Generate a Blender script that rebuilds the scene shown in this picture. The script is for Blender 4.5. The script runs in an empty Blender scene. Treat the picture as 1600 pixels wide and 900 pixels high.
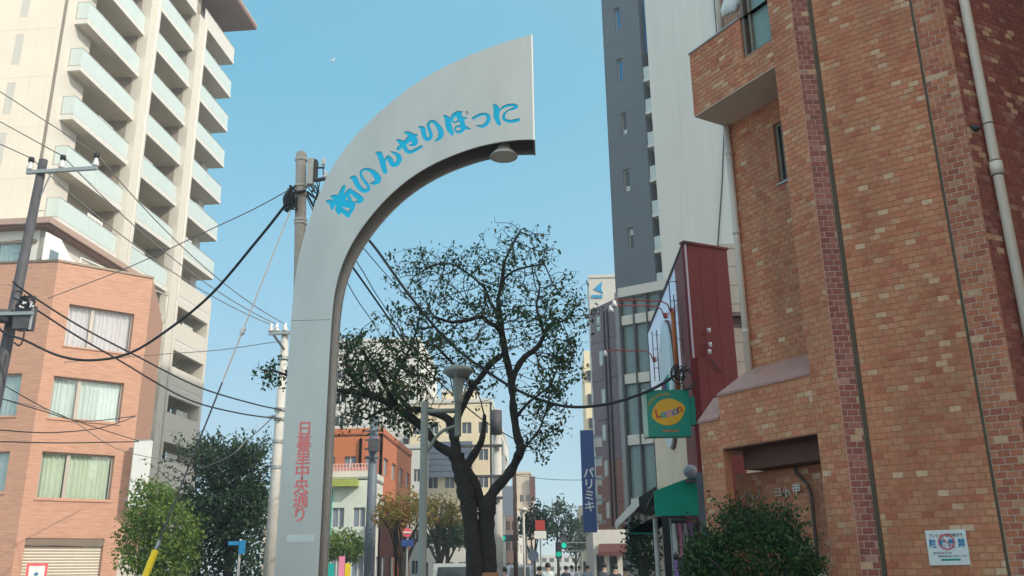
import bpy, bmesh, math, random
import numpy as np
from mathutils import Vector, Matrix
R_ = math.radians
SC = bpy.context.scene
COL = SC.collection

# ------------------------------------------------------------------ camera
PITCH, ROLL, YAW, EYE, FPX = R_(17.6), R_(0.72), R_(2.3), 1.55, 1387.0
cam = bpy.data.cameras.new('camera')
cam_o = bpy.data.objects.new('camera', cam); COL.objects.link(cam_o)
cam.sensor_width = 36.0; cam.lens = FPX / 1600 * 36.0
cam.clip_start = 0.05; cam.clip_end = 6000
_f0 = np.array([-math.sin(YAW), math.cos(YAW), 0.]); _r0 = np.array([math.cos(YAW), math.sin(YAW), 0.]); _u0 = np.array([0, 0, 1.])
FW = _f0 * math.cos(PITCH) + _u0 * math.sin(PITCH)
_uc = -_f0 * math.sin(PITCH) + _u0 * math.cos(PITCH)
CU = _uc * math.cos(ROLL) + _r0 * math.sin(ROLL)
CR = _r0 * math.cos(ROLL) - _uc * math.sin(ROLL)
OC = np.array([0, 0, EYE])
cam_o.matrix_world = Matrix(((CR[0], CU[0], -FW[0], 0), (CR[1], CU[1], -FW[1], 0), (CR[2], CU[2], -FW[2], EYE), (0, 0, 0, 1)))
SC.camera = cam_o

# ------------------------------------------------------------------ world, sun, exposure
SUN_AZ, SUN_EL = R_(124), R_(34)          # azimuth clockwise from +Y (down the street)
w = bpy.data.worlds.new('World'); SC.world = w; w.use_nodes = True
nt = w.node_tree; bg = nt.nodes['Background']
sky = nt.nodes.new('ShaderNodeTexSky'); sky.sky_type = 'NISHITA'; sky.sun_disc = False
sky.sun_elevation = SUN_EL; sky.sun_rotation = SUN_AZ
sky.air_density = 1.0; sky.dust_density = 0.3; sky.ozone_density = 1.5; sky.altitude = 0
def N(t, **k):
    n = nt.nodes.new(t)
    for a, b in k.items(): setattr(n, a, b)
    return n
# clear autumn sky: Nishita blended with a smooth blue that pales towards the horizon all the way round
tc = N('ShaderNodeTexCoord'); sx = N('ShaderNodeSeparateXYZ'); nt.links.new(tc.outputs['Generated'], sx.inputs[0])
cr = N('ShaderNodeValToRGB'); nt.links.new(sx.outputs['Z'], cr.inputs[0]); e = cr.color_ramp.elements
SKYC = [(0.0, (2.9, 4.4, 5.3)), (.2, (1.2, 3.0, 3.95)), (.5, (.32, 2.35, 3.3)), (.85, (.3, 1.9, 3.0)), (1.0, (.3, 1.8, 2.9))]
while len(e) < len(SKYC): e.new(.5)
for q, (p_, c_) in zip(e, SKYC): q.position = p_; q.color = (*[v / 6 for v in c_], 1)
ml = N('ShaderNodeVectorMath', operation='SCALE'); ml.inputs['Scale'].default_value = 6.0; nt.links.new(cr.outputs[0], ml.inputs[0])
hs = N('ShaderNodeMix', data_type='RGBA'); hs.inputs[0].default_value = .72
nt.links.new(sky.outputs[0], hs.inputs[6]); nt.links.new(ml.outputs[0], hs.inputs[7])
# broad warm glow added round the unseen sun (behind right) to brighten shaded sides
SDV = (math.sin(SUN_AZ) * math.cos(SUN_EL), math.cos(SUN_AZ) * math.cos(SUN_EL), math.sin(SUN_EL))
dp = N('ShaderNodeVectorMath', operation='DOT_PRODUCT'); nt.links.new(tc.outputs['Generated'], dp.inputs[0]); dp.inputs[1].default_value = SDV
g1 = N('ShaderNodeMath', operation='MULTIPLY_ADD'); g1.inputs[1].default_value = .5; g1.inputs[2].default_value = .5; nt.links.new(dp.outputs['Value'], g1.inputs[0])
g2 = N('ShaderNodeMath', operation='POWER'); g2.inputs[1].default_value = 4.2; nt.links.new(g1.outputs[0], g2.inputs[0])
g3 = N('ShaderNodeVectorMath', operation='SCALE'); g3.inputs[0].default_value = (9.8, 7.7, 5.2); nt.links.new(g2.outputs[0], g3.inputs['Scale'])
ad = N('ShaderNodeVectorMath', operation='ADD'); nt.links.new(hs.outputs[2], ad.inputs[0]); nt.links.new(g3.outputs[0], ad.inputs[1])
nt.links.new(ad.outputs[0], bg.inputs[0]); bg.inputs[1].default_value = 0.12
sd = bpy.data.lights.new('sun', 'SUN'); sd.energy = 2.0; sd.angle = R_(0.5); sd.color = (1.0, .90, .76)
so = bpy.data.objects.new('sun', sd); COL.objects.link(so)
SDIR = Vector((math.sin(SUN_AZ) * math.cos(SUN_EL), math.cos(SUN_AZ) * math.cos(SUN_EL), math.sin(SUN_EL)))
so.rotation_euler = SDIR.to_track_quat('Z', 'Y').to_euler(); so.location = (30, -30, 60)
SC.view_settings.view_transform = 'Standard'; SC.view_settings.look = 'None'
SC.view_settings.gamma = 1; SC.view_settings.exposure = 0.95

# ------------------------------------------------------------------ surveying helpers
def ray(px, py): return FW + CR * (px - 800) / FPX + CU * (450 - py) / FPX
def atD(px, py, D):
    d = ray(px, py); return Vector(OC + d * (D / d[1]))
def atZ(px, py, z):
    d = ray(px, py); return Vector(OC + d * ((z - EYE) / d[2]))

class Wall:
    """vertical plane: p = point (x, y), az = azimuth of its u axis, clockwise from +Y; n faces the street side"""
    def __init__(s, p, az):
        a = R_(az); s.p = Vector((p[0], p[1], 0)); s.u = Vector((math.sin(a), math.cos(a), 0))
        s.n = Vector((s.u.y, -s.u.x, 0))
        if s.n.dot(Vector((0, 0, 0)) - s.p) < 0: s.n = -s.n
    def P(s, u, z, w=0.): return s.p + s.u * u + s.n * w + Vector((0, 0, z))
    def uz(s, px, py, w=0.):
        d = ray(px, py); n = np.array(s.n); q = np.array(s.p + s.n * w)
        t = (n @ (q - OC)) / (n @ d); h = Vector(OC + d * t)
        return (h - s.p).dot(s.u), h.z
    def shift(s, w): 
        r = Wall.__new__(Wall); r.p = s.p + s.n * w; r.u = s.u; r.n = s.n; return r

# ------------------------------------------------------------------ mesh builder
class MB:
    def __init__(s): s.v = []; s.f = []; s.mi = []; s.m = 0
    def face(s, pts):
        b = len(s.v); s.v += [tuple(p) for p in pts]; s.f.append(tuple(range(b, b + len(pts)))); s.mi.append(s.m)
    def box8(s, c, skip=()):
        b = len(s.v); s.v += [tuple(p) for p in c]
        for i, q in enumerate(((0, 3, 2, 1), (4, 5, 6, 7), (0, 1, 5, 4), (1, 2, 6, 5), (2, 3, 7, 6), (3, 0, 4, 7))):
            if i not in skip: s.f.append(tuple(b + k for k in q)); s.mi.append(s.m)
        return s
    def box(s, x0, x1, y0, y1, z0, z1, skip=()):
        return s.box8([(x0, y0, z0), (x1, y0, z0), (x1, y1, z0), (x0, y1, z0), (x0, y0, z1), (x1, y0, z1), (x1, y1, z1), (x0, y1, z1)], skip)
    def wbox(s, W, u0, u1, z0, z1, w0, w1, skip=()):
        return s.box8([W.P(u0, z0, w0), W.P(u1, z0, w0), W.P(u1, z0, w1), W.P(u0, z0, w1), W.P(u0, z1, w0), W.P(u1, z1, w0), W.P(u1, z1, w1), W.P(u0, z1, w1)], skip)
    def prism(s, a, b):
        """a, b: matching loops; sides and both caps"""
        n = len(a); k = len(s.v); s.v += [tuple(p) for p in a] + [tuple(p) for p in b]
        for i in range(n):
            j = (i + 1) % n; s.f.append((k + i, k + j, k + n + j, k + n + i)); s.mi.append(s.m)
        s.f.append(tuple(k + i for i in reversed(range(n)))); s.mi.append(s.m)
        s.f.append(tuple(k + n + i for i in range(n))); s.mi.append(s.m)
    def tube(s, pts, r, n=8, cap=True):
        pts = [Vector(p) for p in pts]; N = len(pts)
        if not hasattr(r, '__len__'): r = [r] * N
        k = len(s.v); ref = None
        for i, p in enumerate(pts):
            t = (pts[min(i + 1, N - 1)] - pts[max(i - 1, 0)])
            t = t.normalized() if t.length > 1e-9 else Vector((0, 0, 1))
            if ref is None: ref = Vector((1, 0, 0)) if abs(t.x) < .8 else Vector((0, 1, 0))
            a = (ref - t * ref.dot(t)); a = a.normalized() if a.length > 1e-6 else t.orthogonal().normalized(); ref = a
            b = t.cross(a)
            for q in range(n):
                an = 2 * math.pi * q / n; s.v.append(tuple(p + (a * math.cos(an) + b * math.sin(an)) * r[i]))
        for i in range(N - 1):
            for q in range(n):
                j = (q + 1) % n; s.f.append((k + i * n + q, k + i * n + j, k + (i + 1) * n + j, k + (i + 1) * n + q)); s.mi.append(s.m)
        if cap:
            s.f.append(tuple(k + q for q in reversed(range(n)))); s.mi.append(s.m)
            s.f.append(tuple(k + (N - 1) * n + q for q in range(n))); s.mi.append(s.m)
        return s
    def lathe(s, c, prof, n=24):
        k = len(s.v); N = len(prof)
        for r, z in prof:
            for q in range(n): an = 2 * math.pi * q / n; s.v.append((c[0] + max(r, .0005) * math.cos(an), c[1] + max(r, .0005) * math.sin(an), c[2] + z))
        for i in range(N - 1):
            for q in range(n):
                j = (q + 1) % n; s.f.append((k + i * n + q, k + i * n + j, k + (i + 1) * n + j, k + (i + 1) * n + q)); s.mi.append(s.m)
        s.f.append(tuple(k + q for q in reversed(range(n)))); s.mi.append(s.m)
        s.f.append(tuple(k + (N - 1) * n + q for q in range(n))); s.mi.append(s.m)
        return s
    def build(s, name, m, parent=None, smooth=False):
        me = bpy.data.meshes.new(name)
        off = Vector(parent_loc(parent)) if parent else Vector((0, 0, 0))
        v = np.array(s.v, dtype=np.float64) - np.array(off) if s.v else []
        me.from_pydata([tuple(q) for q in v], [], s.f)
        ms = m if isinstance(m, (list, tuple)) else [m]
        for q in ms: me.materials.append(q)
        if len(ms) > 1: me.polygons.foreach_set('material_index', s.mi)
        if smooth: me.polygons.foreach_set('use_smooth', [True] * len(me.polygons))
        me.update()
        o = bpy.data.objects.new(name, me); COL.objects.link(o)
        if parent: o.parent = parent
        return o
_locs = {}
def parent_loc(o):
    L = Vector((0, 0, 0))
    while o is not None: L = L + o.location; o = o.parent
    return L
def tag(o, label=None, cat=None, group=None, kind=None):
    if label: o['label'] = label
    if cat: o['category'] = cat
    if group: o['group'] = group
    if kind: o['kind'] = kind
    return o
def thing(name, label, cat, loc=(0, 0, 0), group=None):
    o = bpy.data.objects.new(name, None); COL.objects.link(o); o.location = loc; o.empty_display_size = .3
    return tag(o, label, cat, group)
def dup(root, parent=None):
    c = root.copy(); COL.objects.link(c)
    if parent is not None: c.parent = parent
    for ch in list(root.children): dup(ch, c)
    return c

# ------------------------------------------------------------------ materials
def mat(name, col, rough=.7, metal=0., var=.12, scale=3., bump=0., bscale=40., spec=.4, emit=None, estr=0., stretch=None):
    m = bpy.data.materials.new(name); m.use_nodes = True; t = m.node_tree; p = t.nodes['Principled BSDF']
    p.inputs['Roughness'].default_value = rough; p.inputs['Metallic'].default_value = metal
    p.inputs['Specular IOR Level'].default_value = spec
    p.inputs['Base Color'].default_value = (*col, 1)
    if var > 0 or bump > 0:
        g = t.nodes.new('ShaderNodeNewGeometry'); vec = g.outputs['Position']
        if stretch:
            mp = t.nodes.new('ShaderNodeVectorMath'); mp.operation = 'MULTIPLY'; mp.inputs[1].default_value = stretch
            t.links.new(vec, mp.inputs[0]); vec = mp.outputs[0]
    if var > 0:
        n = t.nodes.new('ShaderNodeTexNoise'); n.inputs['Scale'].default_value = scale; n.inputs['Detail'].default_value = 6
        n.inputs['Roughness'].default_value = .65
        t.links.new(vec, n.inputs['Vector'])
        r = t.nodes.new('ShaderNodeMapRange'); r.inputs[1].default_value = .3; r.inputs[2].default_value = .7
        r.inputs[3].default_value = 1 - var; r.inputs[4].default_value = 1 + var
        t.links.new(n.outputs[0], r.inputs[0])
        x = t.nodes.new('ShaderNodeVectorMath'); x.operation = 'SCALE'; x.inputs[0].default_value = col
        t.links.new(r.outputs[0], x.inputs['Scale']); t.links.new(x.outputs[0], p.inputs['Base Color'])
    if bump > 0:
        n2 = t.nodes.new('ShaderNodeTexNoise'); n2.inputs['Scale'].default_value = bscale; n2.inputs['Detail'].default_value = 4
        t.links.new(vec, n2.inputs['Vector'])
        b = t.nodes.new('ShaderNodeBump'); b.inputs['Strength'].default_value = bump; b.inputs['Distance'].default_value = .01
        t.links.new(n2.outputs[0], b.inputs['Height']); t.links.new(b.outputs[0], p.inputs['Normal'])
    if emit: p.inputs['Emission Color'].default_value = (*emit, 1); p.inputs['Emission Strength'].default_value = estr
    return m
def ramp_mat(name, stops, rough=.8, noise=.15, nscale=30, constant=True, trans=0., spec=.3, streak=0.):
    """colour picked per piece (object random + island random)"""
    m = bpy.data.materials.new(name); m.use_nodes = True; t = m.node_tree; p = t.nodes['Principled BSDF']
    p.inputs['Roughness'].default_value = rough; p.inputs['Specular IOR Level'].default_value = spec
    oi = t.nodes.new('ShaderNodeObjectInfo'); g = t.nodes.new('ShaderNodeNewGeometry')
    a = t.nodes.new('ShaderNodeMath'); a.operation = 'ADD'; t.links.new(oi.outputs['Random'], a.inputs[0]); t.links.new(g.outputs['Random Per Island'], a.inputs[1])
    fr = t.nodes.new('ShaderNodeMath'); fr.operation = 'FRACT'; t.links.new(a.outputs[0], fr.inputs[0])
    cr = t.nodes.new('ShaderNodeValToRGB'); cr.color_ramp.interpolation = 'CONSTANT' if constant else 'LINEAR'
    e = cr.color_ramp.elements
    while len(e) < len(stops): e.new(.5)
    for i, (ps, c) in enumerate(stops): e[i].position = ps; e[i].color = (*c, 1)
    t.links.new(fr.outputs[0], cr.inputs[0])
    n = t.nodes.new('ShaderNodeTexNoise'); n.inputs['Scale'].default_value = nscale; n.inputs['Detail'].default_value = 4
    t.links.new(g.outputs['Position'], n.inputs['Vector'])
    r = t.nodes.new('ShaderNodeMapRange'); r.inputs[1].default_value = .3; r.inputs[2].default_value = .7; r.inputs[3].default_value = 1 - noise; r.inputs[4].default_value = 1 + noise
    t.links.new(n.outputs[0], r.inputs[0])
    if streak > 0:     # rain streaks and soot: tall soft stains
        mp = t.nodes.new('ShaderNodeVectorMath'); mp.operation = 'MULTIPLY'; mp.inputs[1].default_value = (1.6, 1.6, .28); t.links.new(g.outputs['Position'], mp.inputs[0])
        n3 = t.nodes.new('ShaderNodeTexNoise'); n3.inputs['Scale'].default_value = 1.5; n3.inputs['Detail'].default_value = 5; t.links.new(mp.outputs[0], n3.inputs['Vector'])
        r3 = t.nodes.new('ShaderNodeMapRange'); r3.inputs[1].default_value = .32; r3.inputs[2].default_value = .62; r3.inputs[3].default_value = 1 - streak; r3.inputs[4].default_value = 1.04; t.links.new(n3.outputs[0], r3.inputs[0])
        mu = t.nodes.new('ShaderNodeMath'); mu.operation = 'MULTIPLY'; t.links.new(r.outputs[0], mu.inputs[0]); t.links.new(r3.outputs[0], mu.inputs[1]); r = mu
    x = t.nodes.new('ShaderNodeVectorMath'); x.operation = 'SCALE'; t.links.new(cr.outputs[0], x.inputs[0]); t.links.new(r.outputs[0], x.inputs['Scale'])
    t.links.new(x.outputs[0], p.inputs['Base Color'])
    if trans > 0:
        tr = t.nodes.new('ShaderNodeBsdfTranslucent'); t.links.new(x.outputs[0], tr.inputs[0])
        mx = t.nodes.new('ShaderNodeMixShader'); mx.inputs[0].default_value = trans
        out = t.nodes['Material Output']; t.links.new(p.outputs[0], mx.inputs[1]); t.links.new(tr.outputs[0], mx.inputs[2]); t.links.new(mx.outputs[0], out.inputs[0])
    return m
def glass(name, tint=(.9, .95, .95), k=.35):
    m = bpy.data.materials.new(name); m.use_nodes = True; t = m.node_tree; t.nodes.clear()
    o = t.nodes.new('ShaderNodeOutputMaterial'); a = t.nodes.new('ShaderNodeBsdfTransparent'); a.inputs[0].default_value = (*tint, 1)
    g = t.nodes.new('ShaderNodeBsdfGlossy'); g.inputs['Roughness'].default_value = .03
    mx = t.nodes.new('ShaderNodeMixShader'); f = t.nodes.new('ShaderNodeFresnel'); f.inputs[0].default_value = 1.5
    ad = t.nodes.new('ShaderNodeMath'); ad.operation = 'MULTIPLY_ADD'; ad.inputs[1].default_value = .7; ad.inputs[2].default_value = k * .1
    t.links.new(f.outputs[0], ad.inputs[0]); t.links.new(ad.outputs[0], mx.inputs[0])
    t.links.new(a.outputs[0], mx.inputs[1]); t.links.new(g.outputs[0], mx.inputs[2]); t.links.new(mx.outputs[0], o.inputs[0])
    return m

M = {}
M['cream'] = mat('cream_panel', (.84, .75, .63), .75, var=.04, scale=.6)
M['cream_trim'] = mat('cream_trim', (.63, .60, .54), .7, var=.04)
M['white_paint'] = mat('white_paint', (.66, .65, .61), .6, var=.05)
M['soffit'] = mat('balcony_soffit', (.60, .54, .44), .8, var=.06)
M['frost'] = mat('frosted_glass', (.56, .65, .64), .25, var=.03, scale=1.2, spec=.5)
M['dark_in'] = mat('dark_interior', (.05, .048, .045), .8, var=.2)
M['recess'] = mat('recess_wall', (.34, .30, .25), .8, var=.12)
M['winglass'] = mat('dark_window_glass', (.05, .06, .065), .06, var=.0, spec=.6)
M['curtainglass'] = glass('clear_window_glass', k=.25)
M['curtain'] = mat('white_curtain', (.88, .88, .86), .85, var=.05)
M['curtain_p'] = mat('pinkish_curtain', (.84, .70, .74), .85, var=.05)
M['curtain_g'] = mat('ivory_curtain', (.80, .80, .66), .85, var=.05)
M['alu'] = mat('brown_aluminium', (.22, .17, .13), .45, metal=.3, var=.05)
M['alu_l'] = mat('light_aluminium', (.45, .45, .43), .4, metal=.5, var=.05)
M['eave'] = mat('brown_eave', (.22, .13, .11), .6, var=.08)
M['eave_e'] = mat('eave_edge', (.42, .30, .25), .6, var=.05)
M['obrick'] = mat('small_orange_tile', (.51, .285, .20), .75, var=.16, scale=1.6, stretch=(1, 1, 9))
M['obrick_b'] = mat('small_orange_tile_band', (.52, .292, .207), .75, var=.2, scale=1.9, stretch=(1, 1, 9))
M['steel'] = mat('brushed_stainless', (.455, .46, .44), .36, metal=.75, var=.07, scale=1.3, bump=.03, bscale=25, stretch=(2, 2, .6))
M['steel_edge'] = mat('stainless_rim', (.78, .74, .70), .25, metal=.8, var=.04)
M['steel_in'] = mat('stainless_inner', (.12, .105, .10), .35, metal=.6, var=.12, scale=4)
M['letter_blue'] = mat('blue_letter_panel', (.0, .62, 1.0), .6, var=.03)
M['letter_red'] = mat('red_letter', (.92, .24, .24), .5, var=.08)
M['lamp_glass'] = mat('lamp_diffuser', (.85, .83, .72), .5, var=.1)
M['mortar'] = mat('brown_mortar', (.54, .22, .12), .9, var=.15, scale=8)
M['mortar_w'] = mat('pale_mortar', (.64, .48, .38), .9, var=.12, scale=8)
TS = [(0, (.59, .25, .135)), (.18, (.61, .275, .15)), (.34, (.57, .23, .13)), (.5, (.61, .225, .13)), (.62, (.62, .285, .16)), (.74, (.56, .21, .11)), (.82, (.52, .17, .10)), (.90, (.55, .25, .14)), (.97, (.58, .30, .18))]
M['tile'] = ramp_mat('orange_wall_tile', TS, .75, .14, 25, streak=.22)
TSR = [(0, (.50, .17, .09)), (.2, (.54, .20, .105)), (.45, (.46, .15, .085)), (.65, (.56, .22, .125)), (.8, (.42, .13, .08)), (.92, (.56, .27, .16)), (.97, (.60, .36, .22))]
M['tile_r'] = ramp_mat('red_brick_tile', TSR, .75, .16, 25, streak=.22)
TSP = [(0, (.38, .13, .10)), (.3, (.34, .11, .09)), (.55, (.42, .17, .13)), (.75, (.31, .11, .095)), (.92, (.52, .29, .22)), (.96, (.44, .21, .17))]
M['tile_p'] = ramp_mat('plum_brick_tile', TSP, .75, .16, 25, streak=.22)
M['tile_tan'] = ramp_mat('tan_wall_tile', [(0, (.64, .40, .25)), (.4, (.60, .34, .20)), (.7, (.68, .45, .29))], .75, .14, 25)
M['coping'] = mat('plum_coping', (.44, .24, .20), .6, var=.15, scale=9)
M['joint'] = mat('olive_sealant', (.10, .075, .045), .7, var=.1)
M['soff2'] = mat('grey_soffit', (.74, .64, .53), .8, var=.05)
M['pipe'] = mat('beige_pipe', (.68, .58, .50), .5, var=.05)
M['pipe_w'] = mat('cream_pipe', (.88, .76, .64), .45, var=.04)
M['pipe_b'] = mat('brown_pipe', (.11, .06, .05), .5)
M['conc'] = mat('concrete_pole', (.42, .38, .34), .85, var=.12, scale=6, bump=.15)
M['conc_w'] = mat('pale_concrete', (.55, .53, .49), .85, var=.12, scale=4, bump=.15)
M['dkpole'] = mat('dark_pole', (.075, .075, .085), .6, var=.2, scale=4)
M['galv'] = mat('galvanised', (.34, .37, .38), .5, metal=.4, var=.1)
M['black'] = mat('black_cable', (.025, .028, .035), .6, var=0)
M['grey_wire'] = mat('grey_wire', (.22, .22, .23), .6, var=0)
M['ceramic'] = mat('white_ceramic', (.75, .75, .75), .25, var=.03)
M['lamp_green'] = mat('grey_green_paint', (.24, .265, .24), .45, var=.06)
M['lamp_cream'] = mat('cream_lamp_paint', (.62, .58, .50), .5, var=.05)
M['darkgrey'] = mat('slate_wall', (.105, .135, .165), .75, var=.05, scale=.5)
M['lightgrey'] = mat('pale_grey_wall', (.66, .655, .61), .8, var=.045, scale=.3, stretch=(3, 3, .3))
M['blueglass'] = mat('blue_glass', (.01, .24, .50), .15, var=.1, scale=.4)
M['red_wall'] = mat('dark_red_panel', (.19, .016, .02), .6, var=.10, scale=1.2)
M['lilac'] = mat('sky_tinted_panel', (.84, .76, .90), .22, metal=.25, var=.04)  # lilac cast of sky light put into the wall colour
M['cream_bounce'] = mat('shop_wall_reflected_sun', (.92, .72, .52), .7, var=.07)  # cream is reflected sunlight put into the wall colour
M['green_sign'] = mat('green_sign', (.0, .27, .20), .35, var=.04)
M['green_cloth'] = mat('green_canvas', (.0, .30, .21), .8, var=.08)
M['yellow'] = mat('lemon_yellow', (.80, .42, .02), .45, var=.05)
M['red_paint'] = mat('red_paint', (.45, .05, .04), .45, var=.05)
M['navy'] = mat('navy_banner', (.035, .075, .25), .5, var=.05)
M['sign_white'] = mat('sign_white', (.80, .80, .78), .4, var=.02)
M['pink'] = mat('pink_paint', (.85, .28, .42), .5)
M['violet'] = mat('violet_paint', (.45, .22, .62), .5)
M['teal'] = mat('teal_paint', (.02, .42, .38), .5)
M['print_blue'] = mat('print_blue', (.02, .22, .45), .5, var=0)
M['print_red'] = mat('print_red', (.75, .12, .14), .5, var=0)
M['print_dark'] = mat('print_dark', (.06, .07, .09), .5, var=0)
M['print_green'] = mat('print_green', (.01, .30, .24), .5, var=0)
M['metal_letter'] = mat('steel_letter', (.62, .58, .50), .35, metal=.4, var=0)
M['maroon'] = mat('maroon_render', (.13, .05, .045), .8)
M['rbrown'] = mat('terracotta_render', (.52, .17, .075), .8, var=.08)
M['palegreen'] = mat('pale_green_render', (.62, .70, .63), .8, var=.05)
M['olive'] = mat('olive_awning', (.36, .42, .10), .8)
M['concb'] = mat('white_render', (.66, .65, .60), .8, var=.06)
M['yelcream'] = mat('yellow_cream_render', (.80, .68, .48), .8, var=.05)
M['slate'] = mat('slate_board', (.20, .24, .31), .5, var=.06)
M['beige'] = mat('far_beige', (.62, .52, .42), .8, var=.06)
M['purple'] = mat('plum_metal_panel', (.20, .14, .165), .45, var=.12, scale=.4)
M['asphalt'] = mat('asphalt', (.05, .05, .052), .9, var=.2, scale=8, bump=.3)
M['paving'] = mat('paving', (.30, .28, .26), .85, var=.15, scale=4)
M['ground'] = mat('ground_soil', (.16, .155, .15), .95, var=.2, scale=.3)
M['kerb'] = mat('kerb_stone', (.38, .37, .35), .85)
M['roadpaint'] = mat('road_paint', (.72, .72, .70), .7)
M['bark'] = mat('cherry_bark', (.036, .031, .029), .95, var=.3, scale=7, bump=.6, bscale=12)
M['bark_l'] = mat('brown_bark', (.12, .09, .07), .95, var=.3, scale=7, bump=.5, bscale=12)
M['leaf_ch'] = ramp_mat('cherry_leaf', [(0, (.03, .075, .03)), (.5, (.045, .105, .04)), (.8, (.065, .115, .04)), (.96, (.12, .10, .04)), (1, (.20, .09, .04))], .6, .2, 3, False, .35)
M['leaf_br'] = ramp_mat('bright_leaf', [(0, (.075, .15, .035)), (.4, (.11, .20, .045)), (.8, (.17, .25, .05)), (1, (.22, .28, .06))], .55, .2, 3, False, .35)
M['leaf_dk'] = ramp_mat('dark_leaf', [(0, (.02, .05, .03)), (.5, (.035, .075, .04)), (1, (.06, .10, .045))], .6, .2, 3, False, .25)
M['leaf_sh'] = ramp_mat('hedge_leaf', [(0, (.02, .06, .025)), (.5, (.035, .09, .03)), (.85, (.06, .13, .035)), (1, (.10, .16, .04))], .55, .2, 3, False, .25)
M['leaf_au'] = ramp_mat('yellowing_leaf', [(0, (.14, .17, .04)), (.4, (.22, .20, .05)), (.75, (.30, .19, .06)), (1, (.34, .15, .05))], .6, .2, 3, False, .35)
M['skin'] = mat('skin', (.55, .36, .27), .6, var=.03)
M['hair'] = mat('black_hair', (.02, .018, .016), .6, var=0)
M['guard'] = mat('yellow_guard', (.85, .62, .02), .4, var=.04)
M['moon'] = mat('moon_rock', (.50, .53, .55), .9, var=.1)

# ------------------------------------------------------------------ text
def text(body, size, origin, ux, uz, m, name, parent=None, depth=.004, offset=0., align='CENTER', squash=1.):
    cu = bpy.data.curves.new(name, 'FONT'); cu.body = body; cu.size = size; cu.align_x = align; cu.align_y = 'CENTER'
    cu.extrude = depth; cu.offset = offset; cu.resolution_u = 3
    o = bpy.data.objects.new(name, cu); COL.objects.link(o)
    dg = bpy.context.evaluated_depsgraph_get(); me = bpy.data.meshes.new_from_object(o.evaluated_get(dg))
    bpy.data.objects.remove(o)
    ux = Vector(ux).normalized(); uz = Vector(uz).normalized(); un = ux.cross(uz)
    L = parent_loc(parent) if parent else Vector((0, 0, 0))
    for v in me.vertices:
        c = v.co.copy(); v.co = Vector(origin) - L + ux * c.x * squash + uz * c.y + un * c.z
    me.materials.clear(); me.materials.append(m)
    q = bpy.data.objects.new(name, me); COL.objects.link(q)
    if parent: q.parent = parent
    return q

# ------------------------------------------------------------------ ground
def struct(mb, name, m): return tag(mb.build(name, m), kind='structure')
g = MB(); g.face([(-2500, -800, -.12), (2500, -800, -.12), (2500, 4000, -.12), (-2500, 4000, -.12)]); struct(g, 'ground', M['ground'])
g = MB(); g.face([(-6.5, -60, -.116), (-1.0 + 3, -60, -.116), (2.0, 700, -.116), (-6.5, 700, -.116)]); struct(g, 'road', M['asphalt'])
for x0, x1, nm in ((2.14, 12, 'pavement'), (-30, -6.64, 'pavement')):
    g = MB(); g.box(x0, x1, -60, 700, -.5, 0.0); struct(g, nm, M['paving'])
g = MB(); g.box(-3.2, -1.4, 7.4, 22, -.5, .0); struct(g, 'traffic_island', M['paving'])
for x0, x1 in ((2.0, 2.14), (-6.64, -6.5)):
    g = MB(); g.box(x0, x1, -60, 700, -.5, .012); struct(g, 'kerb', M['kerb'])
g = MB()
for k in range(40): g.face([(.35, 20 + k * 10, -.112), (.5, 20 + k * 10, -.112), (.5, 25 + k * 10, -.112), (.35, 25 + k * 10, -.112)])
tag(g.build('road_marking', M['roadpaint']), kind='structure')

# ------------------------------------------------------------------ stainless arch sign
AY = 8.5; AT = .37
outer = [(429, 898), (432, 850), (435, 810), (439, 735), (442.5, 690), (446, 640), (449, 590), (451.5, 540), (454.5, 492), (458, 455), (462, 425), (466, 403), (472, 378), (482, 343), (494, 311), (507, 282), (522, 253), (541, 227), (562, 203.5), (583, 183), (609, 160), (641, 134.5), (665, 119), (694, 103.5), (731, 86.5), (773, 69.5), (804, 60.5), (832, 54)]
inner = [(836, 218), (820, 217.7), (804, 218), (775, 221), (746, 228), (716, 238), (687, 250), (664, 262), (640, 277), (619, 294), (599, 313), (574, 341), (554, 370), (541, 394), (532, 418), (526, 437), (521, 464), (518, 492), (515, 530), (511.5, 590), (509, 640), (506, 700), (503, 760), (501, 810), (499, 855), (498, 898)]
def fit(pts, closed_straight=None):
    return [atD(x, y, AY) for x, y in pts]
Pout = fit(outer); Pin = fit(inner)
def smooth_(P, n=3):
    P = [p.copy() for p in P]
    for _ in range(n):
        Q = [p.copy() for p in P]
        for i in range(1, len(P) - 1): Q[i] = P[i] * .5 + (P[i - 1] + P[i + 1]) * .25
        P = Q
    return P
Pout = [Vector((-2.57 if p.z < 4.2 else p.x, AY, p.z)) for p in Pout]; Pin = [Vector((-2.16 if p.z < 4.05 else p.x, AY, p.z)) for p in Pin]
def catmull(P, k=3):
    out = []
    for i in range(len(P) - 1):
        a, b, c, d = P[max(i - 1, 0)], P[i], P[i + 1], P[min(i + 2, len(P) - 1)]
        for j in range(k):
            t = j / k
            out.append(.5 * ((2 * b) + (c - a) * t + (2 * a - 5 * b + 4 * c - d) * t * t + (3 * b - a - 3 * c + d) * t ** 3))
    out.append(P[-1]); return out
Pout = catmull(smooth_(Pout, 2)); Pin = catmull(smooth_(Pin, 2))
Pout[-1].x = -.085; Pin[0].x = -.085
Pout = [Vector((-2.57, AY, 0.0))] + Pout; Pin = Pin + [Vector((-2.16, AY, 0.0))]
arch = thing('arch_sign', 'tall curved stainless steel gateway sign with cut-out blue hiragana letters', 'street sign', (-2.36, AY, 0))
loop = Pout + Pin
TH = .006
fr_ = MB(); fr_.prism([p.copy() for p in loop], [p + Vector((0, TH, 0)) for p in loop])
front = fr_.build('front_plate', M['steel'], arch)
front['label'] = 'brushed steel front plate with hiragana letters cut through it'
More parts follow.
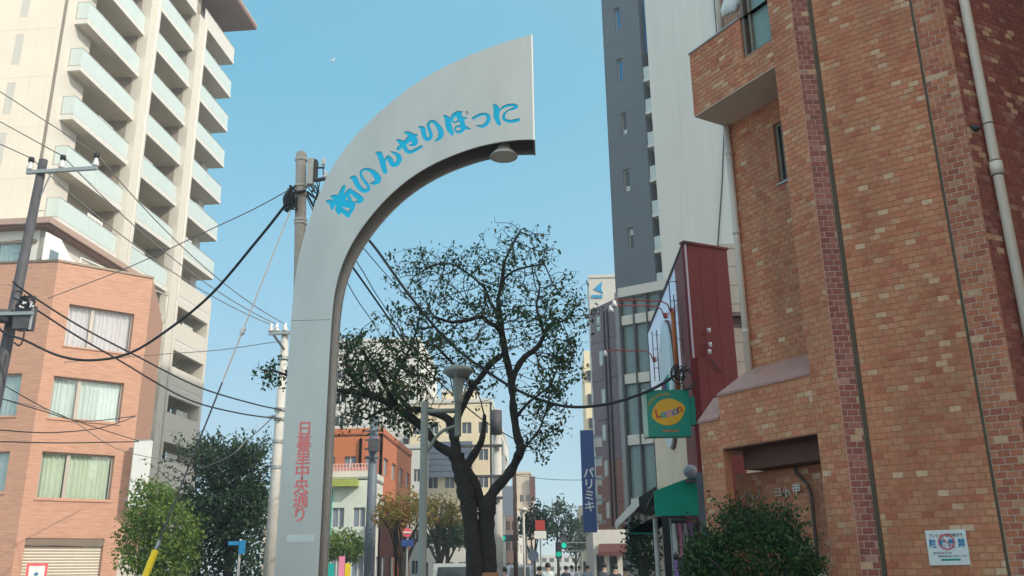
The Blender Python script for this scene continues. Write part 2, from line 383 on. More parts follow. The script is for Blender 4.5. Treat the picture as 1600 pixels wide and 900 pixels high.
# letters: strokes in photograph pixels (x, y, width)
ZA = lambda X, Y: (500 + X / 6.925, 220 + Y / 6.925)
ZB = lambda X, Y: (600 + X / 9., 160 + Y / 9.)
ZC = lambda X, Y: (700 + X / 7.5, 140 + Y / 7.5)
ST = []
def S(Z, pts, k): ST.append([(*Z(a, b), wd / k) for a, b, wd in pts])
a = 5.3
S(ZA, [(262, 492, 18), (240, 545, 26), (215, 600, 30), (165, 612, 26), (130, 602, 16)], a)
S(ZA, [(82, 655, 18), (115, 662, 26), (150, 690, 20)], a); S(ZA, [(120, 672, 24), (135, 700, 26), (132, 730, 18)], a)
S(ZA, [(158, 605, 26), (185, 660, 34), (210, 700, 34), (192, 740, 26), (208, 784, 18)], a)
S(ZA, [(322, 532, 20), (290, 575, 26), (240, 640, 30), (212, 690, 30)], a)
S(ZA, [(322, 540, 22), (380, 580, 28), (440, 630, 30), (440, 650, 24), (395, 665, 16)], a)
S(ZA, [(300, 575, 14), (325, 640, 20), (330, 690, 22)], a)
S(ZA, [(235, 640, 26), (300, 670, 26), (350, 672, 22), (360, 705, 22), (340, 750, 22), (305, 800, 22), (312, 816, 14)], a)
S(ZA, [(205, 700, 24), (225, 740, 26), (265, 770, 26), (305, 805, 26)], a)
S(ZA, [(215, 672, 26), (262, 700, 20), (330, 712, 18)], a)
a = 6.925
S(ZA, [(335, 403, 16), (372, 402, 38), (395, 455, 36), (435, 515, 34), (485, 543, 30), (525, 525, 26), (520, 485, 22), (480, 435, 20), (445, 372, 18), (455, 322, 18), (510, 308, 20), (575, 340, 36), (628, 410, 48), (605, 452, 36), (550, 462, 12)], a)
S(ZA, [(612, 132, 18), (645, 145, 40), (665, 200, 38), (685, 270, 38), (705, 335, 34)], a)
S(ZA, [(700, 275, 12), (705, 215, 16), (735, 172, 18), (765, 200, 26), (790, 245, 26), (825, 255, 20)], a)
a = 9.
S(ZB, [(55, 765, 18), (85, 830, 36), (125, 878, 40), (180, 868, 44), (215, 800, 52), (190, 740, 40), (100, 692, 10)], a)
S(ZB, [(188, 530, 20), (240, 560, 50), (285, 620, 44), (320, 680, 40), (370, 700, 34), (440, 670, 32), (525, 622, 28)], a)
S(ZB, [(200, 655, 34), (270, 590, 44), (350, 520, 56), (400, 470, 40), (460, 460, 22)], a)
S(ZB, [(295, 422, 18), (345, 435, 40), (390, 480, 66), (430, 540, 62), (430, 590, 40), (355, 603, 10)], a)
S(ZB, [(495, 345, 16), (545, 370, 46), (560, 440, 44), (585, 505, 40), (630, 518, 36), (662, 470, 34), (645, 400, 32), (620, 330, 28), (645, 280, 26), (690, 268, 30), (750, 320, 40), (800, 410, 52), (790, 490, 44), (715, 552, 8)], a)
S(ZB, [(845, 185, 16), (890, 230, 50), (905, 310, 58), (925, 380, 56), (962, 445, 30)], a)
a = 7.5
S(ZC, [(162, 266, 14), (115, 270, 30), (70, 300, 34), (42, 345, 24), (65, 382, 12), (105, 378, 14), (130, 350, 16)], a)
S(ZC, [(118, 290, 46), (140, 330, 46), (165, 380, 40), (178, 440, 42), (165, 480, 30), (120, 500, 22), (85, 480, 14), (92, 440, 14), (150, 432, 24), (205, 445, 28), (255, 462, 14)], a)
S(ZC, [(150, 330, 20), (215, 338, 16)], a)
S(ZC, [(292, 338, 20), (340, 312, 24), (400, 288, 22), (455, 295, 26), (478, 340, 32), (450, 400, 32), (400, 430, 26), (335, 420, 8)], a)
S(ZC, [(538, 178, 16), (570, 225, 48), (568, 320, 44), (598, 402, 30)], a)
S(ZC, [(612, 240, 10), (650, 205, 22), (710, 185, 24), (765, 180, 26), (800, 200, 32), (770, 222, 22), (705, 245, 12), (660, 290, 20), (655, 340, 26), (700, 370, 26), (760, 370, 28), (822, 355, 30)], a)
cut = MB()
PXM = (atD(700, 300, AY) - atD(701, 300, AY)).length
def disc_prism(c, r, y0, y1, n=10):
    A = [Vector((c.x + r * math.cos(2 * math.pi * i / n), y0, c.z + r * math.sin(2 * math.pi * i / n))) for i in range(n)]
    cut.prism(A, [Vector((p.x, y1, p.z)) for p in A])
rj = random.Random(5)
for st in ST:
    P = [atD(x, y, AY) for x, y, wd in st]; r = [max(wd * PXM * .78, .004) for *_, wd in st]
    # refine
    Q = catmull(P, 4); rr = []
    for i in range(len(r) - 1):
        for j in range(4): rr.append(r[i] + (r[i + 1] - r[i]) * j / 4)
    rr.append(r[-1])
    for i in range(len(Q)):
        e = rj.uniform(0, .002)
        disc_prism(Q[i], rr[i], AY - .03 - e, AY + .03 + e)
        if i < len(Q) - 1:
            d = Q[i + 1] - Q[i]; d.y = 0
            if d.length < 1e-5: continue
            nn = Vector((-d.z, 0, d.x)).normalized(); e += .0007
            A = [Q[i] + nn * rr[i], Q[i + 1] + nn * rr[i + 1], Q[i + 1] - nn * rr[i + 1], Q[i] - nn * rr[i]]
            cut.prism([Vector((p.x, AY - .03 - e, p.z)) for p in A], [Vector((p.x, AY + .03 + e, p.z)) for p in A])
cutter = cut.build('cutter', M['steel'])
bm = bmesh.new(); bm.from_mesh(cutter.data); bmesh.ops.recalc_face_normals(bm, faces=bm.faces); bm.to_mesh(cutter.data); bm.free()
bm = bmesh.new(); bm.from_mesh(front.data); bmesh.ops.recalc_face_normals(bm, faces=bm.faces); bm.to_mesh(front.data); bm.free()
md = front.modifiers.new('cut', 'BOOLEAN'); md.object = cutter; md.operation = 'DIFFERENCE'; md.solver = 'EXACT'; md.use_self = True
bpy.context.view_layer.update()
dg = bpy.context.evaluated_depsgraph_get(); me = bpy.data.meshes.new_from_object(front.evaluated_get(dg))
front.modifiers.clear(); old = front.data
if len(me.polygons) > 20: front.data = me
bpy.data.objects.remove(cutter)
# back plate, rims, inner channel, outer edge, end cap
b = MB(); b.prism([p + Vector((0, AT - TH, 0)) for p in loop], [p + Vector((0, AT, 0)) for p in loop]); b.build('back_plate', M['steel'], arch)
def ribbon(mb, P, y0, y1, inset, th):
    """plate following curve P between y0 and y1, set back by inset along its normal"""
    N = len(P); L0 = []; L1 = []
    for i, p in enumerate(P):
        t = P[min(i + 1, N - 1)] - P[max(i - 1, 0)]; n = Vector((-t.z, 0, t.x)).normalized()
        L0.append(p + n * inset); L1.append(p + n * (inset + th))
    for i in range(N - 1):
        mb.box8([Vector((q.x, y, q.z)) for y, q in ((y0, L0[i]), (y0, L0[i + 1]), (y0, L1[i + 1]), (y0, L1[i]), (y1, L0[i]), (y1, L0[i + 1]), (y1, L1[i + 1]), (y1, L1[i]))])
# for Pin (runs right->left->down) the body is on the right-hand side: test sign
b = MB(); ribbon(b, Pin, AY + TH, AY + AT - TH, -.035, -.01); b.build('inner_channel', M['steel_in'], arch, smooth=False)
b = MB(); ribbon(b, Pin, AY + AT - .045, AY + AT - TH, -.001, -.034); b.build('inner_rim', M['steel_edge'], arch)
b = MB(); ribbon(b, Pin, AY + TH, AY + .024, -.001, -.034); b.build('inner_rim', M['steel_edge'], arch)
b = MB(); ribbon(b, Pout, AY + TH, AY + AT - TH, -.001, -.01); b.build('outer_skin', M['steel'], arch)
b = MB(); b.box(-.095, -.078, AY - .001, AY + AT + .001, Pin[0].z - .004, Pout[-1].z + .004); b.build('end_cap', M['steel_edge'], arch)
# blue panel behind the letters
b = MB()
def resample(P, z0, n):
    # portion of curve above z0, evenly spaced
    Q = [p for p in P if p.z > z0]; L = [0.]
    for i in range(1, len(Q)): L.append(L[-1] + (Q[i] - Q[i - 1]).length)
    out = []
    for k in range(n):
        t = L[-1] * k / (n - 1); i = max(j for j in range(len(L)) if L[j] <= t + 1e-9); i = min(i, len(Q) - 2)
        f = (t - L[i]) / max(L[i + 1] - L[i], 1e-6); out.append(Q[i].lerp(Q[i + 1], min(f, 1)))
    return out
ra = resample(Pout, 4.9, 20); rb = resample(Pin[::-1], 4.45, 20)
for i in range(19):
    A = [ra[i].lerp(rb[i], .12), ra[i + 1].lerp(rb[i + 1], .12), ra[i + 1].lerp(rb[i + 1], .93), ra[i].lerp(rb[i], .93)]
    A = [Vector((min(p.x, -.12), 0, p.z)) for p in A]
    b.prism([Vector((p.x, AY + .0075, p.z)) for p in A], [Vector((p.x, AY + .02, p.z)) for p in A])
b.build('blue_backing', M['letter_blue'], arch)
# small ring of the handakuten: dark engraved ring
c = atD(729.6, 176, AY); b = MB()
b.tube([c + Vector((.0135 * math.cos(t), -.001, .0135 * math.sin(t))) for t in np.linspace(0, 2 * math.pi, 17)], .0028, 5, False); b.build('ring_mark', M['print_dark'], arch)
# red vertical lettering
for i, ch in enumerate('日暮里中央通り'):
    zc = atD(474, 671 + i * 22.4, AY).z; xc = -2.365
    text(ch, .150, (xc, AY - .004, zc), (1, 0, 0), (0, 0, 1), M['letter_red'], 'letter', arch, .002, offset=.0018)
# paper plate of four fields
pc = atD(471, 841, AY); b = MB()
for k in range(4): b.box(pc.x - .135 + k * .0655, pc.x - .135 + k * .0655 + .0645, AY - .005, AY - .0005, pc.z - .033, pc.z + .033)
b.build('notice_plate', mat('notice_plate', (.62, .70, .70), .4, var=.05), arch)
# horizontal weld seams
for zz in (3.96,):
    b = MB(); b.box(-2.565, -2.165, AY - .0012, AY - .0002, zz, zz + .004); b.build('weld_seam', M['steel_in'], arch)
# thin dark conduit on the outer curve and its fixing
b = MB(); pts = []
for q in (min(Pout, key=lambda v: (v - atD(x, y, AY)).length) for x, y in ((519, 258), (526, 247), (533, 237), (540, 228))): pts.append(Vector((q.x - .018, AY + .3, q.z + .018)))
pts = [pts[0] + Vector((.03, 0, -.03))] + pts + [pts[-1] + Vector((.03, 0, -.03))]; b.tube(pts, .012, 6); b.build('conduit', M['black'], arch, True)
# spot lamp under the tip
lc = atD(787, 244, AY + AT * .5)
lamp = thing('arch_downlight', 'round steel downlight hanging under the tip of the curved arch', 'lamp', lc)
b = MB(); b.lathe(lc, [(.075, .16), (.075, .085), (.10, .06), (.135, .016), (.150, .0), (.150, -.010), (.138, -.010), (.132, .004), (.05, .006)], 32); b.build('lamp_housing', M['white_paint'], lamp, True)
b = MB(); b.lathe(lc, [(.001, -.001), (.131, -.001), (.131, -.004), (.001, -.004)], 32); b.build('lamp_lens', M['lamp_glass'], lamp)

# ------------------------------------------------------------------ brick building (right)
A2 = (3.375, 9.675); A1 = (3.155, 9.69)
WP = Wall(A2, -55.8)         # big panel; u negative -> toward camera / right
if WP.uz(1500, 450)[0] < 0: WP.u = -WP.u
WS = Wall(A1, 90)            # plum strip, facing the camera
WO = Wall(A1, -33)           # orange face, u -> away
Wr0 = atZ(1142, 195, 7.58); WR = Wall((Wr0.x, Wr0.y), -33)   # set-back wall with window
bld = thing('brick_building', 'orange brick-tiled apartment building with jutting balcony filling the right side', 'building', (3.375, 9.675, 0))
u2 = WP.uz(1500, 450)[0]; uC = WP.uz(1555, 440)[0]
TOPZ = 9.3
Cc = WP.P(uC, 0)
WD = Wall((Cc.x, Cc.y), 62)      # dark return wall going away to the right
if WD.u.x < 0: WD.u = -WD.u
nDo = Vector((WD.u.y, -WD.u.x, 0)); WD.n = nDo if nDo.y < 0 else -nDo
# backing walls as solid slabs with tiles in front
def slab(W, u0, u1, z0, z1, th, m, name, holes=(), parent=bld, w=0.):
    us = sorted({u0, u1, *[h[0] for h in holes], *[h[1] for h in holes]}); zs = sorted({z0, z1, *[h[2] for h in holes], *[h[3] for h in holes]})
    mb = MB()
    for i in range(len(us) - 1):
        for j in range(len(zs) - 1):
            cu, cz = (us[i] + us[i + 1]) / 2, (zs[j] + zs[j + 1]) / 2
            if any(h[0] < cu < h[1] and h[2] < cz < h[3] for h in holes): continue
            mb.face([W.P(us[i], zs[j], w), W.P(us[i + 1], zs[j], w), W.P(us[i + 1], zs[j + 1], w), W.P(us[i], zs[j + 1], w)])
    for h in holes:
        for q in (((h[0], h[2]), (h[1], h[2])), ((h[1], h[2]), (h[1], h[3])), ((h[1], h[3]), (h[0], h[3])), ((h[0], h[3]), (h[0], h[2]))):
            mb.face([W.P(*q[0], w), W.P(*q[1], w), W.P(*q[1], w - th), W.P(*q[0], w - th)])
    for q in (((u0, z0), (u1, z0)), ((u1, z0), (u1, z1)), ((u1, z1), (u0, z1)), ((u0, z1), (u0, z0))):
        mb.face([W.P(*q[0], w), W.P(*q[1], w), W.P(*q[1], w - th), W.P(*q[0], w - th)])
    return mb.build(name, m, parent)
tile_me = {}
TW, TH_, JT = .108, .060, .0085
def tile_mesh(wd, m, key):
    if key in tile_me: return tile_me[key]
    mb = MB(); mb.box(0, wd, 0, .009, 0, TH_, skip=()); v = np.array(mb.v)
    me = bpy.data.meshes.new('brick'); c = .0012
    # slightly chamfered front (front face is y=0.009 side -> local outward is +y)
    me.from_pydata([(0, 0, 0), (wd, 0, 0), (wd, 0, TH_), (0, 0, TH_), (c, .005, c), (wd - c, .005, c), (wd - c, .005, TH_ - c), (c, .005, TH_ - c)], [], [(4, 5, 6, 7), (0, 1, 5, 4), (1, 2, 6, 5), (2, 3, 7, 6), (3, 0, 4, 7)])
    me.materials.append(m); tile_me[key] = me; return me
NB = [0]; BLOC = Vector(bld.location)
def tiles(W, u0, u1, z0, z1, m, mkey, rng, single=None, holes=(), w=0., tan=0., poly=None, parent=bld, name='brick_field', run=0.):
    rows = int((z1 - z0) / (TH_ + JT)); mb = MB(); pitch = TW + JT
    for r in range(rows):
        z = z0 + r * (TH_ + JT) + JT; off = (r % 2) * pitch / 2; n = int((u1 - u0) / pitch) + 2
        for k in range(-1, n):
            a0 = u0 + k * pitch - off + JT * .5; a1 = a0 + TW
            a0c, a1c = max(a0, u0 + .002), min(a1, u1 - .002)
            if a1c - a0c < .02: continue
            cu, cz = (a0c + a1c) / 2, z + TH_ / 2
            skip = False
            for h in holes:
                if a1c > h[0] - .004 and a0c < h[1] + .004 and z + TH_ > h[2] - .003 and z < h[3] + .003:
                    if a0c < h[0] - .03 and a1c > h[0]: a1c = h[0] - .006
                    elif a1c > h[1] + .03 and a0c < h[1]: a0c = h[1] + .006
                    else: skip = True
            if skip or (poly and not poly(cu, cz)): continue
            dw = rng.uniform(-.0012, .0012); full = a1c - a0c > TW - .001
            istan = rng.random() < tan
            mm = M['tile_tan'] if istan else m; kk = 'tan' if istan else mkey
            if single and full and NB[0] < 300 and single(cu, cz):
                me = tile_mesh(TW, mm, kk)
                o = bpy.data.objects.new('brick', me); COL.objects.link(o); NB[0] += 1
                p = W.P(a0c, z, w + dw)
                ux = W.u; n_ = W.n
                # keep right-handedness irrelevant: mesh is symmetric
                o.matrix_local = Matrix(((ux.x, n_.x, 0, 0), (ux.y, n_.y, 0, 0), (0, 0, 1, 0), (0, 0, 0, 1))) if False else Matrix.Identity(4)
                o.parent = parent
                ang = math.atan2(ux.y, ux.x)
                # if n is -(rotated y), flip by rotating pi and starting from other end
                yv = Vector((-math.sin(ang), math.cos(ang), 0))
                if yv.dot(n_) > 0: o.location = p - BLOC; o.rotation_euler = (0, 0, ang)
                else: o.location = W.P(a1c, z, w + dw) - BLOC; o.rotation_euler = (0, 0, ang + math.pi)
                continue
            mb.m = 1 if istan else 0
            c = .0012; V = len(mb.v)
            mb.v += [tuple(q) for q in (W.P(a0c, z, w), W.P(a1c, z, w), W.P(a1c, z + TH_, w), W.P(a0c, z + TH_, w), W.P(a0c + c, z + c, w + .005 + dw), W.P(a1c - c, z + c, w + .005 + dw), W.P(a1c - c, z + TH_ - c, w + .005 + dw), W.P(a0c + c, z + TH_ - c, w + .005 + dw))]
            for q in ((4, 5, 6, 7), (0, 1, 5, 4), (1, 2, 6, 5), (2, 3, 7, 6), (3, 0, 4, 7)):
                mb.f.append(tuple(V + i for i in q)); mb.mi.append(mb.m)
    if mb.f: tag(mb.build(name, [m, M['tile_tan']], parent), kind='stuff')
rng = random.Random(11)
slab(WP, 0, uC, 0, TOPZ + 8, .2, [M['mortar']], 'panel_wall')
slab(WS, .0, .222, 0, TOPZ + 8, .2, M['mortar_w'], 'strip_wall')
# main panel tiles: between the sealant joints
tiles(WP, .035, u2 - .012, 0, TOPZ, M['tile'], 'tile', rng, single=lambda u, z: z > 1.45 and z < 2.75, tan=.085)
slab(WP, u2 + .012, uC - .001, 0, TOPZ + 8, .05, M['mortar_w'], 'strip_wall', w=.004)
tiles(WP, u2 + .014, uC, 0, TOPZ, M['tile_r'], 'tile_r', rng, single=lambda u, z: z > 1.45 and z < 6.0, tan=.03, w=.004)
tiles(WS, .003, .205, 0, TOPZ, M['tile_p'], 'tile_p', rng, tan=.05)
for (ua, ub, nm) in ((-.012, .032, 'sealant_joint'), (u2 - .012, u2 + .012, 'sealant_joint')):
    b = MB(); b.wbox(WP, ua, ub, 0, TOPZ + 8, .0, .012); b.build(nm, M['joint'], bld)
# orange pilaster face
uo = WO.uz(1222, 200)[0]; uo_l = WO.uz(1283, 700)[0]
if uo < 0: WO.u = -WO.u; uo = -uo
pw = .36
slab(WO, 0, pw, 0, TOPZ + 8, .25, M['mortar'], 'pilaster_wall')
tiles(WO, .0, pw, 0, TOPZ, M['tile'], 'tile', rng, tan=.03)
# dark return wall right of the corner
slab(WD, .0, 2.2, 0, TOPZ + 8, .2, M['mortar'], 'return_wall')
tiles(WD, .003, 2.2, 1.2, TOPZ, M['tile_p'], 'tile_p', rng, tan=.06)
# unseen wing added toward the camera; closes the recess and shades the arch
Dn = WD.P(2.2, 0)
b = MB(); b.box(Dn.x, 18, -6, Dn.y + .3, 0, 17.3); b.build('unseen_shade_wing', M['obrick'], bld)
b = MB(); b.wbox(WP, .0, uC - .02, 9.3, 17.3, -3.2, -.21); b.build('upper_mass', M['obrick'], bld)
b = MB(); b.box(4.6, 8.5, Dn.y + .31, 13.6, 0, 14.4); b.build('unseen_shade_mass', M['obrick'], bld)  # unseen mass behind, shaped to shade the arch and cherry tree
# set-back wall
ur0 = WR.uz(1140, 300)[0]; sgn = 1
if WR.u.y < 0: WR.u = -WR.u
ur0 = WR.uz(1141, 300)[0]                      # far (left) end, largest u
win = (WR.uz(1240, 285)[0] - .25, WR.uz(1208, 200)[0], WR.uz(1215, 289)[1], WR.uz(1208, 195)[1])
rec_hole = [win]
ulo = win[0] - .5
slab(WR, ulo, ur0, 3.3, 7.6, .12, M['mortar'], 'recessed_wall', rec_hole)
tiles(WR, ulo, ur0, 3.3, 7.56, M['tile'], 'tile', rng, holes=rec_hole, tan=.035)
wn = MB(); wn.wbox(WR, win[0], win[1], win[2], win[2] + .05, -.09, -.03); wn.wbox(WR, win[0], win[1], win[3] - .05, win[3], -.09, -.03)
wn.wbox(WR, win[1] - .05, win[1], win[2] + .05, win[3] - .05, -.09, -.03); wn.wbox(WR, win[0], win[0] + .05, win[2] + .05, win[3] - .05, -.09, -.03)
wn.wbox(WR, (win[0] + win[1]) / 2 + .12, (win[0] + win[1]) / 2 + .15, win[2] + .05, win[3] - .05, -.085, -.04)
wo = wn.build('window', M['alu'], bld)
b = MB(); b.wbox(WR, win[0] + .05, win[1] - .05, win[2] + .05, win[3] - .05, -.075, -.065); b.build('pane', M['winglass'], wo)
b = MB(); b.wbox(WR, win[0] + .06, win[1] - .2, win[3] - .42, win[3] - .36, -.064, -.06); b.build('reflected_rail', M['sign_white'], wo)
b = MB(); b.wbox(WR, win[0], win[1] + .02, win[2] - .02, win[2], -.1, .03); b.build('sill', M['alu_l'], wo)
# slim edge of the wall beyond the pipe
b = MB(); b.wbox(WR, ulo, ur0 + .02, 3.3, 17, -2.2, -.125); b.build('recessed_mass', M['obrick'], bld)
# rain pipe at the edge of the recessed wall
b = MB(); pu = ur0 - .1; b.tube([WR.P(pu, 3.6, .06), WR.P(pu, 7.57, .06)], .045, 14)
for z in (4.5, 5.9, 7.1): b.tube([WR.P(pu, z, .06), WR.P(pu, z + .05, .06)], .052, 14)
tag(b.build('rain_pipe', M['pipe'], bld, True), 'grey-beige rain pipe below the balcony')
# balcony: face coplanar with the orange face
ub0, ub1 = pw + .0, WO.uz(1085, 181)[0]; bz0, bz1 = 7.58, WO.uz(1077, 86)[1]
rail_u = WO.uz(1158, 60)[0]          # solid parapet ends, window opening starts
dep = WR.shift(0)
bd = (WO.p - WR.p).dot(WO.n)         # balcony projection
hz = WO.uz(1162, 92)[1]
hl = [(ub0 - .01, rail_u, hz, 17)]
slab(WO, ub0, ub1, bz0, bz1, .12, M['mortar'], 'balcony_front', [(ub0, rail_u, hz, bz1)])
tiles(WO, ub0, ub1, bz0 + .005, bz1 - .01, M['tile'], 'tile', rng, tan=.06, holes=[(ub0 - .1, rail_u, hz, 20)])
b = MB(); b.wbox(WO, ub0, ub1 - .004, bz0 - .012, bz0 - .002, -bd, .008); b.build('balcony_soffit', M['soff2'], bld)
b = MB(); b.wbox(WO, ub1 - .1, ub1, bz0, bz1, -bd, -.121); b.build('balcony_end', M['obrick'], bld)
b = MB(); b.wbox(WO, rail_u, ub1 + .01, bz1, bz1 + .02, -.13, .02); b.build('parapet_cap', M['alu_l'], bld)
# opening beside the pilaster: glazed screen
b = MB(); b.wbox(WO, ub0, rail_u - .02, hz, hz + .04, -.1, -.02); b.wbox(WO, rail_u - .06, rail_u - .02, hz + .04, 10, -.12, -.02); b.wbox(WO, rail_u - .17, rail_u - .13, hz + .04, 10, -.1, -.03)
ws = b.build('window', M['alu'], bld)
b = MB(); b.wbox(WO, ub0, rail_u - .17, hz + .04, 10, -.08, -.07); b.build('pane', mat('greenish_screen', (.24, .33, .30), .15, var=.04), ws)
# wall and slab above
b = MB(); b.wbox(WO, ub0, ub1 - .35, 8.7, 17, -bd - .6, -bd + .0); b.build('upper_wall', M['obrick'], bld)
sl = MB(); s0 = WO.uz(1072, 0)[0]
sl.wbox(WO, ub0, ub1 + .25, 10.35, 11.4, -bd - .1, .0); sl.build('upper_balcony', M['soff2'], bld)
b = MB(); b.tube([WO.P(ub1 - .3, 8.6, -bd + .25), WO.P(ub1 - .3, 10.34, -bd + .25)], .045, 12); tag(b.build('rain_pipe', M['pipe'], bld, True), 'grey-beige rain pipe above the balcony')
# laundry
b = MB()
for k in range(6):
    c = WO.P(ub1 - .62 - .07 * k, 8.98 + .03 * math.sin(k * 2), -.12); pts = []
    b.tube([c + Vector((0, 0, -.10 - .03 * (k % 2))), c + Vector((.02, 0, .0)), c + Vector((.05, -.02, .1)), c + Vector((.09, 0, .17))], [.03, .065, .06, .03], 7)
tag(b.build('laundry', M['sign_white'], None, True), 'white cloth draped over the brick balcony parapet', 'laundry')
# porch block under: parapet with sloped coping, coplanar with orange face
ux0 = pw; ux1 = WO.uz(1122, 620)[0]; ux2 = WO.uz(1092, 662)[0]; zt1 = WO.uz(1122, 620)[1]; zt2 = WO.uz(1092, 662)[1]; zb = 2.95
zr = WO.uz(1275, 588)[1]
zs_l = WO.uz(1130, 703)[1]
za = zt1
hol = [(ux0 - .01, WO.uz(1130, 703)[0], -1, zb)]
ul = hol[0][1]
slab(WO, ux0, ux1, zb, zt1, .12, M['mortar'], 'porch_front')
slab(WO, ux1, ux2, 0, zt2, .12, M['mortar'], 'porch_end_front')
slab(WO, ul, ux1, 0, zb, .12, M['mortar'], 'porch_pier')
tiles(WO, ux0, ux1, zb + .002, zt1, M['tile'], 'tile', rng, tan=.06)
tiles(WO, ul, ux1, .8, zb, M['tile'], 'tile', rng, tan=.06)
tiles(WO, ux1, ux2, .8, zt2, M['tile'], 'tile', rng, tan=.06)
def coping(u0, u1, z, rise, dp):
    b = MB(); A = [WO.P(u0, z, .014), WO.P(u0, z + .03, .014), WO.P(u0, z + rise, -dp), WO.P(u0, z, -dp)]; B = [WO.P(u1, z, .014), WO.P(u1, z + .03, .014), WO.P(u1 - .0, z + rise, -dp), WO.P(u1, z, -dp)]
    b.prism(A, B); b.build('coping', M['coping'], bld)
coping(ux0, ux1 + .01, zt1, .42, bd - .02); coping(ux1 + .011, ux2 + .01, zt2, .36, .30)
# soffit of porch: stepped
b = MB(); b.wbox(WO, ux0, ul, zb - .012, zb - .002, -bd * .45, .0); b.wbox(WO, ux0, ul - .05, zb - .24, zb - .013, -bd * .5, -bd * .45)
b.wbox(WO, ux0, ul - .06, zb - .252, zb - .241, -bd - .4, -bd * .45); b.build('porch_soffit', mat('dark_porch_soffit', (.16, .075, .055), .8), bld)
b = MB(); b.wbox(WO, ux0, ux2, zb, zt2 - .02, -bd - .3, -.121); b.build('porch_mass', M['obrick'], bld)
# wall behind, below the porch
WB = WO.shift(-.55)
slab(WB, -.2, ux2, 0, zb - .26, .1, M['mortar'], 'porch_back_wall')
tiles(WB, -.2, ux2 - .2, .6, zb - .26, M['tile'], 'tile', rng, tan=.05)
b = MB(); q = [WB.P(WB.uz(x, y)[0], WB.uz(x, y)[1], .07) for x, y in ((1246, 722), (1251, 740), (1268, 757), (1274, 772), (1283, 860), (1284, 900))]
b.tube(q, .022, 10); tag(b.build('bent_pipe', M['pipe_b'], bld, True), 'dark brown pipe bending down under the porch')
# steel letters on the pier wall
for ch, px, py in (('ノ', 1165, 774), ('ハ', 1176, 779), ('ノ', 1188, 774), ('ヨ', 1219, 770), ('小', 1232, 771), ('甲', 1248, 766)):
    uu, zz = WB.uz(px, py); o_ = WB.P(uu, zz, .035)
    text(ch, .135, o_, -WB.u, (0, 0, 1), M['metal_letter'], 'letter', bld, .008, offset=.002)
# cream down pipe in front of the return wall with clamp
pt = atD(1508, 0, 8.9); 
def onD(px, py, W, w): 
    u, z = W.uz(px, py, w); return W.P(u, z, w)
pp = onD(1545, 200, WD, .09); px_, py_ = pp.x, pp.y
b = MB(); b.tube([(px_, py_, 0), (px_, py_, 17)], .052, 20)
zj = onD(1560, 265, WD, .09).z
b.tube([(px_, py_, zj - .06), (px_, py_, zj + .08)], .066, 20)
tag(b.build('down_pipe', M['pipe_w'], bld, True), 'cream round downpipe on the dark corner')
zc = onD(1548, 195, WD, .09).z
for q in (zc - .01, zj + .085, zj - .08):
    b = MB(); b.tube([(px_, py_, q), (px_, py_, q + .014)], .055, 20); b.build('pipe_clamp', M['joint'], bld)
b = MB(); c = onD(1524, 199, WD, .03); b.tube([c - WD.u * .05, c + WD.u * .05], .026, 10); b.tube([c + Vector((0, 0, -.03)), c + Vector((0, 0, -.01))], .04, 10); tag(b.build('pipe_bracket', mat('dark_bracket', (.07, .09, .09), .5), bld, True))
# no parking notice
sg = thing('no_parking_sign', 'white notice board with red no-parking ring on the brick wall', 'sign', WP.P(*WP.uz(1480, 855), .01))
u0s, z1s = WP.uz(1444, 829, .02); u1s, z0s = WP.uz(1517, 883, .02)
z0s = (z0s + WP.uz(1454, 883, .02)[1]) / 2; u0s = (u0s + WP.uz(1454, 883, .02)[0]) / 2; u1s = (u1s + WP.uz(1508, 828, .02)[0]) / 2
b = MB(); b.wbox(WP, u0s, u1s, z0s, z1s, .012, .02); b.build('board', M['sign_white'], sg)
SW = u1s - u0s; SH = z1s - z0s
def sp(a, c_, w=.023): return WP.P(u0s + SW * a, z0s + SH * c_, w)
ux_ = WP.u if WP.u.x > 0 else -WP.u
text('マンション居住者以外', SH * .115, sp(.5, .84), ux_, (0, 0, 1), M['print_dark'], 'lettering', sg, .0005, .0006, squash=.80)
for ch, aa in (('駐', .15), ('輪', .40), ('厳', .62), ('禁', .86)):
    text(ch, SH * .27, sp(aa, .60), ux_, (0, 0, 1), M['print_blue'], 'lettering', sg, .0005, .002, squash=.75)
text('居住者以外の方は', SH * .065, sp(.36, .34), ux_, (0, 0, 1), M['print_dark'], 'lettering', sg, .0005)
text('無断駐輪を固くお断りします。', SH * .06, sp(.62, .25), ux_, (0, 0, 1), M['print_dark'], 'lettering', sg, .0005)
b = MB(); b.wbox(WP, u0s + SW * .3, u0s + SW * .78, z0s + SH * .125, z0s + SH * .18, .0205, .022); b.build('green_bar', M['print_green'], sg)
b = MB(); cc = sp(.5, .66, .0245)
b.tube([cc + ux_ * (SH * .21 * math.cos(t)) + Vector((0, 0, SH * .21 * math.sin(t))) for t in np.linspace(0, 2 * math.pi, 33)], .0065, 6, False)
b.tube([cc + ux_ * (-SH * .15) + Vector((0, 0, SH * .15)), cc + ux_ * (SH * .15) + Vector((0, 0, -SH * .15))], .005, 6); b.build('red_ring', M['print_red'], sg)
# dark downpipe box left of the pier
b = MB(); c = onD(1103, 790, WO, -.1); b.wbox(WO, ux2 - .0, ux2 + .18, 0, WO.uz(1106, 735)[1], -.25, -.05); b.build('dark_post', M['dkpole'], bld)
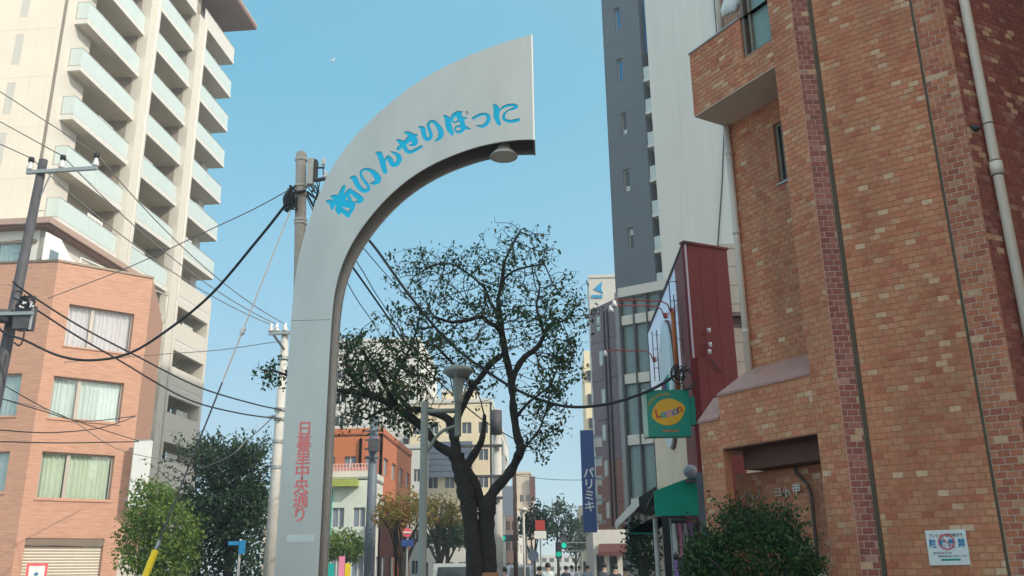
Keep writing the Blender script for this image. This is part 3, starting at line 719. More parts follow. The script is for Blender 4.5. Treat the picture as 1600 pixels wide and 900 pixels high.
#@@PART2
# ================================================================== LEFT: cream apartment tower
tp = Vector((-26.19, 43.31, 0)); TWR = Wall((tp.x, tp.y), 3)      # balcony front plane, u away from camera
if TWR.u.y < 0: TWR.u = -TWR.u
if TWR.n.x < 0: TWR.n = -TWR.n
tower = thing('apartment_tower', 'tall cream apartment tower with rows of frosted glass balconies at the left', 'building', (-30, 43, 0))
FH, Z0 = 3.1, 32.05                                           # storey height, slab underside of one floor
UE = TWR.uz(365, 102)[0]; PR = .78
u_p1 = (TWR.uz(219, 100)[0], TWR.uz(236, 100)[0]); u_p2 = (TWR.uz(299, 100)[0], TWR.uz(313, 100)[0])
ustrip = 1.75                                                 # side wall before the recesses start
u_end0 = -1.15
TOPF = 3
slabs = [Z0 + FH * k for k in range(-10, TOPF + 1)]
ZROOF = Z0 + FH * (TOPF + 1) + .45
# end wall faces the camera: local x to the left
ex = TWR.P(u_end0, 0, -PR)
WE = Wall((ex.x, ex.y), -87)
if WE.u.x > 0: WE.u = -WE.u
if WE.n.y > 0: WE.n = -WE.n
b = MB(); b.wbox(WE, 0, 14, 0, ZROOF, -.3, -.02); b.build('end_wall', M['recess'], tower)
# end wall facing panels with recessed joints and slim windows
wu = []
for (x0, x1, y0, y1) in ((27, 37, 55, 102),):
    pass
wl, wr_, wb, wt = WE.uz(17, 102)[0], WE.uz(29, 102)[0], WE.uz(27, 101)[1], WE.uz(33, 54)[1]
zj0 = WE.uz(50, 120)[1]
vj = sorted([0, WE.uz(84, 60)[0], WE.uz(58, 60)[0], wr_ - .02, wl + .02, wl + 1.6, wl + 3.4, 9, 12, 14])
pan_me = {}
for k in range(-9, 6):
    zb_ = zj0 + FH * k
    if zb_ > ZROOF - .4: break
    z1_ = min(zb_ + FH, ZROOF)
    wz0, wz1 = wb + FH * k, wt + FH * k
    for i in range(len(vj) - 1):
        a_, b_ = vj[i], vj[i + 1]; m_ = M['cream']
        segs = [(zb_, z1_)]
        if abs(a_ - (wr_ - .02)) < .01 and wz1 < ZROOF - .5: segs = [(zb_, wz0), (wz1, z1_)] if wz1 < z1_ else [(zb_, min(wz0, z1_))]
        for (q0, q1) in segs:
            if q1 - q0 < .05: continue
            mb = MB(); mb.wbox(WE, a_ + .006, b_ - .006, max(q0, 0) + .008, q1 - .008, -.02, .01); mb.build('wall_panel', m_, tower)
    if wz1 < ZROOF - .5:
        mb = MB(); mb.wbox(WE, wr_, wl, wz0, wz0 + .06, -.3, -.12); mb.wbox(WE, wr_, wl, wz1 - .06, wz1, -.3, -.12); mb.wbox(WE, wr_, wr_ + .05, wz0 + .06, wz1 - .06, -.3, -.12); mb.wbox(WE, wl - .05, wl, wz0 + .06, wz1 - .06, -.3, -.12); mb.wbox(WE, wr_ + .05, wl - .05, (wz0 + wz1) / 2 - .25, (wz0 + wz1) / 2 - .19, -.3, -.12)
        wo = mb.build('window', M['alu_l'], tower)
        mb = MB(); mb.wbox(WE, wr_ + .05, wl - .05, wz0 + .06, wz1 - .06, -.2, -.17); mb.build('pane', mat('grey_blind_glass', (.27, .27, .25), .3, var=.05) if k == -9 else bpy.data.materials['grey_blind_glass'], wo)
# side strip wall
WT = TWR.shift(-PR)
b = MB(); b.wbox(WT, u_end0 + .0, ustrip, 0, ZROOF, -3, 0); b.build('side_wall', M['cream_trim'], tower)
# recess back wall and core
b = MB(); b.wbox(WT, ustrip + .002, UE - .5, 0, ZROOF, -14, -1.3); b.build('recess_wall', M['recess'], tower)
b = MB(); b.wbox(WT, -1.1, ustrip, 0, ZROOF - .01, -14, -3.001); b.build('core', M['cream_trim'], tower)
# pillars
for (a_, b_), top in ((u_p1, 60), (u_p2, Z0 + FH * TOPF - .02)):
    top = min(top, ZROOF)
    mb = MB(); mb.wbox(TWR, a_, b_, 0, top, -.4, .28); mb.build('pillar', M['cream_trim'], tower)
    mb = MB(); mb.wbox(TWR, a_ + (b_ - a_) * .55, b_ + .12, 0, top - .02, -.3, .12); mb.build('pillar_fin', M['white_paint'], tower)
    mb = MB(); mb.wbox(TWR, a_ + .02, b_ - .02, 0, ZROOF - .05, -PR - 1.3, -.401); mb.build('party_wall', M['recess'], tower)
    mb = MB(); mb.tube([TWR.P(b_ - .4, 0, .33), TWR.P(b_ - .4, top, .33)], .06, 8); mb.build('drain_pipe', M['white_paint'], tower, True)
bays = [(0, u_p1[0]), (u_p1[1], u_p2[0]), (u_p2[1], UE)]
rg = random.Random(3)
for bi, (ua, ub) in enumerate(bays):
    for si, zs_ in enumerate(slabs):
        fl = si - 10 + TOPF - TOPF                       # index
        lowsolid = (bi == 2 and zs_ < 20.5)
        u_in = ustrip if bi == 0 else ua
        mb = MB(); mb.wbox(TWR, ua, ub, zs_, zs_ + .30, -PR + .002, 0)
        mb.wbox(TWR, u_in, ub, zs_ + .002, zs_ + .299, -PR - 1.299, -PR + .001)
        sl = mb.build('balcony_slab', M['white_paint'], tower)
        mb = MB(); mb.wbox(TWR, ua + .18, ub - .02, zs_ - .012, zs_ - .001, -PR, -.12); mb.wbox(TWR, u_in + .02, ub - .02, zs_ - .012, zs_ - .001, -PR - 1.29, -PR + .001)
        mb.wbox(TWR, u_in + .02, ub - .02, zs_ - .55, zs_ - .013, -PR - 1.29, -PR - 1.0); mb.build('soffit', M['soffit'], sl)
        if not lowsolid:
            ztop = zs_ + .30 + (1.16 if zs_ < Z0 + FH * 2.5 else 1.16)
            gm = M['frost'] if not (si == len(slabs) - 1) else M['white_paint']
            n_ = 2
            par = MB()
            for q in range(n_):
                a0 = ua + .02 + (ub - ua - .04) * q / n_; a1 = ua + .02 + (ub - ua - .04) * (q + 1) / n_
                par.wbox(TWR, a0 + .008, a1 - .008, zs_ + .36, ztop - .03, -.06, -.035)
            if bi == 0: par.wbox(TWR, ua + .0, ua + .03, zs_ + .36, ztop - .03, -PR + .05, -.07)
            gp = par.build('glass_balustrade', gm, tower)
            mb = MB(); mb.wbox(TWR, ua, ub, ztop - .03, ztop + .01, -.07, -.02); mb.wbox(TWR, ua, ub, zs_ + .31, zs_ + .355, -.06, -.03)
            if bi == 0: mb.wbox(TWR, ua - .005, ua + .035, ztop - .03, ztop + .01, -PR, -.071); mb.wbox(TWR, ua - .005, ua + .035, zs_ + .301, zs_ + .355, -PR, -.061)
            mb.build('rail', M['alu_l'], gp)
        else:
            mb = MB(); mb.wbox(TWR, ua + .01, ub - .01, zs_ - .45, zs_ - .02, -.25, .02); mb.wbox(TWR, ua + .01, ub - .01, zs_ + .301, zs_ + 1.5, -.14, .02)
            mb.build('solid_parapet', M['cream_trim'], tower)
        # doors, air conditioner, laundry in the recess
        if si < len(slabs):
            d0 = u_in + .6
            while d0 + 1.7 < ub:
                mb = MB(); mb.wbox(WT, d0, d0 + 1.7, zs_ + .3, zs_ + 2.35, -1.3, -1.26); dw_ = mb.build('balcony_door', M['alu_l'], tower)
                mb = MB(); mb.wbox(WT, d0 + .06, d0 + .82, zs_ + .36, zs_ + 2.29, -1.26, -1.25); mb.wbox(WT, d0 + .88, d0 + 1.64, zs_ + .36, zs_ + 2.29, -1.26, -1.25); mb.build('pane', M['winglass'], dw_)
                d0 += 2.6
            if rg.random() < .8:
                a0 = ub - 1.6 - rg.random() * 2
                mb = MB(); mb.wbox(WT, a0, a0 + .8, zs_ + .34, zs_ + .95, -1.1, -.75); mb.tube([WT.P(a0 + .35, zs_ + .65, -.749), WT.P(a0 + .35, zs_ + .65, -.74)], .24, 16); mb.build('air_conditioner', M['white_paint'], tower)
            if rg.random() < .75:
                a0 = ua + 1 + rg.random() * 3
                mb = MB()
                for q in range(5): mb.wbox(TWR, a0 + q * .34, a0 + q * .34 + .28, zs_ + 1.7 - rg.random() * .3, zs_ + 2.15, -.75, -.71)
                tag(mb.build('hanging_washing', M['sign_white'], tower), kind='stuff')
b = MB(); b.wbox(TWR, UE - .32, UE, 0, 20.9, -PR - 1.3, .03); b.build('end_pillar', M['cream_trim'], tower)
b = MB(); b.wbox(TWR, UE - 1.2, UE - .33, 21, ZROOF, -PR - 1.3, -PR - .4); b.build('end_pillar', M['cream_trim'], tower)
# roof eave
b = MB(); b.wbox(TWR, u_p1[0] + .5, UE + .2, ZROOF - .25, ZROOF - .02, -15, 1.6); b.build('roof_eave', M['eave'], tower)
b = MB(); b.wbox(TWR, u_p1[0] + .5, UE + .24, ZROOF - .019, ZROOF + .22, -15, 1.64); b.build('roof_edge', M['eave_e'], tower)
b = MB(); b.wbox(TWR, ustrip, UE - .9, slabs[-1] + .3, ZROOF - .26, -PR - 1.25, -PR - .9); b.build('top_wall', M['cream_trim'], tower)

# ================================================================== LEFT: orange tiled block
oc = atD(92, 405, 35)
OR = Wall((oc.x, oc.y), 49); OL = Wall((oc.x, oc.y), -88)
if OR.u.x < 0: OR.u = -OR.u
if OL.u.x > 0: OL.u = -OL.u
if OL.n.y > 0: OL.n = -OL.n
ob = thing('orange_tiled_block', 'small orange tiled corner block with curtained windows and a roller shutter', 'building', (oc.x, oc.y, 0))
OTOP = 14.35; OW = OR.uz(212, 670)[0]
def okwin(W, pts): 
    us_ = [W.uz(*p) for p in pts]; return us_
rwins = []
for (tl, tr, bl, br) in (((107, 475), (210, 490), (101, 540), (203, 553)), ((85, 588), (195, 598), (75, 652), (186, 663)), ((66, 705), (181, 712), (56, 778), (170, 784))):
    a0 = (OR.uz(*tl)[0] + OR.uz(*bl)[0]) / 2; a1 = (OR.uz(*tr)[0] + OR.uz(*br)[0]) / 2
    z1_ = (OR.uz(*tl)[1] + OR.uz(*tr)[1]) / 2; z0_ = (OR.uz(*bl)[1] + OR.uz(*br)[1]) / 2
    rwins.append((a0, a1, z0_, z1_))
shut = (OR.uz(40, 843)[0], OR.uz(163, 842)[0], 0.02, OR.uz(100, 841)[1])
slab(OR, 0, OW, 0, OTOP, .25, M['obrick'], 'front_wall', rwins + [shut], parent=ob)
lwins = [(OL.uz(35, 583)[0], 4.2, OL.uz(22, 650)[1], OL.uz(30, 583)[1]), (OL.uz(16, 705)[0], 4.2, OL.uz(5, 770)[1], OL.uz(16, 705)[1])]
slab(OL, 0, 7, 0, OTOP, .25, M['obrick'], 'side_wall', lwins, parent=ob)
# projecting course bands (thin ledges) every storey: fine tile courses as joined geometry
b = MB()
z = .4
while z < OTOP - .1:
    segs = [(0.004, OW)]
    for h in rwins + [shut]:
        if h[2] - .02 < z < h[3] + .02: segs = [(0.004, h[0] - .02), (h[1] + .02, OW)]
    for a0, a1 in segs:
        if a1 - a0 > .05: b.wbox(OR, a0, a1, z, z + .095, .0, .005)
    segs = [(0.004, 7)]
    for h in lwins:
        if h[2] - .02 < z < h[3] + .02: segs = [(0.004, h[0] - .02), (h[1] + .02, 7)]
    for a0, a1 in segs: b.wbox(OL, a0, a1, z, z + .095, .0, .005)
    z += .115
tag(b.build('tile_course', M['obrick_b'], ob), kind='stuff')
b = MB(); b.wbox(OR, -.02, OW + .03, OTOP, OTOP + .1, -.3, .05); b.build('roof_coping', M['alu'], ob)
b = MB(); b.wbox(OL, .0, 7, OTOP + .001, OTOP + .1, -.3, .05); b.build('roof_coping', M['alu'], ob)
WRt = OR.P(OW, 0); OS = Wall((WRt.x, WRt.y), -20)
if OS.u.y < 0: OS.u = -OS.u
OS.n = Vector((OS.u.y, -OS.u.x, 0)); 
if OS.n.x < 0: OS.n = -OS.n
slab(OS, .0, 8, 0, OTOP, .2, M['obrick'], 'rear_side_wall', parent=ob)
b = MB(); b.prism([OR.P(.3, OTOP - .3, -.3), OR.P(OW - .2, OTOP - .3, -.3), OS.P(8, OTOP - .3, -.3), OL.P(7, OTOP - .3, -6), OL.P(7, OTOP - .3, -.3)], [OR.P(.3, OTOP - .2, -.3), OR.P(OW - .2, OTOP - .2, -.3), OS.P(8, OTOP - .2, -.3), OL.P(7, OTOP - .2, -6), OL.P(7, OTOP - .2, -.3)]); b.build('flat_roof', M['conc'], ob)
def curtain_window(W, h, parent, cm, split=.38, dp=.18, open_=None):
    mb = MB(); f = .07
    mb.wbox(W, h[0], h[1], h[2], h[2] + f, -dp - .06, -dp); mb.wbox(W, h[0], h[1], h[3] - f, h[3], -dp - .06, -dp)
    mb.wbox(W, h[0], h[0] + f, h[2] + f, h[3] - f, -dp - .06, -dp); mb.wbox(W, h[1] - f, h[1], h[2] + f, h[3] - f, -dp - .06, -dp)
    us = h[0] + (h[1] - h[0]) * split; mb.wbox(W, us - .09, us + .05, h[2] + f, h[3] - f, -dp - .06, -dp + .01)
    wo = mb.build('window', mat('bronze_frame', (.46, .41, .36), .45, metal=.1, var=.05) if 'bronze_frame' not in bpy.data.materials else bpy.data.materials['bronze_frame'], parent)
    for a0, a1 in ((h[0] + f, us - .09), (us + .05, h[1] - f)):
        mb = MB(); mb.wbox(W, a0, a1, h[2] + f, h[3] - f, -dp - .045, -dp - .035); mb.build('pane', M['curtainglass'], wo)
        n = max(8, int((a1 - a0) / .035)); top = []; bot = []
        rr = random.Random(int(a0 * 100))
        mb = MB(); ph = rr.random() * 6; e = a1
        for i in range(n):
            q0 = a0 + (e - a0) * i / n; q1 = a0 + (e - a0) * (i + 1) / n
            w0_ = -dp - .14 + .035 * math.sin(q0 * 34 + ph + 1.2 * math.sin(q0 * 9)); w1_ = -dp - .14 + .035 * math.sin(q1 * 34 + ph + 1.2 * math.sin(q1 * 9))
            mb.face([W.P(q0, h[2] + f * .5, w0_), W.P(q1, h[2] + f * .5, w1_), W.P(q1, h[3] - f * .5, w1_), W.P(q0, h[3] - f * .5, w0_)])
        mb.build('curtain', cm, wo, True)
    mb = MB(); mb.wbox(W, h[0] - .3, h[1] + .3, h[2] - .3, h[3] + .3, -dp - 1.2, -dp - 1.15); mb.build('room_back', M['dark_in'], wo)
    mb = MB(); mb.wbox(W, h[0] - .04, h[1] + .04, h[2] - .06, h[2], -.1, .05); mb.build('sill', M['obrick_b'], wo)
for h, cm in zip(rwins, ('curtain_p', 'curtain', 'curtain_g')): curtain_window(OR, h, ob, M[cm])
for h in lwins: curtain_window(OL, h, ob, M['curtain'], .5)
# roller shutter of slats
z = 0.05; b = MB(); b.wbox(OR, shut[0], shut[1], shut[3] - .28, shut[3], -.2, -.03); b.build('shutter_box', M['alu'], ob)
while z < shut[3] - .35:
    mb = MB(); A = [OR.P(shut[0], z, -.2), OR.P(shut[0], z + .004, -.165), OR.P(shut[0], z + .06, -.15), OR.P(shut[0], z + .108, -.165), OR.P(shut[0], z + .112, -.2)]
    mb.prism(A, [p + OR.u * (shut[1] - shut[0]) for p in A]); mb.build('shutter_slat', bpy.data.materials.get('shutter') or mat('shutter', (.50, .45, .37), .5, metal=.1, var=.03), ob); z += .114
# penthouse
ph = thing('rooftop_penthouse', 'white walled penthouse with brown eaves set on the orange tiled block', 'building', (oc.x - 1, oc.y + 2, OTOP - .2))
pcn = atD(79, 348, 36.5); EVE = pcn.z
P1 = Wall((pcn.x - .55, pcn.y + .55), 3); P2 = Wall((pcn.x - .55, pcn.y + .55), -87)
if P1.u.y < 0: P1.u = -P1.u
P1.n = Vector((1, -.05, 0)).normalized()
if P2.u.x > 0: P2.u = -P2.u
P2.n = Vector((-.05, -1, 0)).normalized(); P1.n = Vector((P1.u.y, -P1.u.x, 0)); P2.n = Vector((P2.u.y, -P2.u.x, 0)) if Vector((P2.u.y, -P2.u.x, 0)).y < 0 else -Vector((P2.u.y, -P2.u.x, 0))
hw = (P2.uz(32, 385)[0], P2.uz(32, 385)[0] + 2.6, OTOP + .15, P2.uz(20, 376)[1])
slab(P2, 0, 6, OTOP - .19, EVE, .2, M['concb'], 'wall', [hw], parent=ph); slab(P1, 0, 8.5, OTOP - .19, EVE, .2, M['cream_trim'], 'wall', parent=ph)
curtain_window(P2, hw, ph, M['curtain'], .5)
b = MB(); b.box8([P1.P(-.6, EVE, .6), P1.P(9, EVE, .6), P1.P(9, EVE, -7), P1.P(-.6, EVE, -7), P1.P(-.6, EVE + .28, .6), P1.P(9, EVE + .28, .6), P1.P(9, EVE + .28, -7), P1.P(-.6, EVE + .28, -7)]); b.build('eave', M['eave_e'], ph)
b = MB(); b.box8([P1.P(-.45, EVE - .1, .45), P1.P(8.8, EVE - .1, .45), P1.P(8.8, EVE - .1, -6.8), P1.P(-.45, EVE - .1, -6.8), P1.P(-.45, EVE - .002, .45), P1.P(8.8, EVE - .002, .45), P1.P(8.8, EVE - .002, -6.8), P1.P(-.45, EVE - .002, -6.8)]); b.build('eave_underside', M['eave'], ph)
b = MB(); b.wbox(P2, .3, 1.3, EVE - .75, EVE - .6, .0, .12); b.build('vent_hood', M['alu'], ph)
# white sheet-like screens and rail of the roof terrace
q0 = atD(72, 362, 36.6)
SQ = Wall((atD(66, 404, 35.9).x, 35.9), 14); SQ.u = SQ.u if SQ.u.y > 0 else -SQ.u; SQ.n = Vector((SQ.u.y, -SQ.u.x, 0))
sc = thing('terrace_screen', 'white sloping wind screen with dark panes on the roof terrace', 'screen', (SQ.p.x, SQ.p.y, OTOP))
b = MB(); b.prism([SQ.P(0, OTOP - .1, 0), SQ.P(4.2, OTOP - .1, 0), SQ.P(4.2, OTOP + .35, 0), SQ.P(1.6, OTOP + 1.05, 0), SQ.P(.9, OTOP + 1.7, 0), SQ.P(.0, OTOP + 1.75, 0)], [SQ.P(0, OTOP - .1, -.04), SQ.P(4.2, OTOP - .1, -.04), SQ.P(4.2, OTOP + .35, -.04), SQ.P(1.6, OTOP + 1.05, -.04), SQ.P(.9, OTOP + 1.7, -.04), SQ.P(.0, OTOP + 1.75, -.04)]); b.build('sheet', M['sign_white'], sc)
for a0, a1, z0_, z1_ in ((.35, .85, .45, 1.05), (1.35, 2.4, .1, .55)):
    b = MB(); b.wbox(SQ, a0, a1, OTOP + z0_, OTOP + z1_, .002, .02); b.build('pane', mat('bluish_pane', (.16, .22, .28), .1, var=0), sc)
rl = thing('terrace_rail', 'pale steel pergola rail on the roof terrace beside the white screen', 'railing', (SQ.p.x, SQ.p.y + 3, OTOP))
b = MB(); b.tube([SQ.P(2.6, OTOP + 1.45, -.4), SQ.P(9, OTOP + 1.45, -.4)], .045, 6); b.build('top_rail', M['white_paint'], rl, True)
for u_ in (2.6, 4.6, 6.8, 9):
    b = MB(); b.tube([SQ.P(u_, OTOP - .1, -.4), SQ.P(u_, OTOP + 1.45, -.4)], .035, 6); b.build('rail_post', M['white_paint'], rl, True)
# white vertical sign box on the side of the orange block
s0 = atD(222, 740, 37.2)
vs = thing('white_sign_box', 'blank white vertical sign box fixed on the corner of the orange block', 'sign', s0)
zt_, zb_ = atD(224, 689, 37.2).z, atD(216, 793, 37.2).z
xl, xr = atD(206, 760, 37.2).x, atD(229, 760, 37.2).x
b = MB(); b.box(xl, xr, 37.0, 37.35, zb_, zt_); b.build('box', M['sign_white'], vs)
b = MB(); b.box(xl - .02, xl - .001, 36.98, 37.37, zb_ - .02, zt_ + .02); b.box(xl, xr, 36.98, 37.37, zt_ + .001, zt_ + .03); b.box(xl, xr, 36.98, 37.37, zb_ - .03, zb_ - .001); b.build('trim', M['alu_l'], vs)
for zz in (zb_ + .3, zt_ - .3):
    b = MB(); b.tube([(xl - .3, 37.2, zz), (xl - .021, 37.2, zz)], .03, 6); b.build('bracket', M['galv'], vs)
# red framed sign on the shutter
rs = thing('red_frame_sign', 'small red framed notice with blue walking figure before the shutter', 'sign', atD(55, 890, 34.6))
RS = Wall((atD(41, 890, 34.6).x, 34.6), 60); RS.u = RS.u if RS.u.x > 0 else -RS.u; RS.n = Vector((RS.u.y, -RS.u.x, 0))
b = MB(); b.wbox(RS, 0, .72, .5, 2.0, 0, .03); b.build('frame', M['print_red'], rs)
b = MB(); b.wbox(RS, .09, .63, .6, 1.9, .031, .036); b.build('face', M['sign_white'], rs)
b = MB(); c = RS.P(.36, 1.25, .045)
for A, B, r_ in (((.36, 1.45), (.36, 1.15), .07), ((.36, 1.42), (.52, 1.25), .03), ((.36, 1.42), (.2, 1.3), .03), ((.36, 1.15), (.5, .85), .04), ((.36, 1.15), (.22, .87), .04), ((.36, 1.58), (.36, 1.66), .07)):
    b.tube([RS.P(A[0], A[1], .04), RS.P(B[0], B[1], .04)], r_, 6)
b.build('figure', M['print_blue'], rs)
b = MB(); b.wbox(RS, .1, .16, 0, .5, 0, .03); b.wbox(RS, .56, .62, 0, .5, 0, .03); b.build('stand', M['galv'], rs)
# low grey hoarding
hg = Wall((atD(184, 885, 36).x, 36), 90); hg.u = Vector((1, 0, 0)); hg.n = Vector((0, -1, 0))
hd = thing('corrugated_fence', 'low grey-beige ribbed fence between the orange block and the green bush', 'fence', (hg.p.x, 36, 0))
for k in range(8):
    b = MB(); b.wbox(hg, 0, .95, .1 + k * .27, .36 + k * .27, 0, .03); b.build('fence_board', M['soff2'], hd)

# ================================================================== RIGHT: grey tower
gp = Wall((atD(965, 108, 60).x, 60), -57)
if gp.u.y > 0: gp.u = -gp.u                     # u to the right / toward camera
if gp.n.x > 0: gp.n = -gp.n
gt = thing('grey_tower', 'slate and pale grey high-rise tower behind the shops on the right', 'building', (8, 60, 0))
ga = gp.uz(951, 235)[0]; gb_ = gp.uz(1004, 125)[0]; gc = gp.uz(1020, 200)[0]; gd = gc + 11
GT = 62
gw = []
for (x0, x1, y0, y1) in ((960, 969, 12, 47), (964, 973, 91, 128), (970, 979, 175, 210), (974, 984, 264, 299), (981, 990, 355, 390)):
    gw.append((gp.uz(x0, (y0 + y1) / 2)[0], gp.uz(x1, (y0 + y1) / 2)[0], gp.uz((x0 + x1) / 2, y1)[1], gp.uz((x0 + x1) / 2, y0)[1]))
bx = MB()
gw2 = gw + [(gw[-1][0], gw[-1][1], 15.9, 17.5)]
slab(gp, ga, gb_, 0, GT, .4, M['darkgrey'], 'slate_wall', gw2, parent=gt)
for i, h in enumerate(gw2):
    mb = MB(); mb.wbox(gp, h[0], h[1], h[2], h[2] + .1, -.4, -.2); mb.wbox(gp, h[0], h[1], h[3] - .1, h[3], -.4, -.2); mb.wbox(gp, h[0], h[0] + .08, h[2] + .1, h[3] - .1, -.4, -.2); wo = mb.build('window', M['alu_l'], gt)
    mb = MB(); mb.wbox(gp, h[0] + .08, h[1], h[2] + .1, h[3] - .1, -.35, -.3); mb.build('pane', M['blueglass'] if i < 2 else M['winglass'], wo)
    if i > 1:
        mb = MB(); mb.wbox(gp, h[0] + .1, h[1] - .05, (h[2] if i != 4 else h[3] - .6) + .1, (h[2] if i != 4 else h[3] - .6) + .5, -.299, -.28); mb.build('blind', M['sign_white'], wo)
b = MB()
for k in range(1, 20): b.wbox(gp, ga, gb_, k * 3.1, k * 3.1 + .02, .0, .006)
tag(b.build('panel_joint', M['joint'], gt), kind='stuff')
b = MB(); b.wbox(gp, ga, gb_, 0, GT, -12, -.401); b.build('slate_mass', M['darkgrey'], gt)
# pale wall with tall thin vertical panels
n = 5
for k in range(n):
    a0 = gc + (gd - gc) * k / n; a1 = gc + (gd - gc) * (k + 1) / n
    b = MB(); b.wbox(gp, a0 + .004, a1 - .004, 0, GT, -.1, .0); b.build('wall_panel', M['lightgrey'], gt)
b = MB(); b.wbox(gp, gc, gd, 0, GT - .1, -12, -.11); b.build('pale_mass', M['lightgrey'], gt)
b = MB(); b.wbox(gp, gb_ + .001, gc - .001, 0, GT, -12, -1.9); b.build('recess_wall', M['dark_in'], gt)
for k in range(-12, 12):
    z_ = 33.45 + 2.72 * k
    if z_ < 2 or z_ > GT - 3: continue
    if z_ > 38.5: 
        b = MB(); b.wbox(gp, gb_ + .02, gc - .02, z_, z_ + 2.6, -.9, -.8); b.build('blue_screen', M['blueglass'], gt)
        continue
    b = MB(); b.wbox(gp, gb_ + .01, gc - .01, z_, z_ + .22, -1.8, -.1); b.build('balcony_slab', M['white_paint'], gt)
    b = MB(); b.wbox(gp, gb_ + .03, gc - .03, z_ + .25, z_ + 1.25, -.22, -.17); b.build('glass_balustrade', M['frost'], gt)
b = MB(); b.tube([gp.P(gp.uz(1133, 190)[0] + .2, 61, .1), gp.P(*gp.uz(1133, 190), .1), gp.P(*gp.uz(1129, 290), .1), gp.P(*gp.uz(1122, 390), .1)], .05, 5); tag(b.build('wall_cable', M['black'], gt))

# ------------- unseen block added behind the brick building to shade the lower tower
ap = thing('unseen_shade_block', 'tall apartment block standing behind the brick building', 'building', (22, 30, 0))
b = MB(); b.box(17, 20, 24, 35, 0, 49); b.build('wall', M['concb'], ap)
b = MB()
for k in range(15): b.box(16.7, 16.999, 25, 34, 3 + k * 3, 3.9 + k * 3)
tag(b.build('shade_block_band', M['white_paint'], ap), kind='stuff')

# ================================================================== RIGHT: red and lilac shop building
rp = atD(1068, 380, 17)
RL = Wall((rp.x, rp.y), 0); RL.u = Vector((0, 1, 0)); RL.n = Vector((-1, 0, 0))
RR = Wall((rp.x, rp.y), 63); RR.u = RR.u if RR.u.x > 0 else -RR.u; RR.n = Vector((RR.u.y, -RR.u.x, 0))
RTOP = rp.z; LL = RL.uz(1015, 560)[0]
sb = thing('red_sided_shop', 'narrow shop building with lilac and cream front wall and dark red flank', 'building', (rp.x, rp.y, 0))
zsplit = RL.uz(1060, 598)[1]  # one wall: sky tint painted above, reflected sun painted below
for k in range(5):
    a0 = LL * k / 5; a1 = LL * (k + 1) / 5
    b = MB(); b.wbox(RL, a0 + .006, a1 - .006, zsplit + .006, RTOP - .02, -.05, 0); b.build('sky_tinted_panel', M['lilac'], sb)
    b = MB(); b.wbox(RL, a0 + .004, a1 - .004, 2.6, zsplit, -.05, -.002); b.build('cream_panel', M['cream_bounce'], sb)
b = MB(); b.wbox(RL, .12, LL, 0, RTOP - .03, -.09, -.051); b.build('shop_mass', M['cream_bounce'], sb)
RWD = RR.uz(1140, 440)[0]
for k in range(3):
    a0 = RWD * k / 3; a1 = RWD * (k + 1) / 3
    b = MB(); b.wbox(RR, a0 + .003, a1 - .003, 0, RTOP, -.05, 0); b.build('red_panel', M['red_wall'], sb)
b = MB(); b.prism([RR.P(0, 0, -.06), RR.P(RWD - .05, 0, -.06), Vector((rp.x + 1.2, rp.y + 6.5, 0)), Vector((rp.x + .1, rp.y + 6.5, 0))], [RR.P(0, RTOP - .05, -.06), RR.P(RWD - .05, RTOP - .05, -.06), Vector((rp.x + 1.2, rp.y + 6.5, RTOP - .05)), Vector((rp.x + .1, rp.y + 6.5, RTOP - .05))]); b.build('red_mass', M['red_wall'], sb)
b = MB(); b.wbox(RL, -.02, LL + .03, RTOP - .019, RTOP + .03, -.12, .03); b.build('roof_flashing', M['dkpole'], sb)
b = MB(); b.wbox(RR, -.02, RWD + .02, RTOP + .001, RTOP + .05, -.12, .03); b.build('roof_flashing', M['red_wall'], sb)
# oval board and orange pole
ov = thing('oval_wall_board', 'large pale oval board on the lilac shop wall', 'sign', RL.P(2.2, 5.5, .1))
cu_, cz_ = RL.uz(1040, 595, .1); ru = abs(RL.uz(1030, 560, .1)[0] - RL.uz(1049, 560, .1)[0]) / 2; rz = (RL.uz(1042, 487, .1)[1] - RL.uz(1043, 703, .1)[1]) / 2
cz_ = (RL.uz(1042, 487, .1)[1] + RL.uz(1043, 703, .1)[1]) / 2
def oval(W, cu, cz, ru, rz, w0, w1, n=36):
    mb = MB(); A = [W.P(cu + ru * math.cos(2 * math.pi * i / n), cz + rz * math.sin(2 * math.pi * i / n), w0) for i in range(n)]
    B = [W.P(cu + ru * math.cos(2 * math.pi * i / n), cz + rz * math.sin(2 * math.pi * i / n), w1) for i in range(n)]; mb.prism(A, B); return mb
oval(RL, cu_, cz_, ru, rz, .04, .10).build('board', mat('pale_blue_board', (.66, .80, .86), .4, var=.04), ov)
oval(RL, cu_, cz_, ru + .05, rz + .05, .01, .039).build('rim', M['pipe_b'], ov)
for k, (dx, c_) in enumerate(((-.5, 'teal'), (-.25, 'print_dark'), (0., 'navy'), (.22, 'red_paint'), (.45, 'print_dark'))):
    b = MB(); x_ = cu_ + dx
    b.tube([RL.P(x_, cz_ - .7, .115), RL.P(x_ + .05, cz_ - .2, .115), RL.P(x_ - .04, cz_ + .1, .115)], .03, 5); b.build('painted_figure', M[c_], ov, True)
b = MB(); uu = RL.uz(1058, 560, .14)[0]; b.tube([RL.P(uu, RL.uz(1052, 490, .14)[1], .16), RL.P(uu, RL.uz(1060, 630, .14)[1], .16)], .05, 8); tag(b.build('orange_pole', mat('rust_orange', (.50, .13, .03), .5), sb, True))
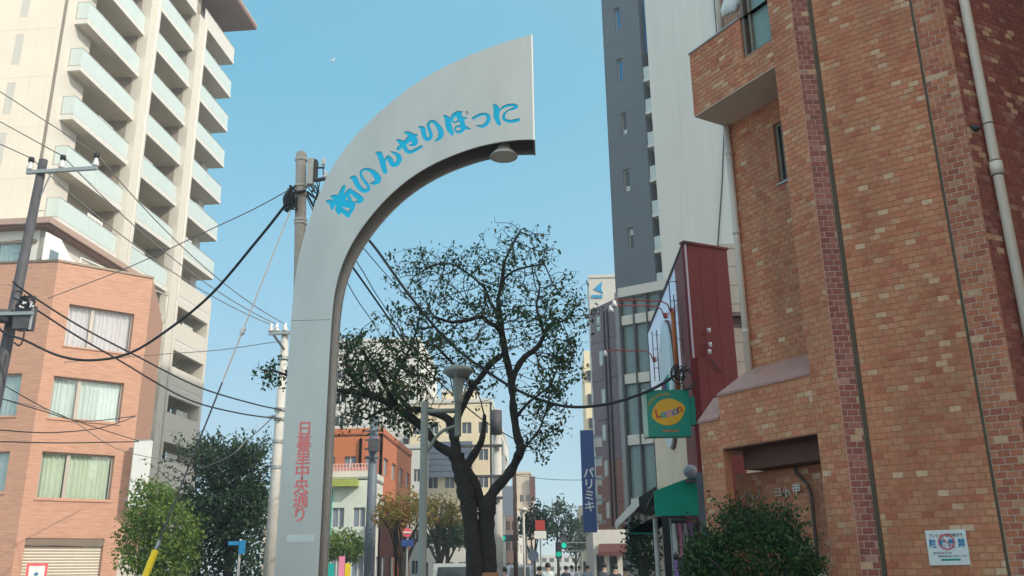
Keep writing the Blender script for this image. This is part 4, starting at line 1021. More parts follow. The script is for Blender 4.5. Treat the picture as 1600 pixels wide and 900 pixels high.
# ladder-like sign frame in thin red tube
b = MB()
for x, y0, y1 in ((1047, 435, 500), (1057, 450, 600), (1064, 440, 560), (1021, 512, 600), (1028, 510, 600)):
    u_ = RL.uz(x, (y0 + y1) / 2, .2)[0]; b.tube([RL.P(u_, RL.uz(x, y0, .2)[1], .2), RL.P(u_, RL.uz(x, y1, .2)[1], .2)], .012, 5)
for x0, x1, y in ((1047, 1058, 440), (1047, 1058, 470), (1057, 1064, 478), (1021, 1028, 523), (1021, 1028, 545), (1021, 1028, 575), (1057, 1065, 505), (1057, 1065, 530)):
    b.tube([RL.P(*RL.uz(x0, y, .2), .2), RL.P(*RL.uz(x1, y, .2), .2)], .010, 5)
tag(b.build('sign_frame', M['pipe_b'], sb, True), kind='stuff')
# gooseneck spotlights projecting into the street
for i, (x0, y0, x1, y1, ln) in enumerate(((1047, 470, 975, 470, 'upper'), (1037, 478, 968, 482, 'middle'), (1020, 548, 962, 552, 'lower'))):
    a_ = RL.P(*RL.uz(x0, y0, .05), .05)
    L_ = 1.25; e_ = a_ + Vector((-L_, -.1, .02))
    sp_ = thing('sign_spotlight', f'red gooseneck spotlight on the lilac shop wall, {ln} of three', 'lamp', a_, 'spotlights over the lilac wall')
    b = MB(); b.tube([a_ + Vector((0, 0, -.28)), a_ + Vector((-.06, 0, -.08)), a_ + Vector((-.2, 0, 0)), e_], .016, 6); b.build('arm', M['red_paint'], sp_, True)
    b = MB(); b.lathe(e_ + Vector((0, 0, -.16)), [(.001, .16), (.03, .15), (.05, .08), (.075, 0)], 10); b.build('head', M['ceramic'], sp_, True)
    b = MB(); b.tube([a_ + Vector((.03, 0, -.3)), a_ + Vector((.03, 0, -.18))], .05, 8); b.build('base', M['red_paint'], sp_, True)
# cable box and insulators on red flank
b = MB()
for (x, y) in ((1108, 520), (1110, 542), (1109, 553)):
    c = RR.P(*RR.uz(x, y, .08), .08); b.tube([c, c + Vector((0, 0, .09))], .035, 8)
tag(b.build('insulator', M['ceramic'], sb, True), kind='stuff')
b = MB(); b.tube([RR.P(*RR.uz(1110, 560, .03), .03), RR.P(*RR.uz(1117, 570, .03), .03), RR.P(*RR.uz(1127, 582, .03), .03)], .01, 5); b.build('loose_cable', M['black'], sb)
# pale block wall and dark window between red flank and brick building
M['block'] = mat('grey_block', (.30, .30, .28), .85, var=.12)
bw = thing('pale_block_wall_house', 'pale grey block-walled house between red shop and brick building', 'building', (5, 19, 0))
BWy = 20.5
x0_, x1_ = atD(1128, 440, BWy).x, atD(1185, 440, BWy).x; zt_ = atD(1150, 380, BWy).z
BW = Wall((x0_, BWy), 90); BW.u = Vector((1, 0, 0)); BW.n = Vector((0, -1, 0))
dw = (BW.uz(1146, 520)[0], BW.uz(1172, 520)[0], BW.uz(1160, 598)[1], BW.uz(1160, 497)[1])
nb_ = 0; z = 0
hh = .47
while z < zt_ - .1:
    z1_ = min(z + hh, zt_)
    for k in range(3):
        a0, a1 = k * .5, (k + 1) * .5
        if z1_ > dw[2] and z < dw[3] and k > 0: continue
        if z < 3: continue
        mb = MB(); mb.wbox(BW, a0 + .006, a1 - .006, z + .006, z1_ - .006, -.1, 0); mb.build('wall_block', M['block'], bw)
    z = z1_
b = MB(); b.wbox(BW, -.3, 4, 0, zt_ - .01, -4, -.3); b.build('wall', M['block'], bw)
b = MB(); b.wbox(BW, dw[0], dw[1] + .6, dw[2] - .8, dw[3], -.28, -.1); wo = b.build('window', M['winglass'], bw)
b = MB(); b.wbox(BW, dw[0] - .03, dw[1] + .6, dw[3], dw[3] + .1, -.28, .2); b.wbox(BW, dw[0] + .28, dw[0] + .34, dw[2] - .8, dw[3], -.09, -.05); b.wbox(BW, dw[0] - .03, dw[0] + .03, dw[2] - .8, dw[3], -.09, -.04); b.build('frame', M['dkpole'], wo)

# lemon sign
lD = 15.6
l0 = atD(1006, 645, lD); l1 = atD(1078, 645, lD); lz0, lz1 = atD(1042, 682, lD).z, atD(1042, 609, lD).z
ls = thing('lemon_shop_sign', 'green projecting shop sign with a yellow lemon and colourful script', 'sign', ((l0.x + l1.x) / 2, lD, lz0))
b = MB(); b.box(l0.x + .06, l1.x, lD, lD + .22, lz0, lz1); b.build('box', M['green_sign'], ls)
b = MB(); b.box(l0.x, l0.x + .058, lD - .01, lD + .23, lz0 - .01, lz1 + .01); b.build('side_trim', mat('pale_green_trim', (.40, .60, .50), .4), ls)
b = MB(); b.box(l1.x + .001, l1.x + .11, lD + .06, lD + .2, lz0 + .2, lz1 - .12); b.build('mount_box', M['green_sign'], ls)
LW, LHh = l1.x - l0.x, lz1 - lz0
LS = Wall((l0.x, lD), 90); LS.u = Vector((1, 0, 0)); LS.n = Vector((0, -1, 0))
# lemon: pointed ellipse
n = 40; A = []; B = []; A2_ = []; B2_ = []
for i in range(n):
    t = 2 * math.pi * i / n; r_ = .97 + .14 * max(0, math.cos(t)) ** 10 + .10 * max(0, -math.cos(t)) ** 10
    x_ = math.cos(t) * .345 * LW * r_; z_ = math.sin(t) * .285 * LHh
    xr_, zr_ = x_ * math.cos(.28) - z_ * math.sin(.28), x_ * math.sin(.28) + z_ * math.cos(.28)
    A.append(LS.P(LW * .53 + xr_, lz0 + LHh * .52 + zr_, .001)); B.append(LS.P(LW * .53 + xr_, lz0 + LHh * .52 + zr_, .008))
b = MB(); b.prism(A, B); b.build('lemon', M['yellow'], ls)
b = MB()
for i in range(9):
    t = 2.7 - i * .16; b.tube([LS.P(LW * .5 + .40 * LW * math.cos(t), lz0 + LHh * .52 + .36 * LHh * math.sin(t), .006), LS.P(LW * .5 + .45 * LW * math.cos(t), lz0 + LHh * .52 + .41 * LHh * math.sin(t), .006)], .012, 4)
tag(b.build('small_script', M['yellow'], ls), kind='stuff')
for ch, c_, dx, dz in (('L', 'red_paint', -.24, -.02), ('e', 'teal', -.12, -.03), ('m', 'violet', .03, -.0), ('o', 'print_blue', .18, .04), ('n', 'red_paint', .29, .08)):
    text(ch, LHh * .26, LS.P(LW * (.52 + dx * .9), lz0 + LHh * (.50 + dz), .010), (1, 0, .2), (-.2, 0, 1), M[c_], 'letter', ls, .002, offset=.004)
b = MB(); b.wbox(LS, LW * .38, LW * .74, lz0 + LHh * .10, lz0 + LHh * .135, .001, .006); b.build('small_line', mat('dull_orange', (.50, .20, .08), .5), ls)
# red column the sign hangs on
rc = atD(1094, 700, 15.75)
cl = thing('red_post', 'dark red steel post holding the green lemon sign', 'post', (rc.x, rc.y, 0))
b = MB(); b.box(rc.x - .07, rc.x + .07, rc.y - .05, rc.y + .1, 0, atD(1082, 560, 15.75).z); b.build('post', M['red_wall'], cl)
b = MB(); b.box(rc.x - .07, rc.x - .071 + .0, rc.y, rc.y + .05, lz0 + .3, lz0 + .36)
for k in (.28, .72): b.box(l1.x + .11, rc.x - .0701, lD + .1, lD + .14, lz0 + LHh * k, lz0 + LHh * k + .04)
b.build('arm', M['red_wall'], cl)
# green awning board, dish, awnings, shop front
gz0, gz1, gz2 = atD(1055, 806, 17).z, atD(1022, 768, 17).z, atD(1088, 742, 17).z
gx0, gx1 = atD(1022, 780, 17).x, atD(1092, 780, 17).x
aw = thing('green_awning', 'green canvas awning side over the clothes shop', 'awning', (gx0, 17, 2.2))
b = MB(); b.prism([Vector((gx0, 16.9, gz0)), Vector((gx1, 16.9, gz0)), Vector((gx1, 16.9, gz2)), Vector((gx0, 16.9, gz1))], [Vector((gx0, 17.0, gz0)), Vector((gx1, 17.0, gz0)), Vector((gx1, 17.0, gz2)), Vector((gx0, 17.0, gz1))]); b.build('end_panel', M['green_cloth'], aw)
b = MB(); b.box8([(gx0, 17.001, gz1 - .05), (gx1, 17.001, gz2 - .05), (gx1, 18.8, gz2 - .05), (gx0, 18.8, gz1 - .25), (gx0, 17.001, gz1), (gx1, 17.001, gz2), (gx1, 18.8, gz2), (gx0, 18.8, gz1 - .2)]); b.build('canvas_top', mat('dark_canvas', (.03, .035, .035), .8), aw)
dsh = thing('ball_lamp_cover', 'grey round lamp globe above the green awning', 'lamp', atD(1079, 737, 16.8))
c = atD(1079, 737, 16.75); b = MB(); b.lathe(c - Vector((0, 0, .13)), [(.001, 0), (.07, .02), (.12, .07), (.14, .13), (.12, .19), (.07, .24), (.001, .26)], 16); b.build('globe', mat('grey_globe', (.30, .31, .38), .4), dsh, True)
b = MB(); b.box(c.x - .1, c.x + .14, c.y - .05, c.y + .1, c.z - .2, c.z - .135); b.build('mount', M['dkpole'], dsh)
wa = thing('white_awning', 'pale sloping canvas awning lit by the sun over the street', 'awning', atD(985, 795, 23))
A = [atD(997, 776, 23), atD(999, 790, 23), atD(966, 822, 23), atD(963, 812, 23)]
b = MB(); b.prism([p + Vector((0, 0, 0)) for p in A], [p + Vector((.1, 2.2, 0)) for p in A]); b.build('canvas', M['sign_white'], wa)
b = MB(); b.prism([atD(1000, 776, 23.05), atD(1025, 760, 23.05), atD(1030, 800, 23.05), atD(1000, 792, 23.05)], [p + Vector((.0, 2.0, 0)) for p in (atD(1000, 776, 23.05), atD(1025, 760, 23.05), atD(1030, 800, 23.05), atD(1000, 792, 23.05))]); b.build('dark_side', mat('black_canvas', (.03, .035, .035), .8), wa)
da = thing('dark_green_awning', 'dark green flat awning low beside the clothes shop', 'awning', atD(1005, 822, 20))
A = [atD(985, 828, 20), atD(1022, 808, 20), atD(1050, 808, 20), atD(1020, 828, 20)]; b = MB(); b.prism(A, [p + Vector((0, 0, -.06)) for p in A]); b.build('canvas', M['green_cloth'], da)
b = MB(); b.prism([atD(985, 828.5, 20), atD(1021, 828.5, 20), atD(1021, 834, 20), atD(985, 834, 20)], [atD(985, 828.5, 20.03), atD(1021, 828.5, 20.03), atD(1021, 834, 20.03), atD(985, 834, 20.03)]); b.build('valance', M['green_cloth'], da)
sh = thing('clothes_rack_front', 'open shop front with hanging clothes under the green awning', 'shop front', (2.6, 18, 0))
b = MB(); b.box(2.35, 4.6, 19.6, 19.7, 0, 2.9); b.build('back_wall', M['dark_in'], sh)
b = MB(); b.tube([(2.3, 17.9, 2.44), (3.6, 17.9, 2.44)], .015, 6); b.tube([(2.3, 17.9, 1.77), (3.6, 17.9, 1.77)], .015, 6); b.build('rail', M['galv'], sh)
for k in range(22):
    x_ = 2.35 + (k % 11) * .105; z_ = 2.42 if k < 11 else 1.75; c_ = ['sign_white', 'pink', 'lilac', 'violet', 'print_dark', 'cream_bounce', 'sign_white', 'navy'][k % 8]
    wv = .045; hgt = .62 + .2 * ((k * 7) % 3) / 3
    b = MB(); b.prism([Vector((x_ - .02, 17.74, z_ - .06)), Vector((x_ + .02, 17.74, z_ - .06)), Vector((x_ + .03, 17.7, z_ - hgt)), Vector((x_ - .03, 17.7, z_ - hgt))], [Vector((x_ - .015, 18.06, z_ - .06)), Vector((x_ + .015, 18.06, z_ - .06)), Vector((x_ + .02, 18.1, z_ - hgt)), Vector((x_ - .02, 18.1, z_ - hgt))])
    b.build('garment', M[c_], sh)
b = MB(); b.tube([(2.3, 17.9, 0), (2.3, 17.9, 2.46)], .02, 6); b.build('rack_leg', M['galv'], sh); b = MB(); b.tube([(3.6, 17.9, 0), (3.6, 17.9, 2.46)], .02, 6); b.build('rack_leg', M['galv'], sh)
c = atD(1026, 850, 18.5); b = MB(); b.tube([(c.x, 18.5, 0), (c.x, 18.5, 2.5)], .05, 8); tag(b.build('white_post', M['conc_w'], None, True), 'pale round post holding up the shop awning', 'post')

# ================================================================== RIGHT: glass building, plum building, white building, banner
gb = thing('glass_front_building', 'narrow building with green glazed front and pale floor bands', 'building', (5, 45, 0))
gx0, gx1 = atD(968, 600, 45).x, 9.5; gzt = atD(1000, 466, 45).z
GB = Wall((gx0, 45), 62); GB.u = GB.u if GB.u.x > 0 else -GB.u
GB = Wall((gx0, 45), -60)
GB.u = GB.u if GB.u.x > 0 else -GB.u; GB.n = GB.n if GB.n.x < 0 else -GB.n
gl = GB.uz(1032, 600)[0] + 1.0
b = MB(); b.wbox(GB, 0, gl, 0, gzt + .2, -6, -.5); b.build('core', M['recess'], gb)
z = 4.3; k = 0
gcol = GB.uz(975, 600)[0]
while z < gzt - .3:
    b = MB(); b.wbox(GB, gcol, gl, z, z + .5, -.49, -.02); b.build('floor_band', M['cream_trim'], gb)
    z1_ = min(z + 3.1, gzt)
    n = 4
    for q in range(n):
        a0 = gcol + (gl - gcol) * q / n; a1 = gcol + (gl - gcol) * (q + 1) / n
        b = MB(); b.wbox(GB, a0 + .04, a1 - .04, z + .52, z1_ - .02, -.45, -.25); b.build('glass_panel', bpy.data.materials.get('green_glass') or mat('green_glass', (.20, .27, .26), .08, var=.08, spec=.7), gb)
    z += 3.1; k += 1
for q in range(5):
    a0 = gcol + (gl - gcol) * q / 4; b = MB(); b.wbox(GB, a0 - .04, a0 + .04, 3.5, gzt, -.2, .04); b.build('mullion', M['dkpole'], gb)
b = MB(); b.wbox(GB, 0, gcol - .05, 0, gzt + .3, -.499, .1); b.build('side_pier', mat('grey_pier', (.25, .27, .28), .7, var=.06), gb)
b = MB(); b.wbox(GB, gcol - .04, gl, gzt, gzt + .5, -.5, .12); b.build('parapet', M['cream_trim'], gb)
pb_ = atD(965, 463, 66)
PB = Wall((pb_.x, pb_.y), -31); PB.u = PB.u if PB.u.y > 0 else -PB.u; PB.n = PB.n if PB.n.x < 0 else -PB.n
pl = PB.uz(922, 500)[0]; pzt = PB.uz(927, 482)[1]
pbd = thing('plum_building', 'dark plum panelled building with small windows far down the right side', 'building', (pb_.x, pb_.y, 0))
n = 4
for q in range(n):
    for k in range(7):
        b = MB(); b.wbox(PB, -2.5 + (pl + 2.5) * q / n + .02, -2.5 + (pl + 2.5) * (q + 1) / n - .02, k * 3.1 + .02, min((k + 1) * 3.1, pzt) - .02, -.2, 0); b.build('metal_panel', M['purple'] if k > 2 else (bpy.data.materials.get('plum_panel_red_bounce') or mat('plum_panel_red_bounce', (.26, .13, .10), .45, var=.1, scale=.5)), pbd)  # lower storeys coloured redder to stand for reflected light
b = MB(); b.wbox(PB, -2.5, pl, 0, pzt - .1, -8, -.21); b.build('mass', M['maroon'], pbd)
b = MB(); b.wbox(PB, -2.5, pl, -.0, 4.2, .0, .3); b.build('ground_floor', M['concb'], pbd)
for (x, y) in ((936, 506), (940, 560), (944, 620), (945, 676), (948, 732), (951, 797)):
    u_, z_ = PB.uz(x, y); b = MB(); b.wbox(PB, u_ - .25, u_ + .25, z_ - .6, z_ + .6, .0, .05); wo = b.build('window', M['alu_l'], pbd)
    b = MB(); b.wbox(PB, u_ - .18, u_ + .18, z_ - .5, z_ + .5, .051, .06); b.build('pane', M['frost'], wo)
u_ = PB.uz(957, 650)[0]; b = MB(); b.wbox(PB, u_ - .05, u_ + .05, 4.5, pzt - .6, .0, .12); b.build('drain_pipe', M['black'], pbd)
u_ = PB.uz(951, 650)[0]; b = MB(); b.wbox(PB, u_ - .04, u_ + .04, 4.5, pzt - .6, .0, .12); b.build('drain_pipe', M['black'], pbd)
wb_ = thing('white_logo_building', 'white building with a blue fish-like logo rising behind the plum building', 'building', (5, 84, 0))
wx0, wx1, wzt = atD(921, 470, 84).x, atD(972, 470, 84).x, atD(940, 434, 84).z
b = MB(); b.box(wx0, wx1 + 1, 84, 87.5, 0, wzt); b.build('wall', M['concb'], wb_)
b = MB(); b.box(wx0 - .05, wx1 + 1, 83.9, 84.2, wzt + .001, wzt + .3); b.build('parapet', M['white_paint'], wb_)
b = MB(); c = atD(936, 451, 83.9); b.prism([c + Vector((-.5, 0, 0)), c + Vector((.35, 0, .75)), c + Vector((.2, 0, .0)), c + Vector((.4, 0, -.45))], [c + Vector((-.5, .08, 0)), c + Vector((.35, .08, .75)), c + Vector((.2, .08, .0)), c + Vector((.4, .08, -.45))]); b.build('logo', bpy.data.materials.get('logo_blue') or mat('logo_blue', (.02, .35, .70), .5), wb_)
for k in range(3):
    b = MB(); c = atD(927 + k * 6, 463, 83.9); b.box(c.x - .14, c.x + .14, 83.9, 83.97, c.z - .16, c.z + .16); b.build('logo_mark', bpy.data.materials['logo_blue'], wb_)
b = MB()
for k in range(7): b.box(wx0 - .05, wx0 + .6, 83.85, 83.99, 3 + k * 3, 4.6 + k * 3)
tag(b.build('window_band', M['winglass'], wb_), kind='stuff')
pw_ = thing('pale_slim_building', 'slim pale building edge beyond the navy banner', 'building', (4, 100, 0))
a_ = atD(914, 600, 110); b = MB(); b.box(a_.x, a_.x + 6, 110, 120, 0, atD(917, 548, 110).z); b.build('wall', M['yelcream'], pw_)
b = MB()
for k in range(8): b.box(a_.x + .3, a_.x + 5, 109.8, 109.99, 3 + k * 3, 4.3 + k * 3)
tag(b.build('window_band', M['winglass'], pw_), kind='stuff')
bn = thing('navy_banner_sign', 'tall navy vertical shop banner with white katakana', 'sign', atD(920, 830, 50))
bx0, bx1, bz0_, bz1_ = atD(909, 750, 50).x, atD(930, 750, 50).x, atD(920, 832, 50).z, atD(918, 672, 50).z
b = MB(); b.box(bx0, bx1, 50, 50.25, bz0_, bz1_); b.build('box', M['navy'], bn)
for i, ch in enumerate('パリミキ'):
    text(ch, .62, ((bx0 + bx1) / 2 + .02, 49.985, atD(921, 740 + i * 17.5, 50).z), (1, 0, 0), (0, 0, 1), M['sign_white'], 'letter', bn, .01, offset=.012)
b = MB()
for k in range(5): b.box(bx1 + .001, bx1 + .5, 50.1, 50.16, bz0_ + .5 + k * 1.15, bz0_ + .62 + k * 1.15)
tag(b.build('bracket', M['galv'], bn), kind='stuff')
bn2 = thing('stacked_side_signs', 'column of small pale sign plates beside the navy banner', 'sign', atD(934, 800, 52))
for k in range(5):
    c = atD(935, 690 + k * 30, 52); b = MB(); b.box(c.x - .18, c.x + .2, 52, 52.1, c.z - .3, c.z + .25); b.build('plate', M['frost'] if k % 2 else M['white_paint'], bn2)

# ================================================================== background blocks down the left of the street
def block(name, label, pxl, pxc, pxr, ytop, D, m, rows, cf, cs, mside=None, fh=3.1, par=.4, loc=None, z0=1.2, wm=None, wh=1.3, balc=False):
    """front face from pxl to corner pxc at depth D; street face from pxc to pxr"""
    xl, xc = atD(pxl, ytop, D).x, atD(pxc, ytop, D).x; zt = atD(pxc, ytop, D).z
    # side length from pixel pxr
    Wd = Wall((xc, D), 0); Wd.u = Vector((0, 1, 0)); Wd.n = Vector((1, 0, 0)); L = max(3, min(40, Wd.uz(pxr, 800)[0])) if pxr > pxc else 12
    t = thing(name, label, 'building', (xc, D, 0))
    WFt = Wall((xl, D), 90); WFt.u = Vector((1, 0, 0)); WFt.n = Vector((0, -1, 0)); wf = xc - xl
    hf, hs_ = [], []
    for r in range(rows):
        z_ = z0 + r * fh
        if z_ + wh > zt - .3: break
        for c_ in range(cf):
            a0 = wf * (c_ + .22) / cf; hf.append((a0, a0 + wf * .56 / cf, z_, z_ + wh))
        for c_ in range(cs):
            a0 = L * (c_ + .22) / cs; hs_.append((a0, a0 + L * .56 / cs, z_, z_ + wh))
    slab(WFt, 0, wf, 0, zt, .2, m, 'front_wall', hf, parent=t); slab(Wd, 0, L, 0, zt, .2, mside or m, 'street_wall', hs_, parent=t)
    b = MB(); b.box(xl, xc, D, D + L, zt - .2, zt - .1); b.box(xl, xl + .1, D, D + L, 0, zt); b.build('roof', M['conc'], t)
    b = MB(); b.box(xl - .05, xc + .06, D - .06, D + .25, zt, zt + par); b.box(xc - .2, xc + .06, D + .251, D + L, zt, zt + par); b.build('parapet', mside or m, t)
    for W_, hl_ in ((WFt, hf), (Wd, hs_)):
        for h in hl_:
            mb = MB(); mb.wbox(W_, h[0], h[1], h[2], h[3], -.19, -.17); wo = mb.build('window', wm or M['winglass'], t)
            mb = MB(); mid = (h[0] + h[1]) / 2; mb.wbox(W_, mid - .04, mid + .04, h[2], h[3], -.169, -.13); mb.wbox(W_, h[0], h[1], h[2], h[2] + .07, -.169, -.12); mb.build('frame', M['white_paint'], wo)
            if balc and W_ is Wd:
                mb = MB(); mb.wbox(W_, h[0] - .4, h[1] + .4, h[2] - .9, h[2] + .2, .0, .9); mb.build('balcony', M['white_paint'], t)
    return t, WFt, Wd, zt, L, wf
t, WF_, WD_, zt, L, wf = block('pale_green_house', 'pale green rendered three-storey house with olive awning', 515, 580, 597, 745, 60, M['palegreen'], 2, 2, 2, M['concb'], wm=M['slate'])
b = MB(); b.box(WF_.P(wf * .12, 0).x, WF_.P(wf * .72, 0).x, 59.2, 59.99, zt - .65, zt - .2); b.build('awning', M['olive'], t)
b = MB(); b.box(WF_.P(0, 0).x, WF_.P(wf * .10, 0).x, 59.8, 59.99, 0, zt - .7); b.build('teal_strip', M['teal'], t)
for k in range(14):
    b = MB(); x_ = WF_.p.x + wf * k / 13; b.box(x_ - .03, x_ + .03, 61, 61.06, zt, zt + .95); b.build('roof_rail_post', M['pink'] if 0 else mat('rail_pink', (.72, .42, .38), .6) if k == 0 else bpy.data.materials['rail_pink'], t)
b = MB(); b.box(WF_.p.x, WF_.p.x + wf, 61, 61.06, zt + .951, zt + 1.02); b.box(WF_.p.x, WF_.p.x + wf, 61.07, 61.1, zt + .1, zt + .8); b.build('roof_rail', bpy.data.materials['rail_pink'], t)
b = MB(); b.box(WF_.P(wf * .92, 0).x, WF_.P(wf * 1.0, 0).x - .02, 59.7, 59.95, 2.2, 4.4); b.build('dark_sign', M['navy'], t)
t2, *_ = block('terracotta_block', 'terracotta apartment block behind the pale green house', 500, 598, 641, 677, 66, M['rbrown'], 4, 3, 4, M['rbrown'], fh=3.0, z0=2.4, wm=M['slate'], balc=False)
b = MB(); 
x_ = atD(562, 690, 65.9).x
for k in range(4): b.box(x_ + k * .0, x_ + .18, 65.8, 65.95, 3, 11)
t2b = b.build('white_pipe', M['white_paint'], t2)
t3, *_ = block('white_apartment_block', 'large white apartment block behind the cherry tree branches', 470, 655, 680, 532, 112, M['concb'], 9, 7, 3, M['concb'], fh=3.0, balc=True)
t4, WF4, WD4, zt4, L4, wf4 = block('cream_office_block', 'cream office block with grey billboard behind the tree trunk', 640, 768, 800, 628, 100, M['yelcream'], 6, 5, 3, M['concb'], fh=3.0)
b = MB(); x0_, x1_ = atD(668, 720, 99).x, atD(738, 720, 99).x; z0_, z1_ = atD(700, 746, 99).z, atD(700, 690, 99).z
bbd = thing('rooftop_billboard', 'slate blue slatted billboard on the cream office block', 'billboard', ((x0_ + x1_) / 2, 99, z0_))
nn = 6
for k in range(nn):
    b = MB(); b.box(x0_, x1_, 98.8, 98.95, z0_ + (z1_ - z0_) * k / nn + .04, z0_ + (z1_ - z0_) * (k + 1) / nn - .04); b.build('slat', M['slate'], bbd)
b = MB(); b.box(x0_ + .1, x1_ - .1, 98.96, 99.1, z0_, z1_); b.build('backing', M['slate'], bbd)
t5, *_ = block('small_cream_rooftop_block', 'small cream block whose roof shows above the street lamp', 690, 745, 756, 612, 135, M['yelcream'], 8, 3, 2, M['concb'], fh=3.0)
t6, *_ = block('far_beige_tower', 'slim beige tower far down the street with red signs', 800, 829, 836, 740, 165, M['beige'], 5, 3, 2, M['beige'], fh=3.0)
b = MB(); c = atD(831, 755, 164); b.box(c.x - .4, c.x + .6, 164, 164.5, c.z - 3.2, c.z + 1.2); b.build('red_sign', M['maroon'], t6)
t7, *_ = block('grey_mid_house', 'grey house between the terracotta block and the cream office', 628, 660, 668, 700, 92, M['lightgrey'], 4, 2, 2, M['lightgrey'], fh=3.0)
t8, *_ = block('maroon_low_building', 'low maroon building left of the yellowing street tree', 592, 622, 640, 800, 52, M['maroon'], 1, 2, 2, M['rbrown'], wh=1.5, z0=.8)
t9, *_ = block('low_white_shop', 'low white shop row beside the parked van', 655, 752, 770, 812, 88, M['concb'], 2, 5, 2, M['white_paint'], wh=1.4, z0=.9, fh=2.6)
t10, *_ = block('pink_shop_row', 'pinkish shop row in the far middle of the street', 790, 806, 834, 800, 130, mat('pinkish_render', (.66, .42, .38), .8), 3, 2, 3, M['concb'], fh=2.8)
t11, *_ = block('far_low_houses', 'low pale houses closing the left side of the street', 760, 800, 815, 770, 150, M['concb'], 4, 3, 2, M['concb'], fh=2.8)
def rblock(name, label, pxl, pxr, ytop, D, m, rows, cf):
    xl, xr = atD(pxl, 800, D).x, atD(pxr, 800, D).x; zt = atD(pxl, ytop, D).z; t = thing(name, label, 'building', (xl, D, 0)); W_ = Wall((xl, D), 90); W_.u = Vector((1, 0, 0)); W_.n = Vector((0, -1, 0)); wf = xr - xl
    hf = [(wf * (c_ + .2) / cf, wf * (c_ + .8) / cf, 1 + r * 2.9, 2.4 + r * 2.9) for r in range(rows) for c_ in range(cf) if 2.4 + r * 2.9 < zt - .2]
    slab(W_, 0, wf, 0, zt, .2, m, 'wall', hf, parent=t)
    b = MB(); b.box(xl, xr, D + .2, D + 12, 0, zt - .01); b.build('mass', m, t)
    for h in hf:
        mb = MB(); mb.wbox(W_, *h[:4], -.15, -.13); mb.build('window', M['winglass'], t)
    return t
rblock('far_grey_office', 'grey office far down the right side under the navy banner', 905, 925, 790, 120, M['lightgrey'], 3, 2)
rblock('pink_ground_shop', 'white ground floor shop with maroon awning below the plum building', 925, 985, 828, 58, M['concb'], 1, 3)
c = atD(960, 862, 57); b = MB(); b.prism([c + Vector((-1, 0, 0)), c + Vector((1.1, 0, 0)), c + Vector((1.0, .9, .5)), c + Vector((-.9, .9, .5))], [c + Vector((-1, 0, -.25)), c + Vector((1.1, 0, -.25)), c + Vector((1.0, .9, .3)), c + Vector((-.9, .9, .3))]); tag(b.build('maroon_awning', M['maroon']), 'small maroon shop awning low on the right side of the street', 'awning')
rblock('end_of_street_block', 'pale block closing the far end of the street', 820, 912, 868, 330, M['concb'], 3, 8)
# ================================================================== poles, lamps, cables
from mathutils import noise
def V3(p): return Vector(p)
def sag(a, b, s, n=24):
    return [a.lerp(b, i / n) - Vector((0, 0, s * 4 * (i / n) * (1 - i / n))) for i in range(n + 1)]
def cable(label, pts, r, m='black', group=None, name='cable'):
    b = MB(); b.tube(pts, r, 5); o = b.build(name, M[m], None, True); return tag(o, label, 'cable', group)
def through(pxs, Ds, n=6):
    """smooth cable through surveyed points"""
    P = [atD(x, y, D) for (x, y), D in zip(pxs, Ds)]; return catmull(P, n)
def insulator(c, parent, r=.06, h=.2):
    b = MB(); b.lathe(c, [(.02, 0), (r * .8, .02), (r, .06), (r * .6, .09), (r * .9, .12), (r * .5, .16), (r * .45, h), (.001, h + .01)], 10); b.build('insulator', M['ceramic'], parent, True)
# dark pole at far left
D1 = 20.
pt_ = atD(68, 250, D1); pb = atD(9, 530, D1)
p1 = thing('utility_pole', 'dark leaning utility pole with three insulators at the left edge', 'pole', (pb.x - .12, D1, 0))
b = MB(); base = Vector((pb.x + (pb.x - pt_.x) * .9, D1, 0)); b.tube([base, pt_], [.17, .105], 16); b.build('pole', M['dkpole'], p1, True)
ca, cb_ = atD(40, 271, D1 - .15), atD(150, 264, D1 - .15)
b = MB(); b.box8([ca + Vector((0, 0, 0)), cb_, cb_ + Vector((0, .08, 0)), ca + Vector((0, .08, 0)), ca + Vector((0, 0, .09)), cb_ + Vector((0, 0, .09)), cb_ + Vector((0, .08, .09)), ca + Vector((0, .08, .09))]); b.build('crossarm', M['galv'], p1)
INS1 = []
for x in (44, 94, 147):
    c = ca.lerp(cb_, (x - 40) / 110.) + Vector((0, .04, .09)); insulator(c, p1, .09, .26)
    b = MB(); b.tube([c + Vector((0, 0, .24)), c + Vector((0, 0, .36))], .07, 8); b.build('insulator_cap', M['black'], p1, True); INS1.append(c + Vector((0, 0, .34)))
b = MB(); b.tube([atD(80, 270, D1 - .1), atD(64, 306, D1 - .05)], .02, 5); b.build('brace', M['galv'], p1)
for k, y in enumerate((330, 350, 372, 395, 420, 445, 470, 500)):
    c = base.lerp(pt_, (atD(50, y, D1).z) / pt_.z); s_ = -1 if k % 2 else 1
    b = MB(); b.tube([c, c + Vector((s_ * .28, -.02, 0))], .012, 5); b.build('step_bolt', M['galv'], p1)
